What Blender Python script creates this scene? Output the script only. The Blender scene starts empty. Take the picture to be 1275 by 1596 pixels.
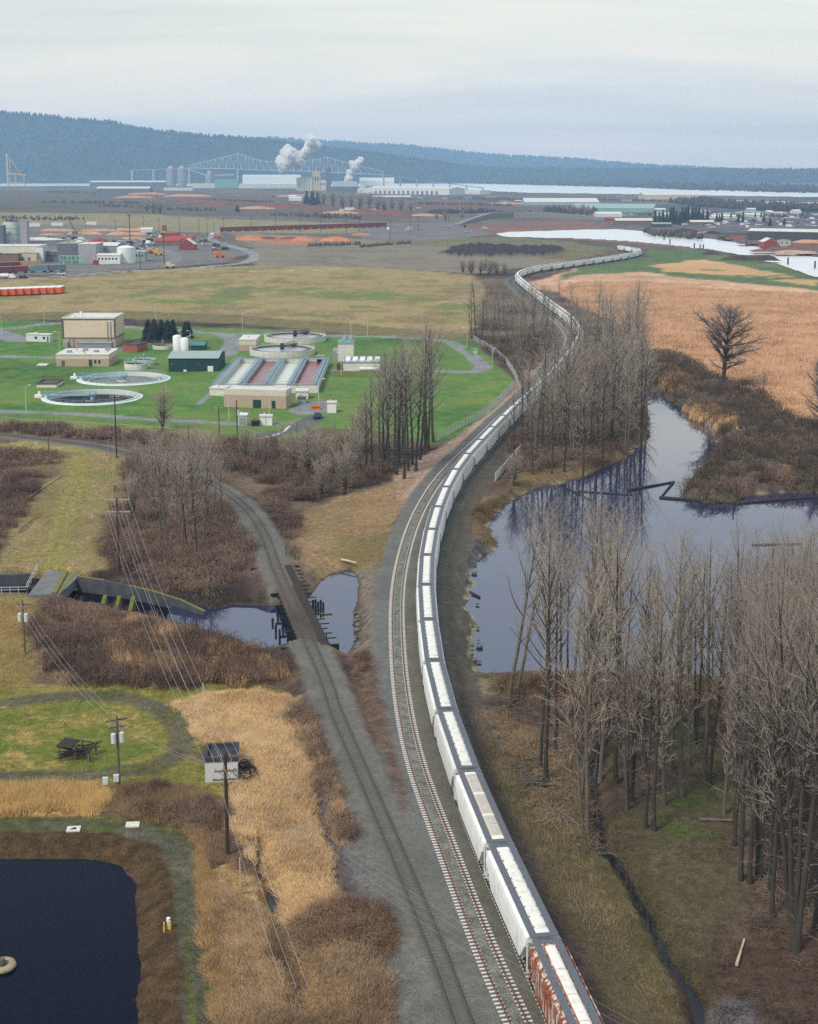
import bpy, bmesh, math, random
import numpy as np
from mathutils import Vector, Matrix
C = bpy.context.scene.collection
SC = bpy.context.scene
R = math.radians
# ------------------------------------------------------------------ camera, sky, sun, exposure
FPX, YH, TH, CAMH = 2200.0, 262.0, R(10.0), 73.0          # focal length (px of a 1275x1596 frame), horizon row, pitch, height
CYP = YH + FPX * math.tan(TH)
cam_data = bpy.data.cameras.new('camera')
cam = bpy.data.objects.new('camera', cam_data); C.objects.link(cam)
cam.location = (0, 0, CAMH); cam.rotation_euler = (R(90) - TH, 0, 0)
cam_data.sensor_fit = 'VERTICAL'; cam_data.sensor_height = 36.0
cam_data.lens = FPX / 1596.0 * 36.0
cam_data.shift_y = -(798.0 - CYP) / 1596.0
cam_data.clip_start = 1.0; cam_data.clip_end = 60000.0
SC.camera = cam
cam_data.shift_y = (CYP - 798.0) / 1596.0
SUN_EL, SUN_AZ = R(50), R(222)                             # azimuth clockwise from +Y
W = bpy.data.worlds.new('World'); SC.world = W; W.use_nodes = True
nt = W.node_tree; nt.nodes.clear()
def N(nt, t, **kw):
    n = nt.nodes.new(t)
    for k, v in kw.items():
        if k[0] == 'i' and k[1:].isdigit(): n.inputs[int(k[1:])].default_value = v
        else: setattr(n, k, v)
    return n
def ramp(nt, stops, interp='LINEAR'):
    r = nt.nodes.new('ShaderNodeValToRGB'); cr = r.color_ramp; cr.interpolation = interp
    while len(cr.elements) < len(stops): cr.elements.new(0.5)
    for e, (p, c) in zip(cr.elements, stops):
        e.position = p; e.color = (*c, 1) if len(c) == 3 else c
    return r
sky = N(nt, 'ShaderNodeTexSky', sky_type='NISHITA', sun_disc=False, sun_elevation=SUN_EL, sun_rotation=SUN_AZ, air_density=1.0, dust_density=2.0)
tc = N(nt, 'ShaderNodeTexCoord')
sep = N(nt, 'ShaderNodeSeparateXYZ'); nt.links.new(tc.outputs['Generated'], sep.inputs[0])
zz = N(nt, 'ShaderNodeMath', operation='MAXIMUM', i1=0.0); nt.links.new(sep.outputs[2], zz.inputs[0])
za = N(nt, 'ShaderNodeMath', operation='ADD', i1=0.16); nt.links.new(zz.outputs[0], za.inputs[0])
dx = N(nt, 'ShaderNodeMath', operation='DIVIDE'); nt.links.new(sep.outputs[0], dx.inputs[0]); nt.links.new(za.outputs[0], dx.inputs[1])
dy = N(nt, 'ShaderNodeMath', operation='DIVIDE'); nt.links.new(sep.outputs[1], dy.inputs[0]); nt.links.new(za.outputs[0], dy.inputs[1])
cmb = N(nt, 'ShaderNodeCombineXYZ'); nt.links.new(dx.outputs[0], cmb.inputs[0]); nt.links.new(dy.outputs[0], cmb.inputs[1])
mp = N(nt, 'ShaderNodeMapping'); mp.inputs['Scale'].default_value = (0.32, 1.0, 1); mp.inputs['Rotation'].default_value = (0, 0, R(14))
nt.links.new(cmb.outputs[0], mp.inputs[0])
cn = N(nt, 'ShaderNodeTexNoise'); cn.inputs['Scale'].default_value = 1.5; cn.inputs['Detail'].default_value = 5; cn.inputs['Roughness'].default_value = 0.55; cn.inputs['Distortion'].default_value = 0.5
nt.links.new(mp.outputs[0], cn.inputs['Vector'])
cr_ = ramp(nt, [(0.28, (0.78, 0.82, 0.85)), (0.43, (0.92, 0.95, 0.955)), (0.56, (1.03, 1.045, 1.01)), (0.68, (1.17, 1.07, 1.04))])
nt.links.new(cn.outputs['Fac'], cr_.inputs[0])
# bright low band; unseen upper sky dimmed and bluer to shape contrast and reflections
el = ramp(nt, [(0.0, (14.6, 11.4, 9.5)), (0.04, (12.0, 10.3, 8.8)), (0.08, (9.8, 9.3, 8.0)), (0.125, (9.6, 9.4, 8.2)), (0.18, (10.6, 10.4, 9.7)), (0.29, (6.2, 6.6, 7.6)), (0.5, (5.8, 6.4, 7.4)), (1.0, (6.8, 7.4, 8.2))])
nt.links.new(zz.outputs[0], el.inputs[0])
mul = N(nt, 'ShaderNodeMix', data_type='RGBA', blend_type='MULTIPLY'); mul.inputs[0].default_value = 1.0
nt.links.new(el.outputs[0], mul.inputs[6]); nt.links.new(cr_.outputs[0], mul.inputs[7])
mx = N(nt, 'ShaderNodeMix', data_type='RGBA'); mx.inputs[0].default_value = 0.9
nt.links.new(sky.outputs[0], mx.inputs[6]); nt.links.new(mul.outputs[2], mx.inputs[7])
bg = N(nt, 'ShaderNodeBackground'); bg.inputs[1].default_value = 0.1
nt.links.new(mx.outputs[2], bg.inputs[0])
wo = N(nt, 'ShaderNodeOutputWorld'); nt.links.new(bg.outputs[0], wo.inputs[0])
sd = bpy.data.lights.new('sun', 'SUN'); sd.energy = 2.6; sd.angle = R(13); sd.color = (1.0, 0.93, 0.82)
so = bpy.data.objects.new('sun', sd); C.objects.link(so)
sv = Vector((math.sin(SUN_AZ) * math.cos(SUN_EL), math.cos(SUN_AZ) * math.cos(SUN_EL), math.sin(SUN_EL)))
so.rotation_euler = (-sv).to_track_quat('-Z', 'Y').to_euler()
SC.view_settings.view_transform = 'Standard'; SC.view_settings.look = 'None'
SC.view_settings.exposure = 0.15; SC.view_settings.gamma = 1.0
HAZE = 1.0e-4
SC.cycles.use_denoising = False; SC.cycles.sample_clamp_indirect = 4.0; SC.cycles.sample_clamp_direct = 12.0; SC.cycles.max_bounces = 8; SC.cycles.diffuse_bounces = 3; SC.cycles.glossy_bounces = 3; SC.cycles.transparent_max_bounces = 8; SC.cycles.volume_bounces = 6
# ------------------------------------------------------------------ helpers
st, ct = math.sin(TH), math.cos(TH)
def P(px, py, z=0.0):
    """the point of the level z that the photograph shows at (px, py)"""
    u, v = px - 637.5, py - CYP
    t = (z - CAMH) / (-FPX * st - v * ct)
    return Vector((u * t, (FPX * ct - v * st) * t, z))
def PN(px, py, z=0.0):
    u, v = np.asarray(px, float) - 637.5, np.asarray(py, float) - CYP
    t = (z - CAMH) / (-FPX * st - v * ct)
    return u * t, (FPX * ct - v * st) * t
def Q(px, py, Y):
    u, v = px - 637.5, py - CYP
    t = Y / (FPX * ct - v * st)
    return Vector((u * t, Y, CAMH + t * (-FPX * st - v * ct)))
def hpx(py, d):
    """metres of height that d pixels show above the ground point in row py"""
    return d * P(637.5, py).y / FPX * 0.99
def lin(c): return c / 12.92 if c <= 0.04045 else ((c + 0.055) / 1.055) ** 2.4
def S(r, g, b): return (lin(r / 255), lin(g / 255), lin(b / 255))
def hsh(ix, iy, seed):
    n = (ix.astype(np.int64) * 374761393 + iy.astype(np.int64) * 668265263 + seed * 974711) & 0x7fffffff
    n = ((n ^ (n >> 13)) * 1274126177) & 0x7fffffff
    return ((n ^ (n >> 16)) & 0xffff) / 65535.0
def vn(x, y, seed=0):
    x0, y0 = np.floor(x), np.floor(y); fx, fy = x - x0, y - y0
    fx, fy = fx * fx * (3 - 2 * fx), fy * fy * (3 - 2 * fy)
    a, b = hsh(x0, y0, seed), hsh(x0 + 1, y0, seed); c, d = hsh(x0, y0 + 1, seed), hsh(x0 + 1, y0 + 1, seed)
    return (a * (1 - fx) + b * fx) * (1 - fy) + (c * (1 - fx) + d * fx) * fy
def fbm(x, y, seed=0, o=4):
    s, a, t = 0, 0.5, 0
    for i in range(o):
        s = s + a * vn(x * 2 ** i + 17.3 * i, y * 2 ** i - 9.1 * i, seed + i); t += a; a *= 0.55
    return s / t
def sst(a, b, x):
    t = np.clip((x - a) / (b - a), 0, 1); return t * t * (3 - 2 * t)
def sdf(px, py, poly):
    """signed distance to a closed polygon, negative inside"""
    d = np.full(px.shape, 1e18); ins = np.zeros(px.shape, bool); n = len(poly)
    for i in range(n):
        ax, ay = poly[i]; bx, by = poly[(i + 1) % n]
        ex, ey = bx - ax, by - ay; wx, wy = px - ax, py - ay
        t = np.clip((wx * ex + wy * ey) / (ex * ex + ey * ey + 1e-12), 0, 1)
        d = np.minimum(d, (wx - ex * t) ** 2 + (wy - ey * t) ** 2)
        if ay != by:
            c = ((ay <= py) & (by > py)) | ((by <= py) & (ay > py))
            ins ^= c & (px < ax + (py - ay) / (by - ay) * ex)
    d = np.sqrt(d); return np.where(ins, -d, d)
def ldist(px, py, pts):
    d = np.full(px.shape, 1e18)
    for (ax, ay), (bx, by) in zip(pts[:-1], pts[1:]):
        ex, ey = bx - ax, by - ay; wx, wy = px - ax, py - ay
        t = np.clip((wx * ex + wy * ey) / (ex * ex + ey * ey + 1e-12), 0, 1)
        d = np.minimum(d, (wx - ex * t) ** 2 + (wy - ey * t) ** 2)
    return np.sqrt(d)
def W2(pts, z=0.0): return [tuple(P(x, y, z)[:2]) for x, y in pts]
def spline(pts, step):
    """even Catmull-Rom resampling of points (2-D)"""
    p = [np.array(q, float) for q in pts]; p = [2 * p[0] - p[1]] + p + [2 * p[-1] - p[-2]]
    out = []
    for i in range(1, len(p) - 2):
        a, b, c, d = p[i - 1:i + 3]
        for t in np.linspace(0, 1, 40, endpoint=False):
            out.append(0.5 * (2 * b + (c - a) * t + (2 * a - 5 * b + 4 * c - d) * t * t + (3 * b - a - 3 * c + d) * t ** 3))
    out.append(p[-2]); out = np.array(out)
    s = np.r_[0, np.cumsum(np.hypot(*np.diff(out, axis=0).T))]
    k = np.arange(0, s[-1], step)
    return np.c_[np.interp(k, s, out[:, 0]), np.interp(k, s, out[:, 1])]
def offset(line, d):
    g = np.gradient(line, axis=0); g /= np.linalg.norm(g, axis=1)[:, None]
    return line + np.c_[-g[:, 1], g[:, 0]] * d
# ---- materials
def mat(name, col, rough=0.7, var=0.18, scale=0.6, bump=0.0, metal=0.0, spec=0.3, col2=None, thr=(0.45, 0.62), stretch=(1, 1, 1)):
    m = bpy.data.materials.new(name); m.use_nodes = True; t = m.node_tree; b = t.nodes['Principled BSDF']
    b.inputs['Roughness'].default_value = rough; b.inputs['Metallic'].default_value = metal; b.inputs['Specular IOR Level'].default_value = spec
    g = N(t, 'ShaderNodeTexCoord'); mpp = N(t, 'ShaderNodeMapping'); mpp.inputs['Scale'].default_value = stretch
    t.links.new(g.outputs['Object'], mpp.inputs[0])
    n = N(t, 'ShaderNodeTexNoise'); n.inputs['Scale'].default_value = scale; n.inputs['Detail'].default_value = 6; n.inputs['Roughness'].default_value = 0.65
    t.links.new(mpp.outputs[0], n.inputs['Vector'])
    c2 = col2 or tuple(min(1, c * (1 + var)) for c in col); c1 = col if col2 else tuple(c * (1 - var) for c in col)
    r = ramp(t, [(thr[0] if col2 else 0.3, c1), (thr[1] if col2 else 0.7, c2)])
    t.links.new(n.outputs['Fac'], r.inputs[0]); t.links.new(r.outputs[0], b.inputs['Base Color'])
    if bump:
        n2 = N(t, 'ShaderNodeTexNoise'); n2.inputs['Scale'].default_value = scale * 6; n2.inputs['Detail'].default_value = 4
        t.links.new(g.outputs['Object'], n2.inputs['Vector'])
        bp = N(t, 'ShaderNodeBump'); bp.inputs['Strength'].default_value = bump; bp.inputs['Distance'].default_value = 0.05
        t.links.new(n2.outputs['Fac'], bp.inputs['Height']); t.links.new(bp.outputs[0], b.inputs['Normal'])
    return m
def vcmat(name, rough=0.95, spec=0.1, amp=0.35, scale=1.3, fine=6.0, bump=0.5):
    """colour from the mesh's own attribute, broken up by noise in the world"""
    m = bpy.data.materials.new(name); m.use_nodes = True; t = m.node_tree; b = t.nodes['Principled BSDF']
    b.inputs['Roughness'].default_value = rough; b.inputs['Specular IOR Level'].default_value = spec
    a = N(t, 'ShaderNodeAttribute', attribute_name='Col'); geo = N(t, 'ShaderNodeNewGeometry')
    n1 = N(t, 'ShaderNodeTexNoise'); n1.inputs['Scale'].default_value = scale; n1.inputs['Detail'].default_value = 8; n1.inputs['Roughness'].default_value = 0.7
    n2 = N(t, 'ShaderNodeTexNoise'); n2.inputs['Scale'].default_value = fine; n2.inputs['Detail'].default_value = 5; n2.inputs['Roughness'].default_value = 0.7
    for n in (n1, n2): t.links.new(geo.outputs['Position'], n.inputs['Vector'])
    n3 = N(t, 'ShaderNodeTexNoise'); n3.inputs['Scale'].default_value = fine * 2.3; n3.inputs['Detail'].default_value = 2; t.links.new(geo.outputs['Position'], n3.inputs['Vector'])
    r1 = N(t, 'ShaderNodeMapRange', i1=0.3, i2=0.7, i3=-amp, i4=amp); t.links.new(n1.outputs['Fac'], r1.inputs[0])
    r2 = N(t, 'ShaderNodeMapRange', i1=0.32, i2=0.68, i3=-amp, i4=amp); t.links.new(n2.outputs['Fac'], r2.inputs[0])
    r3 = N(t, 'ShaderNodeMapRange', i1=0.32, i2=0.68, i3=1 - amp * 0.9, i4=1 + amp * 1.1); t.links.new(n3.outputs['Fac'], r3.inputs[0])
    s12 = N(t, 'ShaderNodeMath', operation='ADD'); t.links.new(r1.outputs[0], s12.inputs[0]); t.links.new(r2.outputs[0], s12.inputs[1])
    sa = N(t, 'ShaderNodeMath', operation='MULTIPLY_ADD', i2=1.0); t.links.new(s12.outputs[0], sa.inputs[0]); t.links.new(a.outputs['Alpha'], sa.inputs[1])
    mm = N(t, 'ShaderNodeMath', operation='MULTIPLY'); t.links.new(sa.outputs[0], mm.inputs[0]); t.links.new(r3.outputs[0], mm.inputs[1])
    vm = N(t, 'ShaderNodeVectorMath', operation='SCALE'); t.links.new(a.outputs['Color'], vm.inputs[0]); t.links.new(mm.outputs[0], vm.inputs['Scale'])
    t.links.new(vm.outputs[0], b.inputs['Base Color'])
    if bump:
        bp = N(t, 'ShaderNodeBump'); bp.inputs['Strength'].default_value = bump; bp.inputs['Distance'].default_value = 0.15
        t.links.new(n2.outputs['Fac'], bp.inputs['Height']); t.links.new(bp.outputs[0], b.inputs['Normal'])
    return m
# ---- objects
def link(name, me, material, parent=None):
    o = bpy.data.objects.new(name, me); C.objects.link(o)
    if material and not me.materials: me.materials.append(material)
    if parent: o.parent = parent
    return o
def tag(o, label=None, cat=None, group=None, kind=None):
    if label: o['label'] = label
    if cat: o['category'] = cat
    if group: o['group'] = group
    if kind: o['kind'] = kind
    return o
def thing(name, label, cat, loc=(0, 0, 0), rz=0.0, group=None):
    o = bpy.data.objects.new(name, None); C.objects.link(o); o.empty_display_size = 0.5
    o.location = loc; o.rotation_euler = (0, 0, rz)
    return tag(o, label, cat, group)
def dup(root, loc=None, rz=None, label=None, group=None):
    r = root.copy(); C.objects.link(r)
    if loc is not None: r.location = loc
    if rz is not None: r.rotation_euler = (0, 0, rz)
    if label: r['label'] = label
    if group: r['group'] = group
    for ch in root.children:
        c = ch.copy(); C.objects.link(c); c.parent = r
        for g in ch.children:
            d = g.copy(); C.objects.link(d); d.parent = c
    return r
def npmesh(name, V, F, cols=None, smooth=False):
    """V (n,3), F list of arrays (m,k)"""
    me = bpy.data.meshes.new(name); V = np.asarray(V, np.float32)
    F = [np.asarray(f, np.int32) for f in F if len(f)]
    me.vertices.add(len(V)); me.vertices.foreach_set('co', V.ravel())
    tot = np.concatenate([np.full(len(f), f.shape[1], np.int32) for f in F]); loops = np.concatenate([f.ravel() for f in F])
    me.loops.add(len(loops)); me.loops.foreach_set('vertex_index', loops)
    me.polygons.add(len(tot)); me.polygons.foreach_set('loop_start', np.r_[0, np.cumsum(tot)[:-1]].astype(np.int32)); me.polygons.foreach_set('loop_total', tot)
    if smooth: me.polygons.foreach_set('use_smooth', np.ones(len(tot), bool))
    if cols is not None:
        at = me.color_attributes.new('Col', 'FLOAT_COLOR', 'POINT')
        at.data.foreach_set('color', (cols if np.shape(cols)[1] == 4 else np.c_[cols, np.ones(len(cols))]).astype(np.float32).ravel())
    me.update(calc_edges=True); return me
class MB:
    def __init__(s): s.v = []; s.f = []
    def add(s, vs, fs):
        k = len(s.v); s.v += [tuple(v) for v in vs]; s.f += [tuple(i + k for i in f) for f in fs]; return s
    def box(s, x0, x1, y0, y1, z0, z1):
        return s.add([(x0, y0, z0), (x1, y0, z0), (x1, y1, z0), (x0, y1, z0), (x0, y0, z1), (x1, y0, z1), (x1, y1, z1), (x0, y1, z1)],
                     [(3, 2, 1, 0), (4, 5, 6, 7), (0, 1, 5, 4), (1, 2, 6, 5), (2, 3, 7, 6), (3, 0, 4, 7)])
    def rbox(s, cx, cy, z0, sx, sy, sz, a=0.0):
        c, n = math.cos(a), math.sin(a); pts = [(-sx / 2, -sy / 2), (sx / 2, -sy / 2), (sx / 2, sy / 2), (-sx / 2, sy / 2)]
        return s.prism([(cx + x * c - y * n, cy + x * n + y * c) for x, y in pts], z0, z0 + sz)
    def prism(s, poly, z0, z1):
        n = len(poly)
        return s.add([(x, y, z0) for x, y in poly] + [(x, y, z1) for x, y in poly],
                     [tuple(range(n - 1, -1, -1)), tuple(range(n, 2 * n))] + [(i, (i + 1) % n, n + (i + 1) % n, n + i) for i in range(n)])
    def extr_x(s, prof, x0, x1):
        """profile in (y, z), extruded along x"""
        n = len(prof)
        return s.add([(x0, y, z) for y, z in prof] + [(x1, y, z) for y, z in prof],
                     [tuple(range(n)), tuple(range(2 * n - 1, n - 1, -1))] + [(i, n + i, n + (i + 1) % n, (i + 1) % n) for i in range(n)])
    def extr_y(s, prof, y0, y1):
        n = len(prof)
        return s.add([(x, y0, z) for x, z in prof] + [(x, y1, z) for x, z in prof],
                     [tuple(range(n)), tuple(range(2 * n - 1, n - 1, -1))] + [(i, n + i, n + (i + 1) % n, (i + 1) % n) for i in range(n)])
    def tube(s, pts, r, n=6, cap=True):
        pts = [Vector(p) for p in pts]; rs = r if hasattr(r, '__len__') else [r] * len(pts)
        k = len(s.v); up = None
        for i, p in enumerate(pts):
            d = (pts[min(i + 1, len(pts) - 1)] - pts[max(i - 1, 0)]).normalized()
            a = d.orthogonal().normalized() if up is None else (up - d * up.dot(d)).normalized(); up = a; b = d.cross(a)
            for j in range(n):
                w = 2 * math.pi * j / n; s.v.append(tuple(p + (a * math.cos(w) + b * math.sin(w)) * rs[i]))
        for i in range(len(pts) - 1):
            for j in range(n):
                s.f.append((k + i * n + j, k + i * n + (j + 1) % n, k + (i + 1) * n + (j + 1) % n, k + (i + 1) * n + j))
        if cap:
            s.f.append(tuple(k + j for j in range(n - 1, -1, -1))); e = k + (len(pts) - 1) * n; s.f.append(tuple(e + j for j in range(n)))
        return s
    def lathe(s, prof, n=32, cx=0.0, cy=0.0):
        """closed ring of profile points (r, z)"""
        k = len(s.v); m = len(prof)
        for i in range(n):
            w = 2 * math.pi * i / n
            for r, z in prof: s.v.append((cx + r * math.cos(w), cy + r * math.sin(w), z))
        for i in range(n):
            for j in range(m - 1):
                a, b = k + i * m + j, k + ((i + 1) % n) * m + j
                s.f.append((a, b, b + 1, a + 1))
        return s
    def build(s, name, material, parent=None, smooth=False):
        me = bpy.data.meshes.new(name); me.from_pydata(s.v, [], s.f)
        if smooth: me.polygons.foreach_set('use_smooth', np.ones(len(me.polygons), bool))
        me.update(); return link(name, me, material, parent)
random.seed(7); rng = np.random.default_rng(11)
# ------------------------------------------------------------------ where the tracks run (centre lines in metres)
ZB, ZR = 0.85, 1.15                                       # top of the ballast, top of the rail
_roof = [(905, 1580), (851, 1462), (779, 1315.5), (728.5, 1197), (695, 1103.5), (675, 1027), (667.6, 963), (663, 909), (665.5, 863), (672.6, 824), (682.5, 788), (695, 758), (709, 732), (726, 709), (744, 690), (763, 670), (780, 652.5), (816, 618), (846, 591.5), (870, 567.5), (886, 548)]
_base = [(902.5, 537), (902, 523), (893, 510), (878, 497), (863, 486), (851.5, 477), (836.5, 465.5), (821.5, 453), (809, 442), (806, 436), (816, 430), (836.5, 424.5), (863, 420.5), (889, 417), (915.5, 413.2), (942, 409.5), (968, 405.5), (985, 402.3), (997, 398.5), (998, 396.3), (989, 394.2), (975, 392), (958, 389.4), (930, 386.5), (890, 384)]
_tw = [tuple(P(x, y, ZR + 4.35)[:2]) for x, y in _roof] + [tuple(P(x, y, ZR)[:2]) for x, y in _base]
_t0 = np.array(_tw[0]); _t1 = np.array(_tw[1]); _dv = (_t0 - _t1) / np.linalg.norm(_t0 - _t1)
_tw = [tuple(_t0 + _dv * 60), tuple(_t0 + _dv * 25)] + _tw
TRAIN = spline(_tw, 0.5)
for _ in range(60):                                       # iron out the reading errors
    TRAIN[1:-1] = TRAIN[1:-1] * 0.5 + 0.25 * (TRAIN[:-2] + TRAIN[2:])
def resample(l, step):
    s = np.r_[0, np.cumsum(np.hypot(*np.diff(l, axis=0).T))]; k = np.arange(0, s[-1], step)
    return np.c_[np.interp(k, s, l[:, 0]), np.interp(k, s, l[:, 1])]
for k in range(3):
    s_ = resample(TRAIN, 8.0); s_[1:-1] = (s_[:-2] + s_[1:-1] * 2 + s_[2:]) / 4; TRAIN = spline([tuple(q) for q in s_], 0.5)
_mn = [(880, 1740), (806, 1587), (747.5, 1462), (698.8, 1321), (651.5, 1208), (643.5, 1178), (630.5, 1113.6), (621.5, 1046), (618, 963), (619.6, 910.6), (634, 843), (649.5, 802), (674, 758), (704, 722)]
_off = offset(TRAIN, 4.8); _ym = P(704, 722, ZR).y
_mw = W2(_mn, ZR) + [tuple(q) for q in _off[_off[:, 1] > _ym + 25][::30]]
_i0 = np.argmax(_off[:, 1] > _ym + 25); _mw = W2(_mn, ZR) + [tuple(q) for q in _off[_i0::30]]
MAIN = spline(_mw, 0.5)
for k in range(3):
    s_ = resample(MAIN, 8.0); s_[1:-1] = (s_[:-2] + s_[1:-1] * 2 + s_[2:]) / 4; MAIN = spline([tuple(q) for q in s_], 0.5)
_br = [(-60, 676), (0, 676), (37.6, 680), (100, 687), (150.6, 694), (188, 702.6), (240, 714), (290, 733), (335, 754.5), (364, 773), (393, 800), (414, 836), (430.4, 881.6), (455, 938), (481.6, 997.6), (508, 1059), (521, 1100), (549.7, 1167.5), (608, 1302), (678, 1471), (724, 1596), (780, 1740)]
BRANCH = resample(spline(W2(_br, ZR), 0.5), 0.5)[::-1].copy()
# ------------------------------------------------------------------ the ground: one sheet, heights and soil colours from the map of the place
ZW = -1.3                                                 # level of the lagoon, the creeks and the rivers
LAGOON = [(1003, 608), (1030, 612), (1052, 632), (1066, 641), (1078, 655), (1105, 666), (1121, 684), (1112, 712), (1084, 738), (1066, 758), (1068, 776), (1100, 786), (1140, 780), (1180, 773), (1230, 769), (1300, 770), (1420, 776), (1500, 900), (1420, 1085), (1275, 1062), (1200, 1056), (1060, 1052), (1000, 1052), (900, 1052), (800, 1054), (752, 1050), (740, 1032), (743, 990), (733, 962), (729, 922), (742, 892), (758, 864), (781, 849), (776, 836), (760, 810), (790, 787), (830, 765), (880, 752), (920, 740), (960, 724), (990, 702), (1013, 682), (1014, 652), (1003, 625)]
CREEK = [(318, 955), (365, 942), (425, 945), (480, 935), (500, 908), (520, 893), (547, 887), (557, 903), (558, 930), (548, 955), (553, 1000), (541, 1022), (510, 1012), (470, 1003), (440, 1012), (415, 1014), (385, 1002), (335, 988)]
BROOK = [(962, 1092), (945, 1135), (935, 1180), (926, 1230), (929, 1280), (936, 1312), (960, 1350), (985, 1388), (1010, 1430), (1025, 1472), (1050, 1508), (1078, 1550), (1092, 1600), (1100, 1680)]
DITCH = [(385, 1310), (405, 1335), (418, 1370), (428, 1410), (440, 1445), (446, 1485), (462, 1540), (470, 1600)]
POND = [(-400, 1338), (60, 1338), (150, 1339), (190, 1349), (206, 1375), (212, 1420), (216, 1470), (218, 1530), (215, 1596), (212, 1760), (-400, 1760)]
SPILL = [(-60, 903), (48, 901), (120, 905), (330, 955), (335, 988), (300, 992), (150, 957), (40, 936), (-60, 934)]
RIVER = [(-300, 274), (240, 276), (300, 277), (480, 279), (700, 284), (1000, 292), (1100, 296), (1500, 305), (1500, 312), (1275, 308), (1090, 305), (1000, 303.5), (830, 301), (740, 297), (640, 291), (480, 292), (250, 290), (-300, 291)]
SLOUGH = [(773, 364), (800, 361), (860, 359.5), (905, 358), (960, 357), (1010, 361), (1060, 367), (1110, 373), (1150, 378), (1170, 383), (1200, 390), (1240, 397), (1300, 404), (1500, 425), (1500, 470), (1275, 434), (1228, 415), (1180, 405), (1155, 398), (1110, 391), (1060, 388), (1000, 384), (960, 380), (900, 376), (830, 372), (790, 371)]
ISLAND = [(850, 371.5), (880, 371), (950, 374), (1000, 377.5), (1078, 385.5), (1060, 387.5), (1000, 383), (930, 377.5), (870, 374)]
rows = np.r_[np.arange(3400, 1740, -40.0), np.arange(1740, 1600, -4.0), np.arange(1600, 640, -1.9), np.arange(640, 568, -0.8), np.arange(568, 420, -1.9), np.arange(420, 330, -1.1), np.arange(330, 290, -0.7), np.arange(290, 266.4, -0.45)]
cols = np.r_[np.arange(-900, -60, 40), np.arange(-60, 1336, 2.1), np.arange(1336, 2200, 40)]
GX, GY = np.meshgrid(cols, rows); TX, TY = PN(GX, GY)
nr, nc = GX.shape
pxm = np.maximum(TY, 60) / FPX                            # metres per photo pixel, across
Hh = (fbm(TX / 22, TY / 22, 3) - 0.5) * 0.9 + (fbm(TX / 4, TY / 4, 5) - 0.5) * 0.35
COL = np.zeros((nr, nc, 3)); AMP = np.ones((nr, nc))
def mixc(cs, f):
    f = np.clip(f, 0, 0.999) * (len(cs) - 1); i = f.astype(int); t = (f - i)[..., None]; cs = np.array([S(*c) for c in cs] + [S(*cs[-1])])
    return cs[i] * (1 - t) + cs[i + 1] * t
def stretchf(f): return np.clip((f - 0.5) * 2.1 + 0.5, 0, 1)
SMOOTH = []
def window(pts, m):
    xs, ys = [p[0] for p in pts], [p[1] for p in pts]
    r0, r1 = np.searchsorted(-rows, -(max(ys) + m)), np.searchsorted(-rows, -(min(ys) - m))
    c0, c1 = np.searchsorted(cols, min(xs) - m * 2), np.searchsorted(cols, max(xs) + m * 2)
    return slice(max(0, r0), min(nr, r1 + 1)), slice(max(0, c0), min(nc, c1 + 1))
SEED = [100]
def warped(sl, amp, size):
    SEED[0] += 7; x, y = TX[sl], TY[sl]
    return x + (fbm(x / size, y / size, SEED[0], 5) - 0.5) * 2 * amp, y + (fbm(x / size, y / size, SEED[0] + 3, 5) - 0.5) * 2 * amp
def lay(sl, w, cs, ns, amp=None):
    amp = amp if amp is not None else (0.35 if cs in SMOOTH else 1.0); AMP[sl] = AMP[sl] * (1 - w) + amp * w
    x, y = TX[sl], TY[sl]; f = 0.65 * stretchf(fbm(x / ns, y / ns, SEED[0] + 11, 6)) + 0.35 * stretchf(fbm(x / ns * 7, y / ns * 7, SEED[0] + 17, 3))
    COL[sl] = COL[sl] * (1 - w[..., None]) + mixc(cs, f) * w[..., None]
def zone(pts, cs, ns=12.0, soft=1.5, warp=2.0, op=1.0, hump=0.0, m=60, patch=None):
    sl = window(pts, m)
    if TX[sl].size == 0: return
    x, y = warped(sl, warp, max(2.0, warp * 3)); d = sdf(x, y, W2(pts)); w = sst(soft, -soft, d) * op
    if patch: w = w * sst(patch[1], patch[1] + 0.12, fbm(TX[sl] / patch[0], TY[sl] / patch[0], SEED[0] + 29, 5))
    lay(sl, w, cs, ns)
    if hump: Hh[sl] += w * hump * (0.35 + 1.1 * stretchf(fbm(x / 3.2, y / 3.2, SEED[0] + 23, 4)))
def band(pts, width, cs, ns=4.0, soft=0.5, warp=0.6, op=1.0, z=0.0, m=60, world=False, patch=None):
    sl = window(pts, m); x, y = warped(sl, warp, max(2.0, warp * 4)); line = spline(W2(pts, z), 2.0)
    d = ldist(x, y, [tuple(q) for q in line]) - width / 2; w = sst(soft, -soft, d) * op
    if patch: w = w * sst(patch[1], patch[1] + 0.12, fbm(TX[sl] / patch[0], TY[sl] / patch[0], SEED[0] + 29, 5))
    lay(sl, w, cs, ns)
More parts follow.
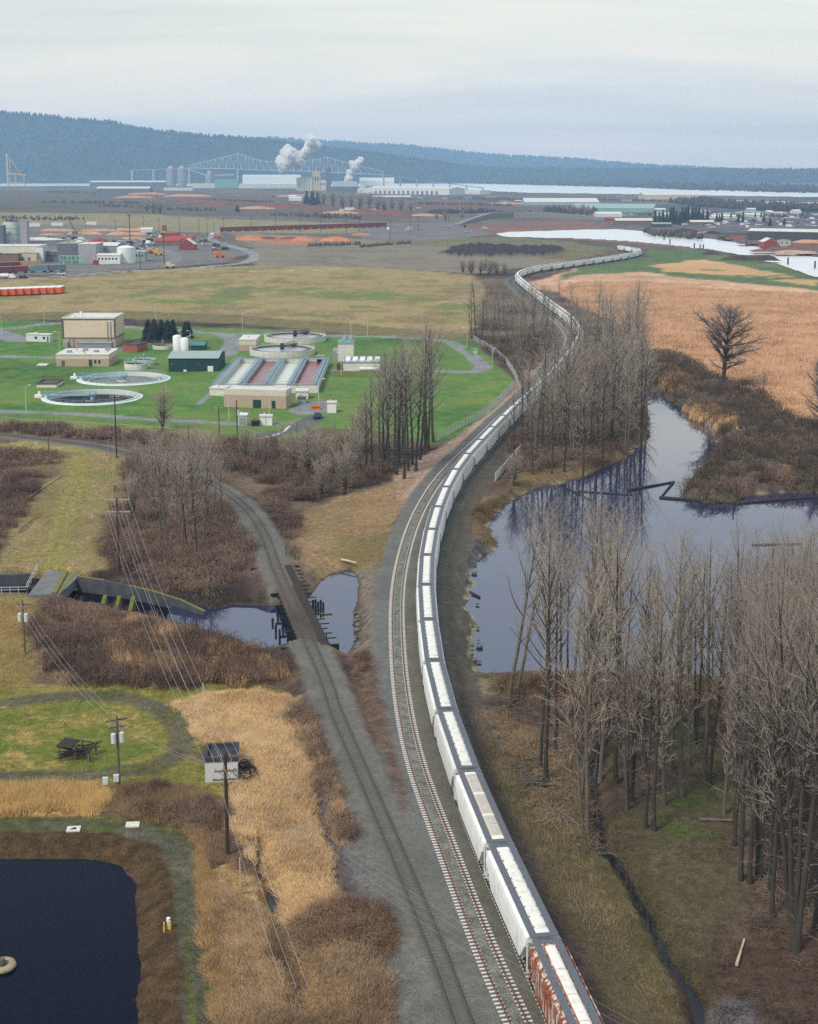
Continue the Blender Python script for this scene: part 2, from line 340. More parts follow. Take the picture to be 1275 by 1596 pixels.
# palettes (sRGB as the soil itself looks under an even sky)
BRUSH = [(52, 44, 41), (76, 63, 56), (98, 82, 70)]
OLIVE = [(102, 92, 62), (132, 118, 82), (150, 132, 94)]
LAWN = [(58, 90, 46), (74, 110, 54), (94, 124, 62), (114, 122, 70)]
REED = [(160, 124, 98), (186, 148, 118), (208, 172, 140)]
REEDN = [(150, 122, 84), (196, 164, 112), (222, 194, 142)]
GRAV = [(96, 98, 94), (114, 116, 110), (128, 128, 120)]
ROAD = [(112, 114, 116), (128, 130, 132), (140, 142, 142)]
SCRUB = [(84, 70, 52), (116, 96, 70), (140, 116, 82)]
FOREST = [(56, 47, 43), (78, 65, 57), (98, 82, 70)]
MOSS = [(58, 66, 34), (80, 88, 44), (106, 108, 60)]
SMOOTH += [ROAD, GRAV, LAWN]
# base: brown brush near, grey-brown flats far
COL[:] = mixc(BRUSH + [(112, 98, 80)], stretchf(fbm(TX / 18, TY / 18, 1, 6)))
far = sst(420, 350, GY)[..., None]
ff = stretchf(fbm(TX / 160, TY / 300, 2, 6)); COL[:] = COL * (1 - far) + mixc([(66, 62, 64), (92, 84, 78), (112, 100, 88), (86, 84, 86)], ff) * far
# --- far flats and yards
zone([(-300, 327), (200, 331), (330, 340), (640, 352), (720, 358), (600, 364), (330, 362), (-300, 352)], [(112, 108, 74), (138, 128, 92), (120, 112, 88)], 90, 6, 20)
zone([(-300, 300), (100, 296), (300, 302), (520, 330), (640, 345), (330, 336), (-300, 325)], [(78, 70, 64), (98, 84, 72), (84, 80, 78)], 150, 15, 40)
zone([(200, 297), (400, 300), (640, 330), (700, 352), (560, 340), (380, 322), (240, 310)], [(110, 72, 58), (96, 78, 70), (130, 92, 72)], 120, 15, 50, patch=(120, 0.42))
zone([(640, 300), (820, 318), (1000, 330), (990, 345), (820, 345), (640, 335)], [(104, 84, 76), (92, 82, 80), (122, 100, 86)], 120, 15, 50)
zone([(-300, 345), (200, 352), (330, 372), (400, 395), (330, 412), (100, 428), (-300, 440)], [(92, 90, 92), (116, 112, 108), (104, 94, 88)], 40, 6, 14)
zone([(360, 362), (560, 372), (700, 376), (860, 380), (905, 386), (880, 410), (735, 426), (560, 417), (400, 415), (395, 392)], [(112, 104, 92), (128, 118, 102), (104, 100, 92)], 70, 4, 10)
zone([(560, 372), (700, 370), (800, 370), (880, 376), (955, 388), (905, 405), (870, 405), (760, 386), (640, 382)], [(92, 94, 66), (112, 108, 76), (96, 86, 70)], 60, 4, 14)
zone([(700, 386), (760, 383), (880, 388), (870, 398), (760, 402), (690, 398)], [(50, 46, 50), (62, 56, 58)], 30, 3, 8, hump=3)
zone([(365, 368), (400, 366), (470, 368), (560, 376), (470, 384), (395, 376)], [(168, 118, 82), (150, 104, 78)], 30, 3, 8, patch=(40, 0.45))
zone([(560, 350), (720, 345), (780, 356), (770, 366), (640, 376), (560, 372)], [(98, 94, 96), (122, 116, 112)], 40, 5, 14)
zone([(720, 350), (900, 344), (960, 352), (905, 357), (800, 360), (760, 363)], [(142, 96, 76), (118, 88, 78), (100, 90, 86)], 40, 5, 14)
zone([(880, 335), (1400, 345), (1500, 410), (1240, 394), (1150, 376), (960, 356)], [(104, 98, 102), (84, 80, 84), (122, 110, 104)], 40, 6, 16)
zone([(1000, 318), (1500, 318), (1500, 336), (1000, 332)], [(70, 72, 84), (88, 86, 94)], 120, 15, 60)
band([(-100, 437), (60, 433), (180, 424), (290, 418), (370, 411), (395, 403), (390, 393), (360, 383), (330, 374), (335, 364), (350, 358)], 9, ROAD + [(168, 166, 162)], 20, 1.5, 1)
band([(-100, 427), (100, 421), (200, 415), (258, 410), (275, 402), (262, 392), (240, 385)], 10, [(112, 112, 114), (128, 126, 124)], 20, 1.5, 1)
zone([(-300, 445), (100, 433), (250, 420), (380, 414), (560, 416), (640, 421), (735, 428), (760, 450), (738, 500), (732, 520), (600, 514), (380, 493), (200, 485), (-300, 494)], [(112, 112, 66), (140, 126, 86), (152, 134, 96), (138, 120, 92)], 34, 3, 4)
zone([(180, 450), (330, 440), (600, 452), (735, 470), (725, 510), (560, 500), (300, 478), (180, 468)], [(84, 112, 56), (100, 120, 66)], 20, 5, 12, op=0.75, patch=(26, 0.50))
band([(250, 425), (380, 424), (520, 419), (570, 418)], 2.5, [(178, 160, 128), (160, 146, 118)], 10, 1, 2)
zone([(-300, 492), (200, 484), (380, 492), (735, 521), (735, 532), (560, 522), (380, 505), (200, 497), (-300, 505)], [(98, 94, 62), (118, 108, 74), (88, 88, 58)], 18, 1.5, 2)
# --- reed flats beyond the lagoon
zone([(805, 445), (905, 418), (1000, 420), (1050, 424), (1275, 440), (1600, 460), (1600, 720), (1275, 668), (1225, 650), (1150, 603), (1090, 578), (1020, 545), (985, 510), (905, 478), (870, 455)], REED, 30, 3, 5)
zone([(870, 470), (930, 480), (1010, 475), (1300, 500), (1600, 560), (1600, 720), (1275, 668), (1150, 603), (1020, 545), (960, 500)], [(150, 112, 76), (176, 136, 92), (196, 156, 106)], 14, 6, 8, op=0.55, patch=(16, 0.48))
zone([(868, 438), (905, 415), (1000, 402), (1010, 388), (1110, 392), (1160, 402), (1230, 418), (1275, 436), (1600, 475), (1600, 500), (1275, 452), (1100, 436), (1000, 424), (910, 428)], [(64, 92, 58), (84, 104, 66), (108, 112, 74)], 40, 4, 10)
zone([(1010, 414), (1100, 404), (1200, 424), (1275, 440), (1275, 446), (1150, 430), (1040, 424)], [(190, 146, 106), (206, 164, 116)], 40, 3, 10, op=0.85, patch=(50, 0.40))
band([(1020, 452), (1080, 458), (1130, 466), (1185, 470)], 5, [(92, 78, 68), (74, 66, 60)], 8, 2, 3)
band([(968, 482), (1000, 480), (1030, 484)], 9, [(66, 56, 54), (54, 46, 46)], 8, 2, 3)
zone([(1040, 540), (1110, 540), (1100, 556), (1050, 556)], [(104, 112, 60), (120, 118, 70)], 8, 3, 4)
zone([(880, 440), (1010, 440), (1300, 458), (1500, 640), (1275, 660), (1150, 600), (1000, 520)], [(134, 98, 74), (118, 90, 72)], 6, 2, 5, op=0.75, patch=(7, 0.53))
zone([(880, 440), (1010, 440), (1300, 458), (1500, 640), (1275, 660), (1150, 600), (1000, 520)], [(226, 190, 150), (214, 174, 134)], 8, 4, 8, op=0.5, patch=(19, 0.55))
band([(1010, 505), (1120, 520), (1300, 524)], 1.6, [(214, 176, 138)], 8, 1, 2, op=0.7); band([(940, 500), (1050, 520), (1150, 545), (1290, 575)], 1.4, [(150, 116, 88)], 8, 1, 3, op=0.6)
zone([(-300, 445), (380, 414), (735, 428), (735, 518), (600, 514), (380, 493), (-300, 494)], [(116, 100, 74), (104, 94, 70)], 12, 4, 6, op=0.55, patch=(17, 0.54))
band([(1090, 458), (1130, 466), (1172, 470)], 1.8, [(176, 176, 176), (200, 200, 198)], 8, 0.4, 0.4)
for k in range(9): band([(900 + k * 22, 446 + k * 9), (1080 + k * 20, 452 + k * 12), (1300, 470 + k * 17)], 1.3, [(136, 102, 78), (120, 92, 72)] if k % 2 else [(220, 186, 152)], 6, 1, 4, op=0.55, patch=(9, 0.45))
# thicket on the far bank of the lagoon
zone([(1000, 545), (1040, 543), (1085, 560), (1150, 600), (1200, 615), (1240, 655), (1300, 670), (1600, 720), (1600, 785), (1275, 772), (1180, 776), (1100, 790), (1062, 776), (1060, 750), (1085, 735), (1112, 712), (1122, 682), (1104, 664), (1060, 636), (1020, 606), (1000, 600)], [(68, 58, 56), (90, 74, 68), (80, 76, 56), (98, 82, 74)], 14, 1.5, 3, hump=0.6)
zone([(1060, 632), (1110, 640), (1150, 650), (1150, 672), (1110, 668), (1080, 655)], REED, 8, 1.5, 2, op=0.8, patch=(6, 0.42))
zone([(1020, 560), (1060, 580), (1090, 610), (1060, 620), (1020, 600)], SCRUB + [(180, 142, 98)], 8, 2, 3, op=0.8)
# --- the treatment works: lawn and drives
zone([(-300, 500), (60, 500), (110, 505), (240, 510), (380, 512), (560, 524), (690, 527), (738, 533), (770, 565), (806, 596), (765, 645), (700, 688), (672, 694), (600, 672), (500, 668), (440, 690), (330, 684), (200, 672), (60, 665), (-300, 655)], LAWN, 26, 1.2, 1.2)
zone([(-300, 505), (380, 515), (560, 526), (735, 536), (800, 596), (700, 680), (330, 680), (-300, 655)], [(84, 104, 58), (108, 116, 70)], 8, 2, 3, op=0.5, patch=(9, 0.5))
zone([(600, 600), (760, 580), (800, 600), (740, 650), (640, 640)], [(106, 122, 58), (128, 132, 70)], 16, 4, 6, op=0.6, patch=(12, 0.5))
zone([(-300, 650), (60, 652), (200, 662), (330, 668), (330, 684), (200, 676), (60, 666), (-300, 664)], [(96, 112, 50), (116, 120, 56), (86, 100, 48)], 12, 1.5, 2)
for pts, wd in (([(-120, 523), (20, 512), (60, 506), (120, 504), (240, 513), (350, 520), (450, 522), (600, 525), (690, 531), (722, 545), (748, 566), (752, 575), (735, 580), (690, 579), (600, 577), (520, 577)], 6.5),
                ([(196, 545), (150, 551), (90, 557), (20, 556), (-120, 556)], 5.5), ([(-120, 640), (20, 641), (100, 643), (200, 651), (340, 659), (440, 661), (470, 656), (495, 648)], 4.5),
                ([(350, 521), (366, 532), (356, 548), (335, 556), (280, 560)], 9), ([(-120, 500), (-20, 515), (30, 530)], 12), ([(480, 640), (500, 630)], 12),
                ([(310, 630), (345, 596), (365, 575)], 2.0), ([(255, 615), (200, 640), (130, 640)], 0.01)):
    if wd > 1: band(pts, wd, ROAD, 10, 0.35, 0.25)
band([(492, 650), (462, 668), (425, 678), (395, 684), (355, 694)], 6.5, [(86, 88, 92), (100, 100, 102)], 6, 0.6, 0.4)
band([(372, 684), (400, 683), (436, 676), (452, 664)], 0.7, [(196, 194, 186), (206, 204, 198)], 6, 0.2, 0.1)
zone([(520, 578), (600, 579), (600, 590), (520, 588)], [(86, 100, 50), (100, 110, 58)], 10, 1, 1)
zone([(722, 543), (735, 541), (748, 548), (735, 556)], LAWN, 10, 0.8, 0.5)
# --- left: brush round the branch line, mossy clearing with two wheel tracks
zone([(-300, 664), (60, 666), (200, 678), (330, 690), (440, 694), (560, 690), (640, 720), (600, 745), (480, 740), (400, 735), (340, 740), (240, 710), (60, 690), (-300, 690)], [(70, 58, 54), (90, 76, 68), (106, 88, 76)], 14, 2, 4, hump=0.5)
zone([(60, 700), (120, 702), (190, 706), (200, 760), (160, 800), (155, 850), (175, 885), (100, 895), (-20, 893), (0, 860), (40, 790), (100, 740)], OLIVE, 9, 1.5, 3)
zone([(70, 720), (190, 715), (180, 790), (150, 860), (60, 890), (20, 870), (70, 790)], [(110, 116, 58), (130, 128, 70)], 5, 2, 3, op=0.7, patch=(5, 0.52))
zone([(-100, 692), (60, 690), (190, 700), (200, 712), (110, 706), (-100, 700)], [(140, 130, 82), (120, 116, 72)], 10, 1, 1)
for dx in (-9, 9):
    band([(124 + dx * 0.8, 712), (120 + dx * 0.8, 740), (117 + dx * 0.85, 765), (104 + dx * 0.9, 790), (92 + dx, 830), (85 + dx * 1.05, 860), (82 + dx * 1.1, 892)], 1.1, [(130, 132, 66), (146, 144, 80), (118, 118, 64)], 3, 0.5, 0.3)
band([(122, 715), (118, 765), (94, 830), (84, 890)], 4.5, [(120, 120, 66), (138, 130, 80)], 3, 1.0, 0.8, op=0.6)
zone([(470, 800), (520, 775), (600, 755), (650, 745), (640, 770), (605, 820), (598, 880), (560, 890), (500, 895), (465, 880), (455, 830)], [(112, 94, 70), (138, 116, 86), (150, 126, 96)], 8, 2, 3)
zone([(520, 840), (600, 830), (595, 870), (540, 885)], [(96, 94, 54), (118, 108, 66)], 5, 2, 3, op=0.8)
zone([(545, 880), (600, 880), (592, 960), (592, 1010), (560, 1010), (562, 930)], [(100, 92, 84), (118, 108, 96), (90, 80, 70)], 3, 1.5, 2)
band([(850, 545), (815, 600), (760, 655), (700, 705), (660, 745), (640, 775)], 5, [(148, 128, 112), (166, 144, 126)], 5, 1.2, 1.0)
zone([(610, 745), (650, 715), (720, 680), (700, 710), (660, 750), (630, 790)], [(150, 128, 110), (168, 144, 124)], 5, 1.0, 1.2)
# thicket between the spillway and the creek, dry grass round it
zone([(-300, 930), (40, 930), (60, 950), (40, 1050), (30, 1090), (-300, 1090)], [(140, 116, 74), (120, 112, 66), (164, 134, 90)], 8, 2, 3)
zone([(60, 935), (150, 930), (330, 985), (420, 1015), (440, 1060), (400, 1078), (250, 1078), (120, 1075), (70, 1060), (45, 1000)], [(74, 60, 54), (98, 80, 68), (140, 112, 82)], 7, 2, 3, hump=0.7)
zone([(150, 985), (230, 975), (300, 1010), (420, 1030), (450, 1060), (380, 1078), (260, 1060), (180, 1040)], [(160, 128, 90), (184, 150, 108)], 5, 2, 4, op=0.75, patch=(5, 0.46))
# grass round the oval drive, reed field, lower bank
zone([(-300, 1070), (100, 1068), (300, 1070), (440, 1075), (455, 1095), (330, 1110), (300, 1180), (370, 1230), (330, 1260), (150, 1225), (-300, 1232)], [(98, 108, 48), (124, 118, 62), (150, 132, 82)], 6, 1.2, 2)
zone([(20, 1100), (120, 1090), (200, 1098), (262, 1130), (262, 1165), (200, 1190), (100, 1203), (0, 1200), (-100, 1190), (-100, 1110)], [(88, 106, 46), (108, 112, 54), (168, 138, 88)], 5, 1, 1.5)
zone([(262, 1100), (330, 1082), (400, 1078), (452, 1088), (468, 1112), (482, 1160), (486, 1200), (480, 1250), (498, 1290), (520, 1330), (522, 1380), (545, 1430), (490, 1440), (440, 1420), (405, 1340), (372, 1300), (366, 1232), (392, 1190), (372, 1160), (312, 1158), (300, 1130)], REEDN, 5, 1.0, 1.6, hump=0.35)
zone([(320, 1370), (360, 1340), (400, 1390), (440, 1430), (545, 1430), (600, 1440), (615, 1600), (615, 1750), (300, 1750), (305, 1500)], [(104, 82, 58), (138, 112, 78), (166, 136, 94)], 5, 1.5, 2.5, hump=0.4)
zone([(320, 1400), (380, 1430), (400, 1520), (350, 1600), (310, 1560)], [(72, 88, 40), (92, 96, 48)], 4, 2, 2, op=0.8, patch=(4, 0.48))
zone([(-300, 1232), (150, 1228), (180, 1240), (150, 1272), (-300, 1280)], [(160, 130, 80), (186, 152, 98), (120, 98, 68)], 4, 1, 1.5, hump=0.4)
zone([(150, 1230), (250, 1222), (330, 1240), (350, 1300), (372, 1350), (330, 1340), (280, 1290), (200, 1275)], [(86, 68, 54), (108, 86, 64), (130, 106, 74)], 4, 1.5, 2, hump=0.6)
zone([(-300, 1278), (100, 1276), (220, 1280), (290, 1300), (322, 1360), (330, 1440), (335, 1600), (335, 1750), (210, 1750), (225, 1500), (220, 1380), (190, 1345), (-300, 1338)], [(70, 76, 38), (88, 92, 46), (98, 94, 56)], 4, 0.8, 1.2)
zone([(-300, 1285), (225, 1292), (300, 1350), (300, 1430), (270, 1400), (225, 1330), (-300, 1312)], [(78, 84, 44), (96, 98, 52)], 3, 0.8, 1.2)
for pts, wd in (([(-120, 1298), (60, 1298), (150, 1300), (225, 1310), (265, 1335), (285, 1365), (292, 1420)], 5.2), ([(-120, 1100), (0, 1098), (100, 1086), (190, 1088), (252, 1106), (282, 1140), (280, 1168), (245, 1192), (160, 1206), (60, 1211), (-120, 1208)], 3.4)):
    band(pts, wd, [(72, 72, 62), (86, 85, 74), (96, 92, 80)], 3, 0.7, 0.5); band(pts, wd * 0.9, [(70, 76, 42), (88, 92, 50)], 3, 0.7, 0.5, op=0.75, patch=(3.5, 0.5))
for dx in (-16, 16):
    band([(287 + dx * 0.8, 1380), (290 + dx * 0.85, 1440), (294 + dx * 0.9, 1500), (300 + dx, 1600), (308 + dx, 1740)], 1.2, [(74, 74, 66), (84, 82, 72)], 3, 0.5, 0.3)
band([(-100, 1208), (60, 1211), (160, 1206), (245, 1192)], 0.7, [(98, 104, 52), (112, 110, 62)], 3, 0.4, 0.4, op=0.7, patch=(3, 0.4))
# --- right of the train: forest floor, grassy verge
zone([(700, 1050), (760, 1052), (1000, 1055), (1300, 1065), (1600, 1090), (1700, 1750), (1000, 1750), (900, 1500), (800, 1300), (745, 1180), (715, 1100)], FOREST, 6, 1.5, 2)
zone([(745, 1130), (800, 1180), (850, 1280), (930, 1300), (985, 1390), (1030, 1480), (1090, 1600), (1090, 1750), (1040, 1750), (960, 1590), (880, 1440), (810, 1310)], [(92, 82, 64), (112, 100, 76), (88, 88, 58), (130, 114, 90), (98, 84, 74)], 3, 2, 3)
zone([(960, 1290), (1150, 1150), (1190, 1260), (1130, 1330), (1160, 1420), (1080, 1500), (1020, 1440)], [(78, 74, 56), (100, 94, 72), (84, 78, 60), (78, 86, 48)], 3, 4, 5, op=0.8)
zone([(1030, 1250), (1140, 1230), (1140, 1320), (1060, 1330)], [(62, 88, 40), (78, 98, 48)], 4, 3, 4, op=0.9, patch=(4, 0.44))
zone([(1040, 1110), (1120, 1110), (1120, 1180), (1040, 1180)], [(70, 86, 44), (84, 94, 54)], 4, 3, 4, op=0.7, patch=(4, 0.46))
zone([(700, 1056), (830, 1058), (900, 1068), (860, 1085), (780, 1090), (705, 1080)], [(110, 100, 84), (128, 116, 94), (92, 92, 58)], 4, 1, 1.5)
zone([(1050, 1530), (1200, 1450), (1400, 1480), (1400, 1750), (1080, 1750)], [(60, 48, 42), (74, 60, 50), (86, 70, 58)], 4, 3, 3)
zone([(1100, 1560), (1160, 1555), (1180, 1600), (1110, 1620)], [(96, 94, 100), (112, 110, 112)], 2, 1, 1.5)
zone([(735, 790), (790, 770), (800, 740), (830, 700), (1000, 640), (1012, 690), (950, 735), (830, 770), (780, 800), (760, 812), (776, 840), (750, 870), (735, 850)], [(86, 76, 50), (112, 94, 66), (96, 82, 70)], 5, 1.5, 2, hump=0.3)
# --- ballast, service road, riprap: measured from the tracks themselves
def trackd(line, m=1):
    d = np.full(TX.shape, 60.0); sel = (TY < 1250) & (TX > -700) & (TX < 600)
    pts = resample(line, 6.0); x, y = TX[sel], TY[sel]; dd = np.full(x.shape, 1e9)
    for a, b in zip(pts[:-1], pts[1:]):
        near = (abs(x - (a[0] + b[0]) / 2) < 40) & (abs(y - (a[1] + b[1]) / 2) < 40)
        if near.any(): dd[near] = np.minimum(dd[near], ldist(x[near], y[near], [tuple(a), tuple(b)]))
    d[sel] = np.minimum(dd, 60.0); return d
dT, dM, dB = trackd(TRAIN), trackd(MAIN), trackd(BRANCH)
rip = sdf(TX, TY, W2([(716, 1060), (700, 1000), (694, 950), (700, 895), (716, 850), (735, 830), (760, 850), (745, 900), (735, 940), (745, 1000), (745, 1040)]))
def wnoise(a, s): SEED[0] += 5; return (fbm(TX / s, TY / s, SEED[0], 5) - 0.5) * 2 * a
full = (slice(0, nr), slice(0, nc))
nearw = sst(1000, 700, TY)
lay(full, sst(1.0, -1.0, rip + wnoise(1.2, 3)), [(66, 64, 66), (86, 82, 82), (104, 98, 92)], 1.2, 1.3)
verge = sst(1.2, -1.2, np.minimum(dT, dB) - 9.0 + wnoise(2.5, 5)) * (sst(1050, 1150, GY)) * 0.9
lay(full, verge * sst(6, 9, dM), [(76, 68, 68), (92, 82, 80), (82, 68, 62)], 2.0, 1.1)
between = sst(0.8, -0.8, np.minimum(dM - 6.5, dB - 5.5) + wnoise(0.8, 4)) * sst(1120, 1350, GY)
lay(full, between, [(86, 86, 86), (97, 97, 96), (106, 104, 98), (90, 84, 78)], 2.5, 0.6)
sub = (slice(0, nr), slice(0, nc))
brushstrip = [(548, 1020), (565, 1015), (585, 1040), (600, 1120), (618, 1190), (636, 1260), (632, 1275), (612, 1230), (590, 1170), (572, 1110)]
balB = sst(0.7, -0.7, dB - 3.1 + wnoise(0.5, 3)); balM = sst(0.6, -0.6, dM - 4.0 + wnoise(0.5, 3)); balT = sst(0.5, -0.5, dT - 3.4 + wnoise(0.3, 3))
lay(full, balM, [(92, 93, 91), (101, 102, 99), (109, 108, 103)], 4.0, 0.35)
lay(full, balT, [(90, 89, 80), (100, 98, 88), (108, 105, 94)], 4.0, 0.3)
road = sst(0.5, -0.5, abs(dT - 5.2) - 1.6 + wnoise(0.4, 4)) * (dM > dT) * sst(620, 760, GY) * sst(1420, 1150, GY)
lay(full, road, [(78, 74, 66), (92, 86, 76)], 3.0, 0.5)
lay(full, balB, [(96, 95, 90), (105, 103, 97), (114, 111, 104)], 4.0, 0.4)
zone(brushstrip, [(82, 66, 58), (104, 86, 74)], 3, 0.8, 0.8, hump=0.3)
for ln in (dT, dM, dB):                                   # oil-dark between and outside the rails
    w = sst(1.15, 0.95, ln) * (0.26 if ln is not dB else 0.12)
    COL *= (1 - w * (0.55 + 0.45 * vn(TX / 3, TY / 3, 77)))[..., None]
bed = np.maximum.reduce([sst(5.5, 2.6, dB), sst(6.0, 2.9, dM), sst(5.5, 2.7, dT)])
Hh = Hh * (1 - bed) + ZB * bed
flat = sst(560, 700, TY) * 0.0
# --- water: the ground dips under the water sheets
def dip(poly, zw, slope=3.5, warp=0.5, shore=None, far=False, wet=True):
    global Hh
    sl = window(poly, 90); x, y = warped(sl, warp, 6.0 if not far else 60.0); d = sdf(x, y, W2(poly, zw))
    sc = slope + (TY[sl] * 0.004 if far else 0)
    s = np.clip(d / sc, 0, 1); s = s * s * (3 - 2 * s); base = np.maximum(Hh[sl], zw + 0.5)
    Hh[sl] = np.where(d >= sc, Hh[sl], np.where(d > 0, zw + 0.02 + (base - zw) * s, zw - np.minimum(1.2, 0.1 - d * 0.4)))
    if wet:
        w = sst(0.9, 0.1, d) * (d > -30); COL[sl] = COL[sl] * (1 - 0.75 * w[..., None]) + np.array(S(70, 62, 48)) * 0.75 * w[..., None]
    if shore is not None:
        w = sst(0.9, 0.2, abs(d - 0.3)) * 0.8 * sst(0.5, 0.62, fbm(x / 5, y / 5, 61, 4)); COL[sl] = COL[sl] * (1 - w[..., None]) + np.array(S(*shore)) * w[..., None]
dip(LAGOON, ZW, 3.0, 2.2, shore=(140, 138, 104))
dip(CREEK, ZW, 3.0, 0.6)
dip(SPILL, ZW - 0.6, 1.2, 0.1)
dip(RIVER, ZW - 1, 10, 6, far=True, wet=False)
_keep = Hh.copy(); dip(SLOUGH, ZW - 1, 4, 4, far=True, wet=False)
sl = window(ISLAND, 40); dI = sdf(*warped(sl, 3, 20), W2(ISLAND, ZW - 1)); wI = sst(1.5, -1.5, dI)
Hh[sl] = Hh[sl] * (1 - wI) + (ZW - 0.4) * wI; lay(sl, wI, [(128, 96, 84), (108, 84, 76), (146, 116, 98)], 10)
def trench(pts, width, zw, depth=1.2):
    global Hh
    sl = window(pts, 60); line = spline(W2(pts, zw), 1.5); x, y = warped(sl, 0.6, 2.5); d = ldist(x, y, [tuple(q) for q in line]) - width / 2
    s = np.clip(d / 1.4, 0, 1); s = s * s * (3 - 2 * s)
    Hh[sl] = np.where(d >= 1.4, Hh[sl], np.where(d > 0, zw + (np.maximum(Hh[sl], zw + 0.3) - zw) * s, zw - np.minimum(0.5, -d)))
    w = sst(0.8, 0.0, d); COL[sl] = COL[sl] * (1 - 0.8 * w[..., None]) + np.array(S(50, 44, 36)) * 0.8 * w[..., None]
trench(BROOK, 0.8, ZW + 0.5); trench(DITCH, 0.5, ZW + 0.7)
sl = window(POND, 90); x, y = warped(sl, 0.5, 4.0); dP = sdf(x, y, W2(POND, -0.9)); s = np.clip(dP / 3.2, 0, 1)
lay(sl, sst(4.2, 3.4, dP + wnoise(0.6, 3)[sl]) * (dP > -3), [(58, 44, 34), (76, 58, 44), (92, 72, 54)], 1.0)
Hh[sl] = np.where(dP > 0, -0.88 + (np.maximum(Hh[sl], 0.3) + 0.88) * s * s * (3 - 2 * s), -0.9 - np.minimum(1.0, 0.05 - dP * 0.4))
# the two sunken clarifiers of the treatment works
CLAR = [(P(144, 619.5), 14.3), (P(193, 590.5), 14.4)]
for q, r_ in CLAR:
    d = np.hypot(TX - q.x, TY - q.y); Hh = np.where(d < r_ + 0.6, -5.0, np.where(d < r_ + 5, np.minimum(Hh, 0.1), Hh))
Hh = np.where((TY > 430) & (TY < 640) & (TX > -190) & (TX < 20) & (Hh > -2), np.clip(Hh * 0.3, -0.1, 0.12), Hh)
# riprap and stony shore are lumpy
lump = (fbm(TX / 0.7, TY / 0.7, 91, 2) - 0.5) * 0.5 * sst(0.5, -0.5, rip); Hh += lump
V = np.c_[TX.ravel(), TY.ravel(), Hh.ravel()]
idx = np.arange(nr * nc).reshape(nr, nc)
F = np.stack([idx[:-1, :-1], idx[:-1, 1:], idx[1:, 1:], idx[1:, :-1]], -1).reshape(-1, 4)
M_ground = vcmat('ground_soil', amp=0.46, scale=0.8, fine=4.5, bump=0.8)
ground = link('ground', npmesh('ground', V, [F], np.c_[COL.reshape(-1, 3), AMP.ravel()], smooth=True), M_ground); tag(ground, kind='structure')
def gz(x, y):
    """height of the ground at a point, read off the sheet"""
    fw = y * ct + CAMH * st; dn = -y * st + CAMH * ct
    px = 637.5 + FPX * x / fw; py = CYP + FPX * dn / fw
    i = int(np.clip(np.searchsorted(-rows, -py), 0, nr - 1)); j = int(np.clip(np.searchsorted(cols, px), 0, nc - 1)); return float(Hh[i, j])
def gzn(x, y):
    x = np.asarray(x); y = np.asarray(y)
    fw = y * ct + CAMH * st; dn = -y * st + CAMH * ct
    i = np.clip(np.searchsorted(-rows, -(CYP + FPX * dn / fw)), 0, nr - 1); j = np.clip(np.searchsorted(cols, 637.5 + FPX * x / fw), 0, nc - 1); return Hh[i, j]
# ground beyond the mapped sheet
b = MB(); b.box(-13500, 13500, -300, 14200, -9, -6); tag(b.build('terrain', mat('far_soil', S(92, 88, 80), 0.95, 0.25, 0.004)), kind='structure')
# ---- water sheets
def wmat(name, deep, rough, bump, scale, ior=1.33):
    m = bpy.data.materials.new(name); m.use_nodes = True; t = m.node_tree; b = t.nodes['Principled BSDF']
    b.inputs['Base Color'].default_value = (*deep, 1); b.inputs['Roughness'].default_value = rough; b.inputs['IOR'].default_value = ior; b.inputs['Specular IOR Level'].default_value = 0.5
    g = N(t, 'ShaderNodeNewGeometry'); n = N(t, 'ShaderNodeTexNoise'); n.inputs['Scale'].default_value = scale; n.inputs['Detail'].default_value = 3
    t.links.new(g.outputs['Position'], n.inputs['Vector']); bp = N(t, 'ShaderNodeBump'); bp.inputs['Strength'].default_value = bump; bp.inputs['Distance'].default_value = 0.02
    t.links.new(n.outputs['Fac'], bp.inputs['Height']); t.links.new(bp.outputs[0], b.inputs['Normal']); return m
M_lag = wmat('lagoon_water', S(34, 42, 72), 0.03, 0.07, 1.0, 2.6); M_pond = wmat('pond_water', S(7, 9, 30), 0.05, 0.25, 2.0, 1.16); M_riv = wmat('river_water', S(216, 220, 222), 0.3, 0.2, 0.3)
def sheet(name, pts, z, m, mar=6):
    w = W2(pts, z); xs, ys = [p[0] for p in w], [p[1] for p in w]
    b = MB(); b.add([(min(xs) - mar, min(ys) - mar, z), (max(xs) + mar, min(ys) - mar, z), (max(xs) + mar, max(ys) + mar, z), (min(xs) - mar, max(ys) + mar, z)], [(0, 1, 2, 3)])
    return tag(b.build(name, m), kind='structure')
sheet('lagoon_water', LAGOON, ZW, M_lag); sheet('creek_water', CREEK, ZW + 0.004, M_lag); sheet('river', RIVER, ZW - 1, M_riv, 50); sheet('slough_water', SLOUGH, ZW - 0.996, M_riv, 10)
sheet('pond_water', POND, -0.9, M_pond, 1); sheet('spillway_water', SPILL, ZW - 0.6, M_pond, 0)
def ribbon(name, pts, width, z, m):
    l = spline(W2(pts, z), 1.5); a, c = offset(l, width / 2), offset(l, -width / 2); n = len(l)
    V = np.r_[np.c_[a, np.full(n, z)], np.c_[c, np.full(n, z)]]; k = np.arange(n - 1)
    return tag(link(name, npmesh(name, V, [np.c_[k + n, k + n + 1, k + 1, k]]), m), kind='structure')
M_brk = wmat('brook_water', S(26, 28, 34), 0.04, 0.3, 2.0, 1.45); ribbon('brook_water', BROOK, 3.6, ZW + 0.5, M_brk); ribbon('ditch_water', DITCH, 1.4, ZW + 0.7, M_brk)
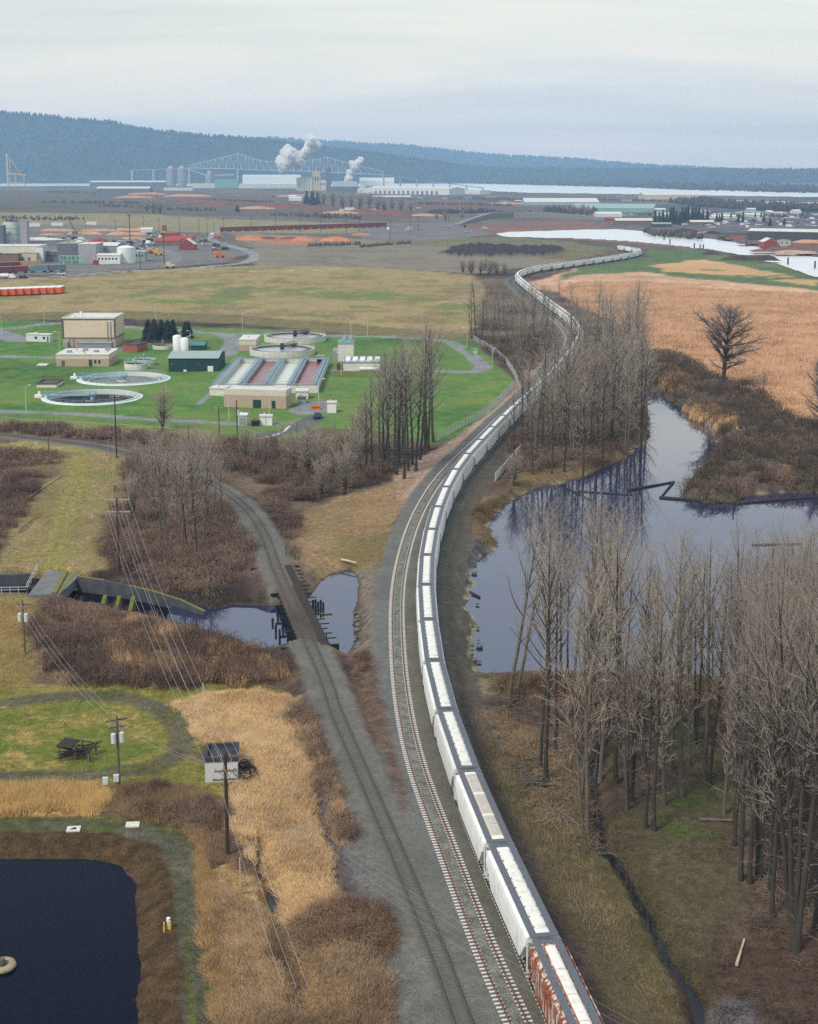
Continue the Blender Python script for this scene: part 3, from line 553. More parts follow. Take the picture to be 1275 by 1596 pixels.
# ------------------------------------------------------------------ railway tracks
M_rust = mat('rusty_rail', S(112, 78, 70), 0.7, 0.25, 3.0); M_steel = mat('worn_rail', S(120, 118, 116), 0.4, 0.2, 3.0, metal=0.4)
M_tie = mat('concrete_tie', S(206, 202, 194), 0.9, 0.12, 2.0); M_tied = mat('timber_tie', S(92, 88, 82), 0.95, 0.3, 1.5)
def track(name, label, line, step, width, tmat, rmat, z, ncount=100, skip=None, hh=0.055):
    t = thing(name, label, 'railway track', (line[0][0], line[0][1], 0)); o = np.r_[line[0], 0]
    for s in (-0.7525, 0.7525):
        l = resample(offset(line, s), 1.5); n = len(l); a, b2 = offset(l, 0.055), offset(l, -0.055); k = np.arange(n - 1)
        V = np.r_[np.c_[a, np.full(n, z + hh)], np.c_[b2, np.full(n, z + hh)], np.c_[a, np.full(n, z + 0.24)], np.c_[b2, np.full(n, z + 0.24)]] - o
        q = lambda i, j: np.c_[k + i * n, k + i * n + 1, k + j * n + 1, k + j * n]
        link('rail', npmesh('rail', V, [q(0, 2), q(3, 1), q(2, 3)]), rmat, t)
    pts = resample(line, step); g = np.gradient(pts, axis=0); ang = np.arctan2(g[:, 1], g[:, 0])
    keep = [i for i in range(len(pts)) if not (skip and skip(pts[i]))]
    ub = MB(); ub.rbox(0, 0, -0.12, 0.24, width, 0.12 + hh); um = ub.build('sleeper', tmat, t); me = um.data
    cam_d = {i: pts[i][1] for i in keep}; near = sorted([i for i in keep if pts[i][1] > 108], key=lambda i: cam_d[i])[:ncount]; ns = set(near)
    for n_, i in enumerate(near):
        ob = um if n_ == 0 else bpy.data.objects.new('sleeper', me)
        if n_: C.objects.link(ob); ob.parent = t
        ob.location = (pts[i][0] - o[0], pts[i][1] - o[1], z + 0.002 * (i % 2) + random.uniform(-0.006, 0.006)); ob.rotation_euler = (0, 0, ang[i])
    rb = MB()
    for i in keep:
        if i not in ns and pts[i][1] < 700: rb.rbox(pts[i][0] - o[0], pts[i][1] - o[1], z - 0.12, 0.24, width, 0.12 + hh, ang[i])
    tag(rb.build('sleepers', tmat, t), kind='stuff')
    return t
track('railway_track', 'empty main track with pale concrete ties and rust brown rails beside the freight train', MAIN, 0.61, 2.6, M_tie, M_rust, ZB)
track('railway_track', 'main track of pale concrete ties carrying the long freight train', TRAIN, 0.61, 2.6, M_tie, M_steel, ZB)
_d = lambda a: BRANCH[np.argmin(np.abs(BRANCH[:, 1] - a))]
ta, tb = P(430.4, 881.6, ZR), P(483, 1000, ZR)            # the two ends of the trestle
def crib(line, w, z, c, upto=700):
    l = resample(line, 1.0); l = l[l[:, 1] < upto]; a, b2 = offset(l, w / 2), offset(l, -w / 2); n = len(l); k = np.arange(n - 1)
    j = lambda: rng.normal(0, 0.008, n)
    V = np.r_[np.c_[a, np.full(n, z - 0.04)], np.c_[l, z + j()], np.c_[b2, np.full(n, z - 0.04)]]
    return tag(link('ballast', npmesh('ballast', V, [np.c_[k + n, k + n + 1, k + 1, k], np.c_[k + 2 * n, k + 2 * n + 1, k + n + 1, k + n]], np.tile(np.array(S(112, 112, 104)), (3 * n, 1)), smooth=True), M_ground), kind='structure')
crib(MAIN, 1.05, ZB + 0.12, None); crib(TRAIN, 1.05, ZB + 0.12, None)
track('railway_track', 'curved branch track with dark timber ties crossing the wooden trestle', BRANCH, 0.56, 2.55, M_tied, mat('dark_branch_rail', S(84, 76, 74), 0.6, 0.2, 3.0), ZB, hh=0.004)
# ------------------------------------------------------------------ covered hopper cars
M_white = mat('white_car_paint', S(214, 216, 212), 0.5, 0.07, 0.9, spec=0.4, col2=S(234, 236, 234), thr=(0.36, 0.5), stretch=(1.2, 1.2, 0.3)); M_whiteb = mat('grey_white_car_paint', S(206, 208, 206), 0.55, 0.1, 0.9, col2=S(228, 228, 222), thr=(0.4, 0.7))
M_cream = mat('cream_car_paint', S(222, 218, 202), 0.55, 0.1, 0.8)
M_walk = mat('galvanised_grating', S(96, 100, 108), 0.6, 0.15, 2.0); M_dark = mat('dark_running_gear', S(48, 46, 46), 0.8, 0.3, 2.0); M_hatch = mat('white_hatch', S(206, 202, 192), 0.5, 0.08, 0.8, col2=S(228, 226, 218), thr=(0.38, 0.52))
M_hatchg = mat('grey_hatch', S(186, 182, 176), 0.6, 0.15, 2.0); M_rim = mat('tan_coaming', S(214, 196, 166), 0.7, 0.12, 2.0)
def rustmat():
    m = mat('rust_streaked_paint', S(206, 200, 190), 0.7, 0.1, 1.0, col2=S(132, 70, 50), thr=(0.43, 0.53), stretch=(2.2, 2.2, 0.28)); return m
M_rustc = rustmat(); M_rustrib = mat('rusty_rib', S(150, 84, 58), 0.8, 0.3, 1.0, col2=S(206, 196, 184), thr=(0.5, 0.62), stretch=(1, 1, 0.4))
L, HW, ZT = 17.0, 1.62, 4.45                              # body length, half width, roof crown above the rail
def body_mesh(round_=True):
    """side sheets, bowed or flat, with hopper slopes under both ends"""
    V, F = [], []; prof = [(-HW, 1.05), (-HW - (0.05 if round_ else 0), 2.2), (-HW, 3.45), (-HW + 0.10, 3.95), (-HW + 0.42, 4.25), (-0.5, 4.42), (0.5, 4.42), (HW - 0.42, 4.25), (HW - 0.10, 3.95), (HW, 3.45), (HW + (0.05 if round_ else 0), 2.2), (HW, 1.05)]
    b = MB(); n = len(prof); xs = [-L / 2 + 0.25, -L / 2 + 0.5, -L / 2 + 2.4, L / 2 - 2.4, L / 2 - 0.5, L / 2 - 0.25]; lo = [3.25, 3.05, 1.05, 1.05, 3.05, 3.25]
    b.v = [(x, y, max(z, l)) for x, l in zip(xs, lo) for y, z in prof]
    for i in range(len(xs) - 1):
        for j in range(n - 1): b.f.append((i * n + j, i * n + j + 1, (i + 1) * n + j + 1, (i + 1) * n + j))
        b.f.append((i * n + n - 1, i * n, (i + 1) * n, (i + 1) * n + n - 1))
    b.f.append(tuple(range(n))); b.f.append(tuple(range(len(xs) * n - 1, (len(xs) - 1) * n - 1, -1)))
    return b
def make_car(name, label, style, bm_):
    t = thing(name, label, 'railcar', (0, 0, 0), 0, 'covered hopper cars of the long freight train')
    bd = body_mesh(style != 'rust').build('body', bm_, t)
    for sx in (-1, 1):                                    # end cages: corner posts, ladders, collision frame
        e = MB(); x = sx * (L / 2 + 0.05)
        for y in (-1.5, 1.5): e.box(x - 0.08, x + 0.08, y - 0.07, y + 0.07, 1.0, 4.0)
        for y in (-0.62, 0.62): e.box(x - 0.07, x + 0.07, y - 0.06, y + 0.06, 1.0, 3.3)
        e.box(x - 0.1, x + 0.1, -1.55, 1.55, 0.88, 1.12); e.box(x - 0.12, x + 0.02, -1.52, 1.52, 3.85, 3.98)
        for k in range(7): e.box(x + sx * 0.05 - 0.02, x + sx * 0.05 + 0.02, -1.45, -1.0, 1.3 + k * 0.36, 1.34 + k * 0.36)
        e.build('end_frame', bm_, t)
    s = MB()
    for y in (-HW + 0.03, HW - 0.03): s.box(-L / 2, L / 2, y - 0.06, y + 0.06, 0.86, 1.06)
    s.box(-L / 2, L / 2, -0.25, 0.25, 0.7, 1.0); s.build('underframe', M_dark, t)
    for y in (-0.98, 0.98):                               # running boards
        w = MB(); w.box(-L / 2 - 0.35, L / 2 + 0.35, y - 0.33, y + 0.33, 4.42, 4.48); w.build('walkway', M_walk, t)
    w = MB()
    for sx in (-1, 1): w.box(sx * (L / 2 + 0.02) - 0.3, sx * (L / 2 + 0.02) + 0.3, -0.64, 0.64, 4.425, 4.475)
    w.build('walkway', M_walk, t)
    if style == 'trough':
        h = MB()
        for k in range(4): x = -7.5 + k * 3.75; h.extr_x([(-0.5, 4.43), (0.5, 4.43), (0.5, 4.52), (0.3, 4.57), (-0.3, 4.57), (-0.5, 4.52)], x + 0.015, x + 3.735)
        hh_ = h.build('hatch', M_hatch, t)
        for k in range(9):
            x = -7.1 + k * 1.78; c = MB(); c.box(x - 0.05, x + 0.05, -0.62, 0.62, 4.40, 4.425); c.box(x - 0.05, x + 0.05, -0.57, -0.505, 4.425, 4.54); c.box(x - 0.05, x + 0.05, 0.505, 0.57, 4.425, 4.54); c.build('latch', M_walk, hh_)
    elif style == 'pairs':
        r_ = MB(); h = MB()
        for x0, x1 in ((-7.4, -3.0), (-2.4, 2.2), (2.9, 7.4)):
            r_.box(x0, x1, -0.56, 0.56, 4.43, 4.54); n = 2
            for k in range(n):
                a = x0 + 0.15 + k * (x1 - x0) / n; h.box(a, a + (x1 - x0) / n - 0.3, -0.46, 0.46, 4.545, 4.63)
                h.box(a + 0.3, a + (x1 - x0) / n - 0.6, -0.2, 0.2, 4.632, 4.66)
        rr = r_.build('hatch', M_rim, t); h.build('hatch_cover', M_hatchg, rr)
    elif style == 'rounds':
        h = MB()
        for k in range(10): h.lathe([(0.01, 4.64), (0.3, 4.63), (0.42, 4.54), (0.42, 4.43)], 12, -7.0 + k * 1.55, 0)
        h.box(-7.8, 7.8, -0.5, 0.5, 4.43, 4.475); h.build('hatch', M_hatch, t)
    else:
        r_ = MB(); h = MB(); r_.box(-7.6, 7.6, -0.55, 0.55, 4.43, 4.5)
        for k in range(4): x = -7.5 + k * 3.76; h.extr_x([(-0.46, 4.505), (0.46, 4.505), (0.46, 4.6), (0.25, 4.66), (-0.25, 4.66), (-0.46, 4.6)], x + 0.05, x + 3.68)
        rr = r_.build('hatch', M_rustrib, t); h.build('hatch_cover', M_hatch, rr)
        for y in (-1, 1):
            p = MB()
            for k in range(19):
                x = -L / 2 + 0.55 + k * (L - 1.1) / 18; z0 = 1.06 if abs(x) < L / 2 - 2.4 else 2.3 + max(0, abs(x) - L / 2 + 1.6) * 0.8
                p.box(x - 0.07, x + 0.07, y * HW - 0.10 if y < 0 else HW + 0.004, y * HW - 0.004 if y < 0 else HW + 0.10, z0, 3.9)
            p.box(-L / 2 + 0.3, L / 2 - 0.3, -HW - 0.11 if y < 0 else HW + 0.005, -HW - 0.005 if y < 0 else HW + 0.11, 3.9, 4.0); p.build('side_rib', M_rustrib, t)
    h = MB()                                              # discharge gates
    for k in range(3):
        x = -4.3 + k * 4.3; z = 0.35
        h.add([(x - 2.0, -1.45, 1.05), (x + 2.0, -1.45, 1.05), (x + 2.0, 1.45, 1.05), (x - 2.0, 1.45, 1.05), (x - 0.35, -0.6, z), (x + 0.35, -0.6, z), (x + 0.35, 0.6, z), (x - 0.35, 0.6, z)],
              [(0, 1, 2, 3), (7, 6, 5, 4), (0, 4, 5, 1), (1, 5, 6, 2), (2, 6, 7, 3), (3, 7, 4, 0)])
    h.build('discharge_hopper', bm_, t)
    for sx in (-1, 1):
        g = MB()
        for y in (-1.0, 1.0):
            g.extr_y([(sx * 6.9 - 1.25, 0.40), (sx * 6.9 - 0.5, 0.28), (sx * 6.9 + 0.5, 0.28), (sx * 6.9 + 1.25, 0.40), (sx * 6.9 + 1.25, 0.58), (sx * 6.9 + 0.45, 0.74), (sx * 6.9 - 0.45, 0.74), (sx * 6.9 - 1.25, 0.58)], y - 0.07, y + 0.07)
        g.box(sx * 6.9 - 0.25, sx * 6.9 + 0.25, -1.1, 1.1, 0.4, 0.72); tr = g.build('bogie', M_dark, t)
        w = MB()
        for dx_ in (-0.9, 0.9):
            for y in (-0.76, 0.76):
                n = 16; pr = [(sx * 6.9 + dx_ + 0.45 * math.cos(2 * math.pi * i / n), 0.452 + 0.45 * math.sin(2 * math.pi * i / n)) for i in range(n)]; w.extr_y(pr, y - 0.06, y + 0.06)
            w.tube([(sx * 6.9 + dx_, -0.7, 0.452), (sx * 6.9 + dx_, 0.7, 0.452)], 0.08, 8)
        w.build('wheel', M_steel, tr)
        c = MB(); c.box(min(sx * 8.4, sx * 9.0), max(sx * 8.4, sx * 9.0), -0.12, 0.12, 0.62, 0.88); c.box(min(sx * 8.85, sx * 9.04), max(sx * 8.85, sx * 9.04), -0.2, 0.2, 0.58, 0.92); c.build('coupler', M_dark, t)
    return t
PITCH = 18.16
s_tr = np.r_[0, np.cumsum(np.hypot(*np.diff(TRAIN, axis=0).T))]
g0 = P(851, 1462, ZR + 4.35); k0 = np.argmin(np.hypot(TRAIN[:, 0] - g0.x, TRAIN[:, 1] - g0.y)); S0 = s_tr[k0]
tail = P(956, 389.2, ZR); kt = np.argmin(np.hypot(TRAIN[:, 0] - tail.x, TRAIN[:, 1] - tail.y)); NCAR = int((s_tr[kt] - S0) // PITCH) + 1
def on_track(s):
    i = np.searchsorted(s_tr, s) - 1; i = min(max(i, 1), len(TRAIN) - 2); f = (s - s_tr[i]) / (s_tr[i + 1] - s_tr[i]); return TRAIN[i] * (1 - f) + TRAIN[i + 1] * f
_u = ['zeroth', 'first', 'second', 'third', 'fourth', 'fifth', 'sixth', 'seventh', 'eighth', 'ninth', 'tenth', 'eleventh', 'twelfth', 'thirteenth', 'fourteenth', 'fifteenth', 'sixteenth', 'seventeenth', 'eighteenth', 'nineteenth', 'twentieth']
ORD = _u + ['twenty-' + w for w in _u[1:10]] + ['thirtieth'] + ['thirty-' + w for w in _u[1:10]] + ['fortieth'] + ['forty-' + w for w in _u[1:10]]
proto = {}
styles = ['rust', 'trough', 'pairs', 'trough2', 'trough', 'trough', 'trough', 'trough2', 'rounds', 'trough', 'trough', 'rounds', 'trough2', 'trough', 'trough', 'cream']
words = {'rust': 'rust streaked ribbed hopper car with white hatches leading the train', 'trough': 'white hopper car with trough hatch', 'pairs': 'white hopper car with grey hatches in tan frames', 'trough2': 'dull white hopper car with trough hatch', 'rounds': 'white hopper car with round roof hatches', 'cream': 'cream coloured hopper car with trough hatch'}
far_me = None
for i in range(NCAR):
    sc_ = S0 + (i - 0.5) * PITCH
    a, b2 = on_track(sc_ - 6.9), on_track(sc_ + 6.9); mid = (a + b2) / 2; ang = math.atan2(b2[1] - a[1], b2[0] - a[0])
    st_ = styles[i] if i < len(styles) else ['trough', 'cream', 'trough2', 'trough', 'rounds'][(i * 7 + i // 3) % 5]
    if i == 0: lab = words['rust']
    elif i <= 26: lab = words[st_] + ', ' + ORD[i] + ' behind the rust streaked car'
    else: lab = {'cream': 'cream hopper car', 'trough2': 'dull white hopper car'}.get(st_, 'white hopper car') + ', ' + (ORD[NCAR - i] + ' from' if NCAR - i > 1 else 'last at') + ' the far end of the train'
    loc = (mid[0], mid[1], ZR - 0.045)
    if i < 26:
        if st_ not in proto: o = make_car('hopper_car', lab, {'trough2': 'trough', 'cream': 'trough'}.get(st_, st_), {'rust': M_rustc, 'trough2': M_whiteb, 'cream': M_cream}.get(st_, M_white)); proto[st_] = o; o.location = loc; o.rotation_euler = (0, 0, ang)
        else: o = dup(proto[st_], loc, ang, lab)
    else:                                                 # too far off to show more than body, roof walk and running gear
        if far_me is None:
            fb = body_mesh(); kk = len(fb.f)
            for y in (-0.98, 0.98): fb.box(-L / 2 - 0.3, L / 2 + 0.3, y - 0.33, y + 0.33, 4.42, 4.48)
            k1 = len(fb.f)
            for k in range(4): x = -7.5 + k * 3.75; fb.box(x, x + 3.65, -0.5, 0.5, 4.43, 4.62)
            for sx in (-1, 1):
                for y in (-1.5, 1.5): fb.box(sx * (L / 2 + 0.05) - 0.08, sx * (L / 2 + 0.05) + 0.08, y - 0.07, y + 0.07, 1.0, 4.0)
            k2 = len(fb.f)
            for sx in (-1, 1): fb.box(sx * 6.9 - 1.3, sx * 6.9 + 1.3, -1.1, 1.1, 0.05, 0.8)
            fb.box(-8.95, 8.95, -0.4, 0.4, 0.65, 1.0)
            far_me = {}
            for nm, m_ in (('w', M_white), ('c', M_cream), ('g', M_whiteb)):
                me = bpy.data.meshes.new('hopper_car'); me.from_pydata(fb.v, [], fb.f)
                for q in (m_, M_walk, M_dark): me.materials.append(q)
                me.polygons.foreach_set('material_index', [0] * kk + [1] * (k1 - kk) + [0] * (k2 - k1) + [2] * (len(fb.f) - k2)); far_me[nm] = me
        o = bpy.data.objects.new('hopper_car', far_me[{'cream': 'c', 'trough2': 'g'}.get(st_, 'w')]); C.objects.link(o); o.location = loc; o.rotation_euler = (0, 0, ang)
        tag(o, lab, 'railcar', 'covered hopper cars of the long freight train')
# ------------------------------------------------------------------ bare trees
M_bark = mat('grey_bark', S(66, 62, 57), 0.95, 0.3, 1.2, stretch=(1, 1, 0.3)); M_barkp = mat('pale_bark', S(100, 93, 82), 0.95, 0.3, 1.5, stretch=(1, 1, 0.3))
M_twig = mat('grey_brown_twigs', S(148, 138, 127), 0.95, 0.2, 0.3); M_twigp = mat('buff_twigs', S(168, 156, 141), 0.95, 0.2, 0.3); M_twigd = mat('dark_twigs', S(138, 128, 120), 0.95, 0.2, 0.3)
class TB:
    """many tapered tubes gathered as arrays"""
    def __init__(s): s.V = []; s.F = []; s.n = 0
    def tube(s, P_, r, n):
        P_ = np.asarray(P_, float); k = len(P_); d = np.gradient(P_, axis=0); d /= np.linalg.norm(d, axis=1)[:, None] + 1e-9
        a = np.cross(d, [0.31, 0.17, 0.93]); m = np.linalg.norm(a, axis=1) < 1e-3; a[m] = [1, 0, 0]; a /= np.linalg.norm(a, axis=1)[:, None]; b = np.cross(d, a)
        w = np.arange(n) * 2 * np.pi / n
        v = P_[:, None, :] + (a[:, None, :] * np.cos(w)[None, :, None] + b[:, None, :] * np.sin(w)[None, :, None]) * np.asarray(r)[:, None, None]
        s.V.append(v.reshape(-1, 3)); i = np.arange(k - 1)[:, None] * n; j = np.arange(n)[None, :]; jn = (j + 1) % n
        s.F.append((np.stack([i + j, i + jn, i + n + jn, i + n + j], -1).reshape(-1, 4)) + s.n); s.n += k * n
    def mesh(s, name): return npmesh(name, np.concatenate(s.V), [np.concatenate(s.F)])
def rot_about(v, axis, a):
    axis = axis / np.linalg.norm(axis); return v * math.cos(a) + np.cross(axis, v) * math.sin(a) + axis * np.dot(axis, v) * (1 - math.cos(a))
def make_tree_meshes(seed, h, cw, first=0.35, nb=60, up=52, lean=0.0, thick=1.0, stems=1, twr=0.012, gnarly=0.0, sub=7, subsub=4):
    r = np.random.default_rng(seed); T, K = TB(), TB()
    def limb(p, d, L_, r0, lvl):
        ns = (6, 4, 3, 2)[lvl]; pts = [p]; q = p.copy(); dd = d.copy()
        for i in range(ns):
            dd = dd + r.normal(0, (0.055, 0.08, 0.12, 0.15)[lvl] * (1 + gnarly), 3) + np.array([0, 0, (0.09, 0.08, 0.06, 0)[lvl] * (1 - gnarly * 0.6)]); dd /= np.linalg.norm(dd); q = q + dd * L_ / ns; pts.append(q)
        pts = np.array(pts); rr = np.linspace(r0, max(twr * 0.55, r0 * 0.25), ns + 1)
        ((T if (lvl == 0 and r0 > 0.05) else K)).tube(pts, rr, (5, 4, 3, 3)[lvl])
        if lvl >= 3 or L_ < 0.5: return
        m = (sub + int(L_ * 0.7), subsub + int(L_), 3)[lvl] if lvl < 2 else (2 if L_ > 0.9 else 0)
        for k in range(m):
            t = 0.18 + 0.8 * (k + r.random()) / m; i = min(int(t * ns), ns - 1); f = t * ns - i; bp = pts[i] * (1 - f) + pts[i + 1] * f
            ax = pts[i + 1] - pts[i]; ax /= np.linalg.norm(ax); side = np.cross(ax, r.normal(0, 1, 3)); nd = rot_about(ax, side, R(r.uniform(28, 58)))
            limb(bp, nd, L_ * (0.42, 0.5, 0.5)[lvl] * r.uniform(0.6, 1.15) * (1.15 - 0.5 * t), max(twr, rr[i] * 0.5), lvl + 1)
    for s_ in range(stems):
        hh = h * (1 if s_ == 0 else r.uniform(0.65, 0.95)); a0 = r.uniform(0, 6.28); off = 0 if s_ == 0 else r.uniform(0.2, 0.7); sl = lean + (0.0 if stems == 1 else r.uniform(0.04, 0.16) if stems > 2 else 0.05 * s_)
        n = 14; z = np.linspace(0, hh, n); wob = np.cumsum(r.normal(0, 0.012 * hh / n * 2, (n, 2)), axis=0)
        tr = np.c_[off * math.cos(a0) + sl * math.cos(a0) * z + wob[:, 0], off * math.sin(a0) + sl * math.sin(a0) * z + wob[:, 1], z]; tr[0, 2] = -0.4
        R0 = (0.05 + 0.0085 * hh) * thick; rad = R0 * (1 - z / hh) ** 0.8 + 0.015; rad[0] = R0 * 1.45; rad[1] = R0 * 0.98
        T.tube(tr, rad, 7)
        N_ = nb if stems == 1 else int(nb * 0.6)
        for k in range(N_):
            t = first + (0.985 - first) * (k + r.random() * 0.8) / N_; zi = t * (n - 1); i = min(int(zi), n - 2); f = zi - i; p = tr[i] * (1 - f) + tr[i + 1] * f
            u = (t - first) / (1 - first); prof = (0.55 + 0.75 * u if u < 0.45 else 0.89 * (1 - ((u - 0.45) / 0.57) ** 1.6) + 0.10)
            Lb = cw * prof * r.uniform(0.65, 1.25); az = k * 2.399 + r.normal(0, 0.3); e = R(up + 22 * u + r.normal(0, 9))
            limb(p, np.array([math.cos(az) * math.cos(e), math.sin(az) * math.cos(e), math.sin(e)]), Lb, max(0.014, min((rad[i] * 0.55), 0.022 + Lb * 0.012) * (1 + 1.6 * gnarly)), 0)
        for k in range(int(6 * first * hh / 6)):            # a few dead snags low on the trunk
            z_ = r.uniform(0.05, max(first, 0.06)) * (n - 1); i = int(z_); p = tr[i]; az = r.uniform(0, 6.28); limb(p, np.array([math.cos(az), math.sin(az), 0.2]), r.uniform(0.6, 2.2), 0.02, 2)
    return T.mesh('trunk'), K.mesh('crown')
TREES = {}
def tree_kind(key, bark, twig, **kw):
    a, b = make_tree_meshes(**kw); a.materials.append(bark); b.materials.append(twig); TREES[key] = (a, b, kw['h'])
for k in range(5): tree_kind('tall%d' % k, M_bark, M_twigp if k % 2 else M_twig, seed=20 + k, h=26, cw=6.8 + 0.8 * (k % 3), first=0.24 + 0.06 * k, nb=22 + k, up=46, sub=4, subsub=3, twr=0.0095, thick=0.8, stems=2 if k == 4 else 1)
for k in range(3): tree_kind('pale%d' % k, M_barkp, M_twigp, seed=40 + k, h=24, cw=6.8 + 0.6 * k, first=0.28, nb=22, up=44, stems=2 if k == 1 else 1, sub=4, subsub=3, twr=0.010, thick=0.9)
for k in range(3): tree_kind('dark%d' % k, M_bark, M_twigd if k else M_twig, seed=50 + k, h=25, cw=6.6, first=0.32, nb=23, up=46, sub=4, subsub=3, twr=0.010, thick=0.9)
for k in range(2): tree_kind('multi%d' % k, M_bark, M_twigp, seed=60 + k, h=14, cw=4.6, first=0.10, nb=34, up=40, stems=5, sub=5, subsub=3, thick=0.8)
tree_kind('broad', M_bark, M_twigd, seed=71, h=20, cw=9.0, first=0.2, nb=44, up=30, thick=2.0, gnarly=0.8, sub=9, subsub=5)
for k in range(2): tree_kind('sapling%d' % k, M_barkp, M_twigp, seed=80 + k, h=12, cw=2.2, first=0.22, nb=36, up=50, sub=5, subsub=3)
tree_kind('snag', M_barkp, M_twigp, seed=90, h=18, cw=4.2, first=0.35, nb=22, up=20, gnarly=0.5, thick=1.3)
def tree(key, px, py, hpx_, label, group=None, rz=None, lean=0.0, leanaz=0.0, nm='bare_tree', wide=1.0):
    a, b, h0 = TREES[key]; q = P(px, py, 0); z = gz(q.x, q.y); H_ = hpx(py, hpx_); s = H_ / h0
    t = thing(nm, label, 'tree', (q.x, q.y, z), random.uniform(0, 6.28) if rz is None else rz, group); t.scale = (s * wide, s * wide, s)
    t.rotation_euler = (R(random.gauss(0, 2.4)), R(random.gauss(0, 2.4)), t.rotation_euler[2])
    if lean: t.rotation_mode = 'XYZ'; t.rotation_euler = (0, R(lean), 0)
    for nme, me in (('trunk', a), ('crown', b)):
        o = bpy.data.objects.new(nme, me); C.objects.link(o); o.parent = t
    return t
def grove(lst, keys, label, group, jit=0.16, wide=1.0):
    for i, e in enumerate(lst):
        x, y, h = e[:3]; k = e[3] if len(e) > 3 else keys[(i * 7 + int(x)) % len(keys)]
        tree(k, x, y, h * random.uniform(1 - jit, 1 + jit), label, group, wide=wide)
tall = ['tall0', 'tall1', 'tall2', 'tall3', 'tall4']; dark = ['dark0', 'dark1', 'dark2', 'tall1']; pale = ['pale0', 'pale1', 'pale2', 'tall3']
tree('pale0', 793, 1092, 345, 'pale leaning tree nearest the train at the lagoon corner', lean=9.0)
tree('sapling0', 806, 1082, 215, 'thin leaning tree beside the pale leaning one by the lagoon corner', lean=10.0)
grove([(843, 1200, 400), (851, 1218, 390), (866, 1168, 350), (876, 1072, 285), (884, 1066, 270), (862, 1075, 240), (905, 1244, 440), (915, 1304, 470), (906, 1190, 380), (950, 1112, 330), (961, 1222, 430), (977, 1262, 300), (986, 1248, 330), (1000, 1172, 340), (1005, 1292, 350), (940, 1150, 370), (925, 1100, 320)], pale + tall, 'tall bare tree of the grove between train and brook', 'trees between the train and the brook')
grove([(1020, 1296, 430), (1062, 1242, 390), (1098, 1222, 380), (1106, 1228, 360), (1030, 1180, 300), (1085, 1160, 300), (1002, 1066, 235), (1042, 1060, 265), (1062, 1056, 195), (1092, 1060, 200), (1024, 1090, 220), (975, 1075, 250), (1110, 1100, 230)], tall + pale, 'slender bare tree on the forest floor right of the brook', 'slender trees right of the brook')
rl = []
for x, y, h, *_ in [(1155, 1372, 520), (1168, 1378, 470), (1180, 1368, 500), (1192, 1290, 420), (1210, 1330, 470), (1236, 1440, 560), (1243, 1482, 590), (1262, 1402, 540), (1275, 1350, 490), (1300, 1420, 560), (1150, 1250, 390), (1180, 1210, 370), (1205, 1230, 390), (1232, 1260, 420), (1255, 1290, 430), (1285, 1250, 420), (1140, 1130, 280), (1165, 1120, 290), (1190, 1140, 310), (1215, 1130, 300), (1240, 1150, 320), (1265, 1140, 310), (1290, 1160, 330), (1125, 1065, 200), (1150, 1068, 215), (1172, 1064, 220), (1195, 1070, 230), (1222, 1066, 225), (1248, 1070, 235), (1272, 1068, 230), (1160, 1180, 330), (1225, 1190, 350), (1262, 1200, 360), (1300, 1330, 480), (1210, 1090, 250), (1180, 1095, 255), (1235, 1370, 500), (1290, 1520, 640), (1145, 1320, 330), (1300, 1100, 260), (1200, 1390, 420), (1222, 1300, 400), (1246, 1340, 450), (1270, 1450, 520), (1284, 1390, 500), (1176, 1320, 400), (1196, 1180, 340), (1216, 1260, 390), (1250, 1220, 380), (1275, 1210, 380), (1152, 1150, 300), (1300, 1470, 560), (1132, 1190, 300), (1240, 1110, 280), (1205, 1430, 430)]:
    rl.append((x, y, h))
grove(rl, tall + dark[:2], 'tall bare tree in the dense wood along the right edge', 'wood along the right edge')
grove([(1010, 1230, 260), (1045, 1200, 250), (1075, 1195, 240), (990, 1140, 260), (1015, 1120, 240), (1055, 1130, 250), (1072, 1100, 220), (1120, 1160, 250), (935, 1210, 300), (965, 1160, 280), (890, 1110, 230), (855, 1130, 260), (1035, 1255, 280), (1128, 1270, 280), (960, 1060, 200), (1015, 1056, 190), (1075, 1056, 180), (925, 1064, 220)], ['sapling0', 'sapling1', 'tall0', 'sapling1'], 'thin young bare tree between the taller ones by the brook', 'young trees by the brook')
tree('snag', 1165, 1215, 330, 'pale crooked tree with wide dead branches inside the wood'); tree('snag', 915, 1130, 290, 'bleached tree with drooping broken branches beside the brook', rz=1.0)
# grove between the train and the lagoon
mg = [(812, 692, 140), (820, 700, 150), (835, 706, 150), (846, 706, 155), (856, 712, 150), (870, 694, 150), (880, 702, 170), (893, 708, 165), (905, 696, 170), (920, 702, 165), (932, 692, 175), (950, 694, 180), (965, 690, 170), (985, 682, 160), (1000, 672, 150), (1008, 655, 150), (800, 720, 140), (880, 735, 150), (910, 738, 150), (860, 740, 140), (940, 722, 160), (975, 702, 165), (830, 742, 120),
      (815, 655, 140), (840, 660, 150), (868, 655, 150), (895, 650, 150), (915, 655, 150), (940, 650, 155), (960, 645, 150), (985, 640, 150), (1003, 620, 140), (905, 615, 130), (930, 610, 130), (955, 605, 130), (980, 600, 130), (1000, 590, 120), (918, 580, 115), (945, 575, 115), (970, 570, 115), (992, 562, 105), (930, 550, 95), (955, 545, 95), (980, 538, 90), (915, 548, 90), (895, 590, 110)]
mg += [(x, y, random.uniform(115, 155)) for x, y in [(random.uniform(812, 1000), random.uniform(560, 705)) for _ in range(44)] if x > np.interp(y, [560, 600, 650, 705], [905, 872, 835, 815])][:24]
grove(mg, tall + pale, 'tall bare tree in the grove between the train and the lagoon', 'grove between the train and the lagoon', wide=1.25)
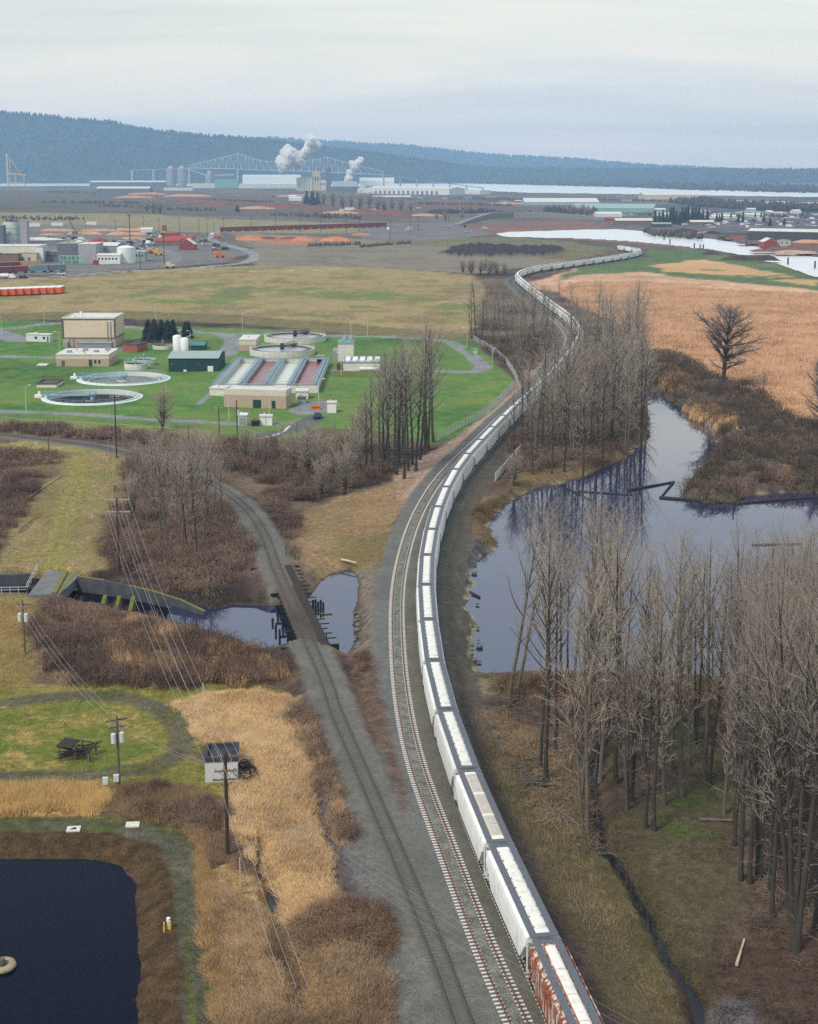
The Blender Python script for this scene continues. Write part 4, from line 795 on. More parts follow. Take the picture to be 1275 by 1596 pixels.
fg = [(735, 521, 85), (742, 527, 85), (752, 530, 80), (768, 535, 90), (778, 545, 90), (790, 540, 80), (800, 552, 90), (812, 560, 95), (822, 545, 90), (832, 530, 85), (845, 520, 70), (850, 540, 80), (840, 565, 90), (826, 580, 95), (860, 525, 55), (815, 520, 70), (800, 505, 60), (830, 505, 60), (850, 500, 45), (785, 515, 65), (770, 505, 65), (758, 500, 60), (870, 470, 40), (890, 480, 45)]
grove(fg, tall + pale, 'bare tree in the strip of wood between fence and bend of the train', 'trees between the works fence and the train', wide=1.4)
lg = [(598, 735, 180), (604, 737, 190), (614, 740, 200), (630, 748, 195), (643, 725, 190), (655, 717, 190), (661, 708, 185), (676, 690, 165, 'dark0'), (622, 730, 185), (590, 725, 160), (608, 715, 170), (580, 735, 140), (636, 735, 180), (596, 742, 170), (618, 742, 185), (648, 735, 180), (572, 742, 130), (668, 702, 170), (626, 720, 190)]
grove(lg, tall + dark, 'tall bare tree in the stand before the treatment lawn', 'stand of trees before the treatment lawn', wide=1.3)
tg = [(560, 738, 100), (545, 745, 95), (525, 748, 90), (505, 752, 90), (485, 750, 85), (460, 742, 80), (440, 735, 75), (520, 725, 80), (550, 715, 80), (490, 725, 75), (570, 700, 75), (465, 715, 60), (400, 730, 55), (380, 722, 60), (420, 722, 55), (535, 770, 80), (498, 775, 75)]
grove(tg, ['multi0', 'multi1', 'sapling0'], 'low many-stemmed bare tree in the thicket left of the stand', 'low trees in the thicket', wide=1.25)
bg = [(262, 862, 175), (285, 872, 180), (292, 855, 170), (306, 862, 175), (318, 842, 160), (335, 790, 130), (250, 835, 150), (228, 840, 130), (275, 815, 150), (300, 810, 150), (325, 820, 140), (240, 800, 120), (215, 780, 90), (262, 770, 110), (300, 765, 100), (330, 765, 100), (285, 742, 85), (310, 745, 80), (345, 810, 90), (205, 815, 90)]
grove(bg, ['tall2', 'pale0', 'multi1', 'tall1', 'pale2', 'tall3'], 'pale twiggy bare tree in the copse inside the branch curve', 'copse inside the branch curve', wide=1.15)
tree('multi0', 255, 672, 75, 'round bare tree on the near edge of the treatment lawn', wide=1.5); tree('broad', 1126, 604, 120, 'large lone spreading bare tree on the reed flats', rz=0.5, wide=1.35)
tree('snag', 1190, 614, 38, 'small broken tree standing in the reeds right of the lone tree', wide=1.5); tree('broad', 1278, 678, 112, 'bare spreading tree cut by the right edge above the lagoon', rz=2.5)
tree('multi1', 1108, 690, 45, 'low bare tree hanging over the narrow channel of the lagoon', wide=1.6)
tree('multi1', 800, 760, 60, 'low bare tree on the lagoon bank beside the small cove', wide=1.2)
for x, y, h in [(722, 424, 22), (735, 427, 26), (748, 428, 25), (762, 428, 28), (775, 428, 24), (788, 428, 22), (730, 422, 20), (755, 422, 22)]:
    tree('multi%d' % (x % 2), x, y, h, 'small dark bare tree in the clump at the meadow corner', 'clump at the far corner of the meadow', wide=1.8)
# ------------------------------------------------------------------ buildings
def paint(name, r, g, b, rough=0.7, var=0.08, scale=0.5, **k): return mat(name, S(r, g, b), rough, var, scale, **k)
M_tan = paint('tan_panel', 212, 196, 170); M_brick = paint('tan_block', 178, 158, 138, var=0.15, scale=1.5); M_trim = paint('dark_trim', 92, 84, 80); M_fasc = paint('pale_fascia', 204, 194, 176)
M_roofw = paint('pale_roof', 206, 204, 198, var=0.12, scale=0.25); M_roofg = paint('grey_roof', 150, 152, 152, var=0.12, scale=0.25); M_teal = paint('teal_cladding', 30, 68, 70, var=0.1); M_tealr = paint('teal_metal_roof', 148, 166, 160, var=0.08)
M_conc = paint('pale_concrete', 208, 206, 196, var=0.12, scale=0.6); M_concd = paint('weathered_concrete', 128, 126, 122, 0.9, 0.25, 0.5); M_blue = paint('pale_blue_rail', 134, 172, 184); M_glass = paint('dark_window', 46, 52, 60, 0.2, spec=0.5)
M_whitep = paint('white_metal', 224, 226, 226); M_green = paint('green_door', 26, 66, 58); M_redw = paint('red_brown_liquor', 128, 66, 62, 0.25, 0.12, 0.2); M_grnw = paint('greenish_white_foam', 200, 206, 192, 0.35, 0.1, 0.3); M_drkw = paint('dark_tank_water', 26, 28, 32, 0.5, spec=0.08)
M_grat = paint('grey_walkway', 142, 148, 156); M_pole = paint('light_pole_metal', 196, 198, 198); M_orange = paint('orange_paint', 214, 98, 48); M_red = paint('red_paint', 150, 48, 44); M_redr = paint('red_roof', 158, 62, 52); M_black = paint('black_rubber', 34, 34, 36)
def frame(A, B):
    a, b = P(*A), P(*B); d = b - a; return a, math.atan2(d.y, d.x), d.length
def gable(mb, w, d, h, rise, along='x', o=0.35):
    if along == 'x': mb.extr_x([(-o, h - 0.1), (d / 2, h + rise - 0.1), (d + o, h - 0.1), (d + o, h + 0.12), (d / 2, h + rise + 0.12), (-o, h + 0.12)], -o, w + o)
    else: mb.extr_y([(-o, h - 0.1), (w / 2, h + rise - 0.1), (w + o, h - 0.1), (w + o, h + 0.12), (w / 2, h + rise + 0.12), (-o, h + 0.12)], -o, d + o)
def bldg(name, label, cat, A, B, depth, hp, wall, roof, style='flat', group=None, openings=(), rise=1.5, h=None, band=None):
    a, rz, w = frame(A, B); h = h or hpx((A[1] + B[1]) / 2, hp); t = thing(name, label, cat, (a.x, a.y, max(gz(a.x, a.y), -0.2)), rz, group)
    m = MB()
    if style == 'gabley': m.extr_y([(0, -1), (w, -1), (w, h), (w / 2, h + rise), (0, h)], 0, depth)
    elif style == 'gablex': m.extr_x([(0, -1), (depth, -1), (depth, h), (depth / 2, h + rise), (0, h)], 0, w)
    else: m.box(0, w, 0, depth, -1, h)
    m.build('wall', wall, t); r = MB()
    if style == 'flat': r.box(-0.2, w + 0.2, -0.2, depth + 0.2, h + 0.003, h + 0.35); r.box(w * 0.3, w * 0.42, depth * 0.4, depth * 0.6, h + 0.353, h + 0.9)
    elif style == 'parapet':
        r.box(0.3, w - 0.3, 0.3, depth - 0.3, h + 0.003, h + 0.12)
        for bx in ((-0.1, w + 0.1, -0.1, 0.3), (-0.1, w + 0.1, depth - 0.3, depth + 0.1), (-0.1, 0.3, 0.303, depth - 0.303), (w - 0.3, w + 0.1, 0.303, depth - 0.303)): r.box(*bx, h + 0.003, h + 0.6)
    elif style == 'gablex': gable(r, w, depth, h, rise, 'x')
    elif style == 'gabley': gable(r, w, depth, h, rise, 'y')
    elif style == 'shed': r.add([(-0.3, -0.3, h + 0.003), (w + 0.3, -0.3, h + 0.003), (w + 0.3, depth + 0.3, h + 0.003), (-0.3, depth + 0.3, h + 0.003), (-0.3, -0.3, h + 0.3), (w + 0.3, -0.3, h + 0.3), (w + 0.3, depth / 2, h + rise), (-0.3, depth / 2, h + rise), (w + 0.3, depth + 0.3, h + 0.3), (-0.3, depth + 0.3, h + 0.3)],
                                [(3, 2, 1, 0), (4, 5, 6, 7), (7, 6, 8, 9), (0, 1, 5, 4), (2, 3, 9, 8), (1, 2, 8, 6, 5), (3, 0, 4, 7, 9)])
    r.build('roof', roof, t)
    if band: f = MB(); f.box(-0.06, w + 0.06, -0.06, depth + 0.06, h * band[0], h * band[1]); f.build('fascia', band[2], t)
    for side, x0, x1, z0, z1, mt, nm in openings:
        o = MB()
        if side == 'f': o.box(x0 * w, x1 * w, -0.08, -0.004, z0 * h, z1 * h)
        elif side == 'r': o.box(w + 0.004, w + 0.08, x0 * depth, x1 * depth, z0 * h, z1 * h)
        else: o.box(-0.08, -0.004, x0 * depth, x1 * depth, z0 * h, z1 * h)
        o.build(nm, mt, t)
    return t, w, depth, h
t, w, d, h = bldg('process_building', 'tall windowless tan process building with pale roof on the treatment lawn', 'building', (99, 541), (180, 541), 19, 45, M_tan, M_roofw, 'parapet', openings=[('r', 0.55, 0.75, 0.0, 0.22, M_trim, 'door')])
m = MB(); m.box(-0.1, w + 0.1, -0.1, d + 0.1, -1, h * 0.30); m.build('base', M_brick, t)
m = MB()
for x in (0, w): m.box(x - 0.35, x + 0.35, -0.2, 0.35, h * 0.30, h + 0.05)
m.box(0.36, w - 0.36, -0.17, 0.1, h * 0.305, h * 0.34); m.box(0.36, w - 0.36, -0.17, 0.1, h - 0.45, h + 0.02); m.box(w - 0.1, w + 0.17, 0.36, d, h * 0.305, h * 0.34); m.build('trim', M_trim, t)
m = MB(); m.tube([(w * 0.3, 6, h), (w * 0.3, 6, h + 2.4)], 0.5, 10); m.tube([(w * 0.22, 5, h), (w * 0.22, 5, h + 1.6)], 0.35, 8); m.box(w * 0.15, w * 0.19, 3, 5, h + 0.12, h + 1.2); m.build('roof_vent', M_whitep, t)
bldg('control_building', 'low tan control building with pale flat roof below the tall process building', 'building', (88, 571), (170, 571), 17, 18, M_brick, M_roofw, 'flat', band=(0.62, 1.0, M_fasc), openings=[('f', 0.62, 0.68, 0, 0.6, M_green, 'door'), ('f', 0.72, 0.76, 0.25, 0.55, M_glass, 'window'), ('f', 0.8, 0.84, 0.25, 0.55, M_glass, 'window'), ('f', 0.1, 0.16, 0.0, 0.5, M_trim, 'louvre')])
m = MB()
for x in (0.12, 0.2, 0.86, 0.92): m.tube([(w * x, -0.3, 0), (w * x, -0.3, h * (0.35 if x < 0.5 else 0.9)), (w * x, 1.5, h * (0.35 if x < 0.5 else 0.92))], 0.16, 6)
m.box(w * 0.02, w * 0.10, -1.6, -0.05, 0, 2.2); m.build('duct', M_grat, t)
for k in range(3): m = MB(); m.box(w + 0.004, w + 0.07, d * (0.15 + 0.25 * k), d * (0.22 + 0.25 * k), h * 0.08, h * 0.2); m.build('window', M_glass, t)
bldg('annex_tank', 'long grey annex in front of the tall process building', 'building', (121, 546), (174, 546), 4, 11, paint('galvanised_sheet', 142, 142, 146), M_grat, 'flat')
o_ = [x for x in C.objects if x.name.startswith('control_building')][0]
for x, y in ((3, 4), (8, 9), (13, 5), (16, 11)): m = MB(); m.box(x, x + 1.8, y, y + 1.5, 4.4, 5.4); m.build('roof_unit', M_grat, o_)
for x, y in ((5, 12), (10, 3), (18, 6)): m = MB(); m.tube([(x, y, 4.3), (x, y, 5.5)], 0.22, 8); m.build('roof_vent', M_grat, o_)
bldg('office_trailer', 'pale office trailer parked on the lawn beside the drive', 'trailer', (41, 532), (78, 533), 3.2, 11, paint('pale_trailer', 206, 212, 210), M_roofw, 'flat', openings=[('f', 0.36, 0.46, 0.4, 0.75, M_glass, 'window'), ('f', 0.7, 0.8, 0.4, 0.75, M_glass, 'window'), ('f', 0.88, 0.94, 0.05, 0.8, M_trim, 'door')])
t, w, d, h = bldg('brick_tank', 'open red brown brick tank beside the process building', 'tank', (191, 548), (214, 549), 9, 11, paint('red_brown_brick', 150, 88, 74, var=0.2), M_trim, 'parapet'); m = MB()
for k in range(5): m.tube([(k * w / 4, 0, h), (k * w / 4, 0, h + 1.5)], 0.06, 4)
m.tube([(0, 0, h + 1.5), (w, 0, h + 1.5)], 0.06, 4); m.tube([(0, 0, h + 1.5), (w * 0.6, d, h + 1.6)], 0.2, 5); m.build('railing', M_trim, t)
t, w, d, h = bldg('metal_building', 'dark teal metal building with pale green roof and white double door', 'building', (263, 579), (340, 579), 20, 21.5, M_teal, M_tealr, 'gablex', rise=1.3, openings=[('f', 0.79, 0.90, 0, 0.42, M_whitep, 'door'), ('f', 0.03, 0.09, 0.5, 0.62, M_trim, 'louvre'), ('f', 0.60, 0.64, 0.5, 0.6, M_trim, 'louvre'), ('f', 0.3, 0.36, 0, 0.14, M_whitep, 'vent')])
m = MB()
for k in range(28): x = 0.4 + k * (w - 0.8) / 27; m.box(x - 0.04, x + 0.04, -0.07, -0.003, 0.45 * h if 0.76 < x / w < 0.93 else 0, h - 0.15)
m.build('cladding_rib', paint('dark_teal', 24, 58, 62), t)
bldg('pump_house', 'small teal roofed house behind the dark teal building', 'building', (291, 546), (318, 546), 9, 8, M_teal, paint('teal_roof', 74, 128, 128), 'gablex', rise=0.8)
for i, x in enumerate((276.5, 288)):
    q = P(x, 546); h = hpx(546, 24 if i == 0 else 20); t = thing('storage_tank', ['taller white upright tank behind the dark teal building', 'shorter white upright tank touching the taller one'][i], 'tank', (q.x, q.y, 0)); m = MB(); m.lathe([(1.75, 0), (1.75, h - 0.4), (1.2, h), (0.01, h + 0.25)], 24); m.build('shell', M_whitep, t, True)
    m = MB(); m.tube([(1.9, -0.3, 0), (1.9, -0.3, h + 0.8)], 0.07, 5); m.tube([(1.9, 0.3, 0), (1.9, 0.3, h + 0.8)], 0.07, 5)
    if i: m.tube([(0.4, 0, h), (3.5, -2.5, h + 1.5)], 0.2, 6)
    m.build('ladder', M_grat, t)
# circular tanks
def rail_ring(r, z, n=24, hh=1.0):
    m = MB(); pts = [(r * math.cos(2 * math.pi * i / n), r * math.sin(2 * math.pi * i / n), z + hh) for i in range(n + 1)]
    m.tube(pts, 0.05, 4, False); m.tube([(x, y, z + hh * 0.5) for x, y, _ in pts], 0.035, 4, False)
    for x, y, _ in pts[:-1]: m.tube([(x, y, z), (x, y, z + hh)], 0.045, 4, False)
    return m
def bridge_mb(x0, x1, z, w=1.3):
    m = MB(); m.box(x0, x1, -w / 2, w / 2, z, z + 0.3)
    for y in (-w / 2, w / 2):
        m.tube([(x0, y, z + 1.4), (x1, y, z + 1.4)], 0.06, 4); n = max(3, int(abs(x1 - x0) / 1.6))
        for k in range(n + 1): x = x0 + (x1 - x0) * k / n; m.tube([(x, y, z + 0.3), (x, y, z + 1.4)], 0.05, 4, False)
        for k in range(n): xa, xb = x0 + (x1 - x0) * k / n, x0 + (x1 - x0) * (k + 1) / n; m.tube([(xa, y, z + 0.3), (xb, y, z + 1.4)], 0.04, 4, False)
    return m
for i, (q, r_) in enumerate(CLAR):
    t = thing('clarifier', ['sunken round clarifier nearest the camera, dark water low inside', 'sunken round clarifier behind the nearest one, pale sludge inside'][i], 'clarifier', (q.x, q.y, 0.0), 0, 'sunken round clarifiers')
    m = MB(); m.lathe([(r_, -4.8), (r_, 0.45), (r_ + 0.5, 0.45), (r_ + 0.52, 0.1), (r_ + 1.9, 0.02), (r_ + 2.0, -0.6)], 72); m.build('tank_wall', paint('pale_blue_concrete', 206, 214, 212, var=0.1), t, False)
    zwl = -1.15 if i == 0 else -0.75; m = MB(); m.lathe([(0.01, zwl), (r_ - 0.01, zwl)], 64); m.build('water', M_drkw if i == 0 else paint('murky_sludge', 112, 112, 104, 0.3, 0.3, 0.3, col2=S(52, 54, 58)), t)
    m = MB(); m.lathe([(r_ - 2.2, zwl - 0.4), (r_ - 2.2, zwl + 0.35), (r_ - 1.9, zwl + 0.35), (r_ - 1.9, zwl - 0.4)], 64); m.lathe([(2.2, zwl - 0.4), (2.2, zwl + 0.6), (2.35, zwl + 0.6), (2.35, zwl - 0.4)], 24); m.build('weir', M_concd if i == 0 else M_conc, t)
    bridge_mb(-r_ - 1.5, 1.2, 0.6).build('bridge', M_blue, t); m = MB(); m.tube([(0, 0, -4), (0, 0, 1.2)], 0.7, 12); m.box(-1.0, 1.0, -1.0, 1.0, 0.95, 1.4); m.build('centre_column', M_blue, t)
    rail_ring(r_ + 0.3, 0.45, 36).build('railing', M_blue, t); m = MB(); m.box(-r_ - 4.2, -r_ - 1.9, -0.9, 0.9, 0, 0.9); m.tube([(-r_ - 2.8, 0, 0.9), (-r_ - 2.8, 0, 2.0)], 0.45, 8); m.build('drive_unit', M_whitep, t)
for i, (px, py, r_, hh_) in enumerate([(440, 551.5, 12.9, 2.3), (460, 530.5, 13.2, 2.2)]):
    q = P(px, py); t = thing('settling_tank', ['raised round settling tank in front, dark bridge over white water', 'raised round settling tank behind the front one'][i], 'settling tank', (q.x, q.y, 0), 0, 'raised round settling tanks')
    m = MB(); m.lathe([(r_ - 0.45, -0.5), (r_ - 0.45, hh_), (r_, hh_), (r_, -0.5)], 72); m.build('tank_wall', M_conc, t); m = MB(); m.lathe([(0.01, hh_ - 0.7), (r_ - 0.46, hh_ - 0.7)], 64); m.build('water', paint('pale_water', 168, 172, 172, 0.2, 0.15, 0.2), t)
    m = MB(); m.lathe([(r_ - 2.3, hh_ - 1.2), (r_ - 2.3, hh_ - 0.1), (r_ - 2.0, hh_ - 0.1), (r_ - 2.0, hh_ - 1.2)], 64); m.lathe([(r_ - 0.46, hh_ - 0.66), (r_ - 1.9, hh_ - 0.66)], 64); m.build('launder', M_trim, t)
    bm2 = bridge_mb(0, r_ + 0.5, hh_ + 0.2, 1.5); m = MB(); a = R(70); bm2.v = [(x * math.cos(a) - y * math.sin(a), x * math.sin(a) + y * math.cos(a), z) for x, y, z in bm2.v]; bm2.build('bridge', paint('dark_teal_steel', 48, 70, 80), t)
    m = MB(); m.tube([(0, 0, -0.4), (0, 0, hh_ + 2.0)], 0.8, 12); m.box(-1.3, 1.3, -1.3, 1.3, hh_ + 0.6, hh_ + 1.0); m.build('centre_column', paint('dark_teal_steel', 48, 70, 80), t); rail_ring(r_ - 0.2, hh_, 32).build('railing', M_pole, t)
for i, (px, py, r_, hh_) in enumerate([(212, 575, 4.2, 2.2), (225, 568.5, 4.2, 2.2), (254, 543, 4.2, 1.4)]):
    q = P(px, py); t = thing('small_round_tank', ['front one of two small touching round tanks, blue walkway on top', 'rear one of two small touching round tanks', 'low small round tank with thickener arm beside the brick tank'][i], 'tank', (q.x, q.y, 0), 0)
    m = MB(); m.lathe([(r_ - 0.35, -0.5), (r_ - 0.35, hh_), (r_, hh_), (r_, -0.5)], 40); m.build('tank_wall', M_conc, t); m = MB(); m.lathe([(0.01, hh_ - 0.5), (r_ - 0.36, hh_ - 0.5)], 40); m.build('water', M_drkw, t)
    if i != 1: bridge_mb(-r_ - 0.3, r_ + (2.5 if i == 0 else 0.3), hh_ + 0.25, 1.0).build('walkway', M_blue if i == 0 else M_trim, t)
    m = MB(); m.tube([(0, 0, 0), (0, 0, hh_ + 2.2)], 0.35, 8); m.build('centre_column', M_blue, t)
# aeration basins: four open lanes between railed walkways
x0, x1, y0, y1 = P(367, 570).x, P(513, 570).x, P(420, 612).y, P(420, 568).y; bw = x1 - x0
t = thing('aeration_basin', 'long aeration basin with red and white lanes between railed walkways', 'basin', (x0, y0, 0)); D_ = y1 - y0; zt = 2.2
wk = 2.1; ln = (bw - 5 * wk) / 4; m = MB(); r_ = MB(); g = MB()
for k in range(5):
    xa = k * (ln + wk); m.box(xa + 0.3, xa + wk - 0.3, 0, D_, -1, zt); g.box(xa, xa + wk, 0, D_, zt + 0.003, zt + 0.2)
    for xx in (xa + 0.1, xa + wk - 0.1):
        r_.tube([(xx, 0, zt + 1.3), (xx, D_, zt + 1.3)], 0.06, 4, False); r_.tube([(xx, 0, zt + 0.75), (xx, D_, zt + 0.75)], 0.05, 4, False)
        for j in range(22): r_.tube([(xx, D_ * j / 21, zt + 0.2), (xx, D_ * j / 21, zt + 1.3)], 0.05, 4, False)
    if k: r_.tube([(xa + wk / 2, 1, zt + 0.6), (xa + wk / 2, D_ - 1, zt + 0.6)], 0.22, 6)
m.box(0, bw, -0.5, 0.0, -1, zt + 0.05); m.box(0, bw, D_, D_ + 0.5, -1, zt + 0.05); m.build('tank_wall', M_conc, t); g.build('walkway', M_grat, t); r_.build('railing', M_blue, t)
for k in range(4):
    xa = k * (ln + wk) + wk - 0.29; m = MB(); m.box(xa, xa + ln + 0.58, 0.01, D_ - 0.01, 0.1, 0.75 + (0.3 if k % 2 else 0)); o = m.build('lane', (M_grnw, M_redw, M_grnw, M_redw)[k], t)
for j in range(2):
    m = MB(); yy = D_ * (0.02 + 0.93 * j); m.box(0, bw, yy, yy + 1.6, zt + 0.203, zt + 0.4); m.tube([(0, yy, zt + 1.4), (bw, yy, zt + 1.4)], 0.06, 4); m.build('cross_walkway', M_grat, t)
t, w, d, h = bldg('blower_building', 'tan blower building with green doors joined to the front of the basins', 'building', (349, 634), (446, 637), 6.5, 27, M_brick, M_roofw, 'parapet', band=(0.72, 1.0, M_fasc), openings=[('f', 0.47, 0.60, 0, 0.48, M_green, 'door'), ('f', 0.77, 0.83, 0, 0.45, M_green, 'door')])
bldg('valve_house', 'white block joined to the left front of the basins', 'building', (327, 616), (349, 617), 5, 11, M_conc, M_roofw, 'flat'); bldg('valve_house', 'white block joined to the right front of the basins', 'building', (461, 622), (480, 622), 5, 12, M_conc, M_roofw, 'flat')
bldg('grey_skid', 'grey equipment box on the pavement right of the blower building', 'equipment', (464, 629), (476, 629), 2.5, 8, M_grat, M_trim, 'flat')
bldg('square_building', 'square tan building with pale roof left of the raised tanks', 'building', (373, 547), (399, 547), 16, 17, M_brick, M_roofw, 'flat', band=(0.55, 1.0, M_fasc))
t, w, d, h = bldg('headworks', 'white headworks tower with rooftop machines beside the raised tanks', 'building', (527, 563), (551, 563), 10, 27, M_conc, M_roofg, 'parapet'); m = MB()
for k in range(4): m.box(w * 0.2 * k + 0.5, w * 0.2 * k + 1.6, 2, 5, h + 0.2, h + 1.2 + k % 2)
m.tube([(w * 0.4, 3, h), (w * 0.4, 3, h + 4)], 0.12, 5); m.build('rooftop_unit', M_blue, t); m = MB(); m.box(-2.2, -0.01, 1, d, 0, h * 0.6); m.build('stair', M_grat, t)
t, w, d, h = bldg('grit_basin', 'low white grit basin with pipes right of the headworks tower', 'basin', (535, 578), (592, 578), 14, 12, M_conc, M_grat, 'parapet'); m = MB()
for k in range(5): m.box(k * w / 5 + 0.6, k * w / 5 + 2.4, 1.5, d - 2, h + 0.13, h + 0.9); m.tube([(k * w / 5 + 0.2, 0.5, 0), (k * w / 5 + 0.2, 0.5, h + 1.4)], 0.12, 5)
m.build('pipework', M_whitep, t); m = MB(); m.tube([(6, -1.2, 0.9), (w - 1, -1.2, 0.9)], 0.55, 10); m.build('pipe', M_whitep, t)
bldg('brown_skip', 'small dark red skip beside the grit basin', 'skip', (525, 577), (533, 577), 3, 7, paint('dark_red_steel', 96, 62, 58), M_trim, 'parapet'); bldg('white_cabinet', 'pale blue box on the lawn between raised tanks and headworks', 'cabinet', (494, 568), (505, 568), 3, 12, paint('pale_blue_box', 188, 200, 206), M_grat, 'flat')
bldg('electric_cabinet', 'tall grey electric cabinet on the concrete pad', 'cabinet', (371, 663), (385, 663), 2.5, 16, paint('grey_cabinet', 186, 190, 192), M_whitep, 'flat', openings=[('f', 0.15, 0.85, 0.1, 0.8, M_grat, 'louvre')]); bldg('electric_cabinet', 'white electric cabinet at the right end of the pad', 'cabinet', (405, 663), (424, 663), 2.2, 14, M_whitep, M_roofw, 'flat', openings=[('f', 0.48, 0.52, 0.05, 0.95, M_grat, 'door_seam')])
bldg('transformer', 'low dark transformer box between the two electric cabinets', 'transformer', (392, 664), (404, 664), 1.8, 8, M_black, M_trim, 'flat'); bldg('white_tank_box', 'white box tank standing on the lawn right of the parking pad', 'tank', (510, 643), (524, 643), 2.6, 16, M_whitep, M_roofw, 'flat')
t, w, d, h = bldg('sludge_bed', 'low concrete sludge bed with railing on the left lawn', 'basin', (57, 604), (88, 604), 9, 5, M_conc, M_trim, 'parapet'); m = MB()
for k in range(6): m.tube([(k * w / 5, d, h), (k * w / 5, d, h + 1.3)], 0.06, 4)
m.tube([(0, d, h + 1.3), (w, d, h + 1.3)], 0.06, 4); m.tube([(0, 0, h + 1.3), (0, d, h + 1.3)], 0.06, 4); m.build('railing', M_trim, t)
bldg('concrete_slab', 'flat pale slab lying on the lawn below the control building', 'slab', (58, 571), (72, 571), 4, 1, M_conc, M_roofw, 'flat', h=0.12); bldg('green_cabinet', 'small pale green cabinet by the loop of the drive', 'cabinet', (738, 552), (744, 552), 1.6, 7, paint('pale_green', 170, 192, 178), M_grat, 'flat'); bldg('orange_barrier', 'orange barrier standing behind the dark pickup', 'barrier', (486, 638), (499, 638), 0.8, 4, M_orange, M_orange, 'flat')
# vehicles
M_tyre = M_black
def vehicle_mesh(kind, m_body, m_glass):
    b = MB(); k = []
    def upto(i): k.append((len(b.f), i))
    if kind == 'pickup': b.extr_y([(-2.7, 0.45), (2.7, 0.45), (2.7, 0.95), (2.5, 1.1), (1.2, 1.15), (-0.75, 1.15), (-0.8, 1.1), (-2.7, 1.1)], -0.95, 0.95); upto(0); b.extr_y([(1.15, 1.152), (0.5, 1.8), (-0.55, 1.82), (-0.75, 1.152)], -0.85, 0.85)
    elif kind == 'van': b.extr_y([(-2.8, 0.4), (2.8, 0.4), (2.8, 1.1), (2.3, 1.3), (1.6, 2.3), (-2.8, 2.3)], -1.0, 1.0); upto(0); b.extr_y([(2.31, 1.32), (1.7, 2.15), (1.4, 2.15), (1.4, 1.32)], -1.02, 1.02)
    else: b.extr_y([(-2.2, 0.4), (2.2, 0.4), (2.2, 0.8), (1.0, 0.95), (-1.6, 0.98), (-2.2, 0.9)], -0.88, 0.88); upto(0); b.extr_y([(1.0, 0.952), (0.35, 1.42), (-1.0, 1.45), (-1.7, 0.982)], -0.78, 0.78)
    upto(1)
    for x in (-1.5, 1.5):
        for y in (-0.85, 0.85): b.extr_y([(x + 0.36 * math.cos(a * math.pi / 5), 0.36 + 0.36 * math.sin(a * math.pi / 5)) for a in range(10)], y - 0.12, y + 0.12)
    upto(2); me = bpy.data.meshes.new(kind); me.from_pydata(b.v, [], b.f); idx = []; last = 0
    for n_, i in k: idx += [i] * (n_ - last); last = n_
    for mm in (m_body, m_glass, M_tyre): me.materials.append(mm)
    me.polygons.foreach_set('material_index', idx); return me
CARCOL = [paint('car_white', 226, 226, 226, 0.3), paint('car_silver', 168, 170, 174, 0.3), paint('car_dark_blue', 44, 52, 72, 0.3), paint('car_red', 140, 40, 38, 0.3), paint('car_black', 38, 38, 42, 0.3), paint('car_yellow', 214, 176, 70, 0.3)]
VEH = {(k, i): vehicle_mesh(k, c, M_glass) for k in ('pickup', 'van', 'car') for i, c in enumerate(CARCOL)}
def vehicle(kind, col, px, py, rz, label, group=None, scale=1.0):
    q = P(px, py); o = bpy.data.objects.new({'car': 'parked_car', 'van': 'van', 'pickup': 'pickup_truck'}[kind], VEH[(kind, col)]); C.objects.link(o); o.location = (q.x, q.y, gz(q.x, q.y) + 0.02); o.rotation_euler = (0, 0, rz); o.scale = (scale,) * 3
    return tag(o, label, kind if kind != 'pickup' else 'pickup truck', group)
vehicle('pickup', 2, 495, 652, R(-95), 'dark blue pickup truck parked on the paved pad of the treatment works')
# lamp posts of the works
def lamp_mesh():
    m = MB(); m.tube([(0, 0, -0.3), (0, 0, 7.6), (0.3, 0, 8.0), (1.4, 0, 8.2)], [0.11, 0.08, 0.07, 0.06], 6); n1 = len(m.f); m.box(1.2, 2.0, -0.18, 0.18, 8.1, 8.32); return m, n1
_m, _n1 = lamp_mesh(); pole_me = MB(); pole_me.v = _m.v; pole_me.f = _m.f[:_n1]
l0 = None
LAMPS = [(41, 643, 'by the near drive left of the clarifiers'), (357, 655, 'beside the electric cabinets'), (497, 631, 'behind the parking pad'), (681, 584, 'beside the loop drive'), (767, 578, 'inside the fence near the loop'), (728, 541, 'at the bend of the loop drive'), (573, 523, 'behind the headworks'), (547, 526, 'behind the headworks tower, left of its taller neighbour'), (378, 516, 'beside the back drive above the square building'), (243, 500, 'behind the conifers'), (69, 506, 'behind the office trailer'), (3, 522, 'at the left edge of the lawn'), (93, 548, 'before the tall process building'), (297, 546, 'beside the white upright tanks'), (420, 655, 'before the blower building'), (532, 585, 'beside the skip')]
for x, y, wh in LAMPS:
    q = P(x, y); loc = (q.x, q.y, 0); rz = random.uniform(0, 6.28)
    if l0 is None:
        l0 = thing('street_lamp', 'pale grey lamp post ' + wh, 'lamp post', loc, rz, 'lamp posts of the treatment works'); pole_me.build('pole', M_pole, l0); m = MB(); m.box(1.2, 2.0, -0.18, 0.18, 8.1, 8.32); m.build('lamp_head', M_whitep, l0)
    else: dup(l0, loc, rz, 'pale grey lamp post ' + wh)
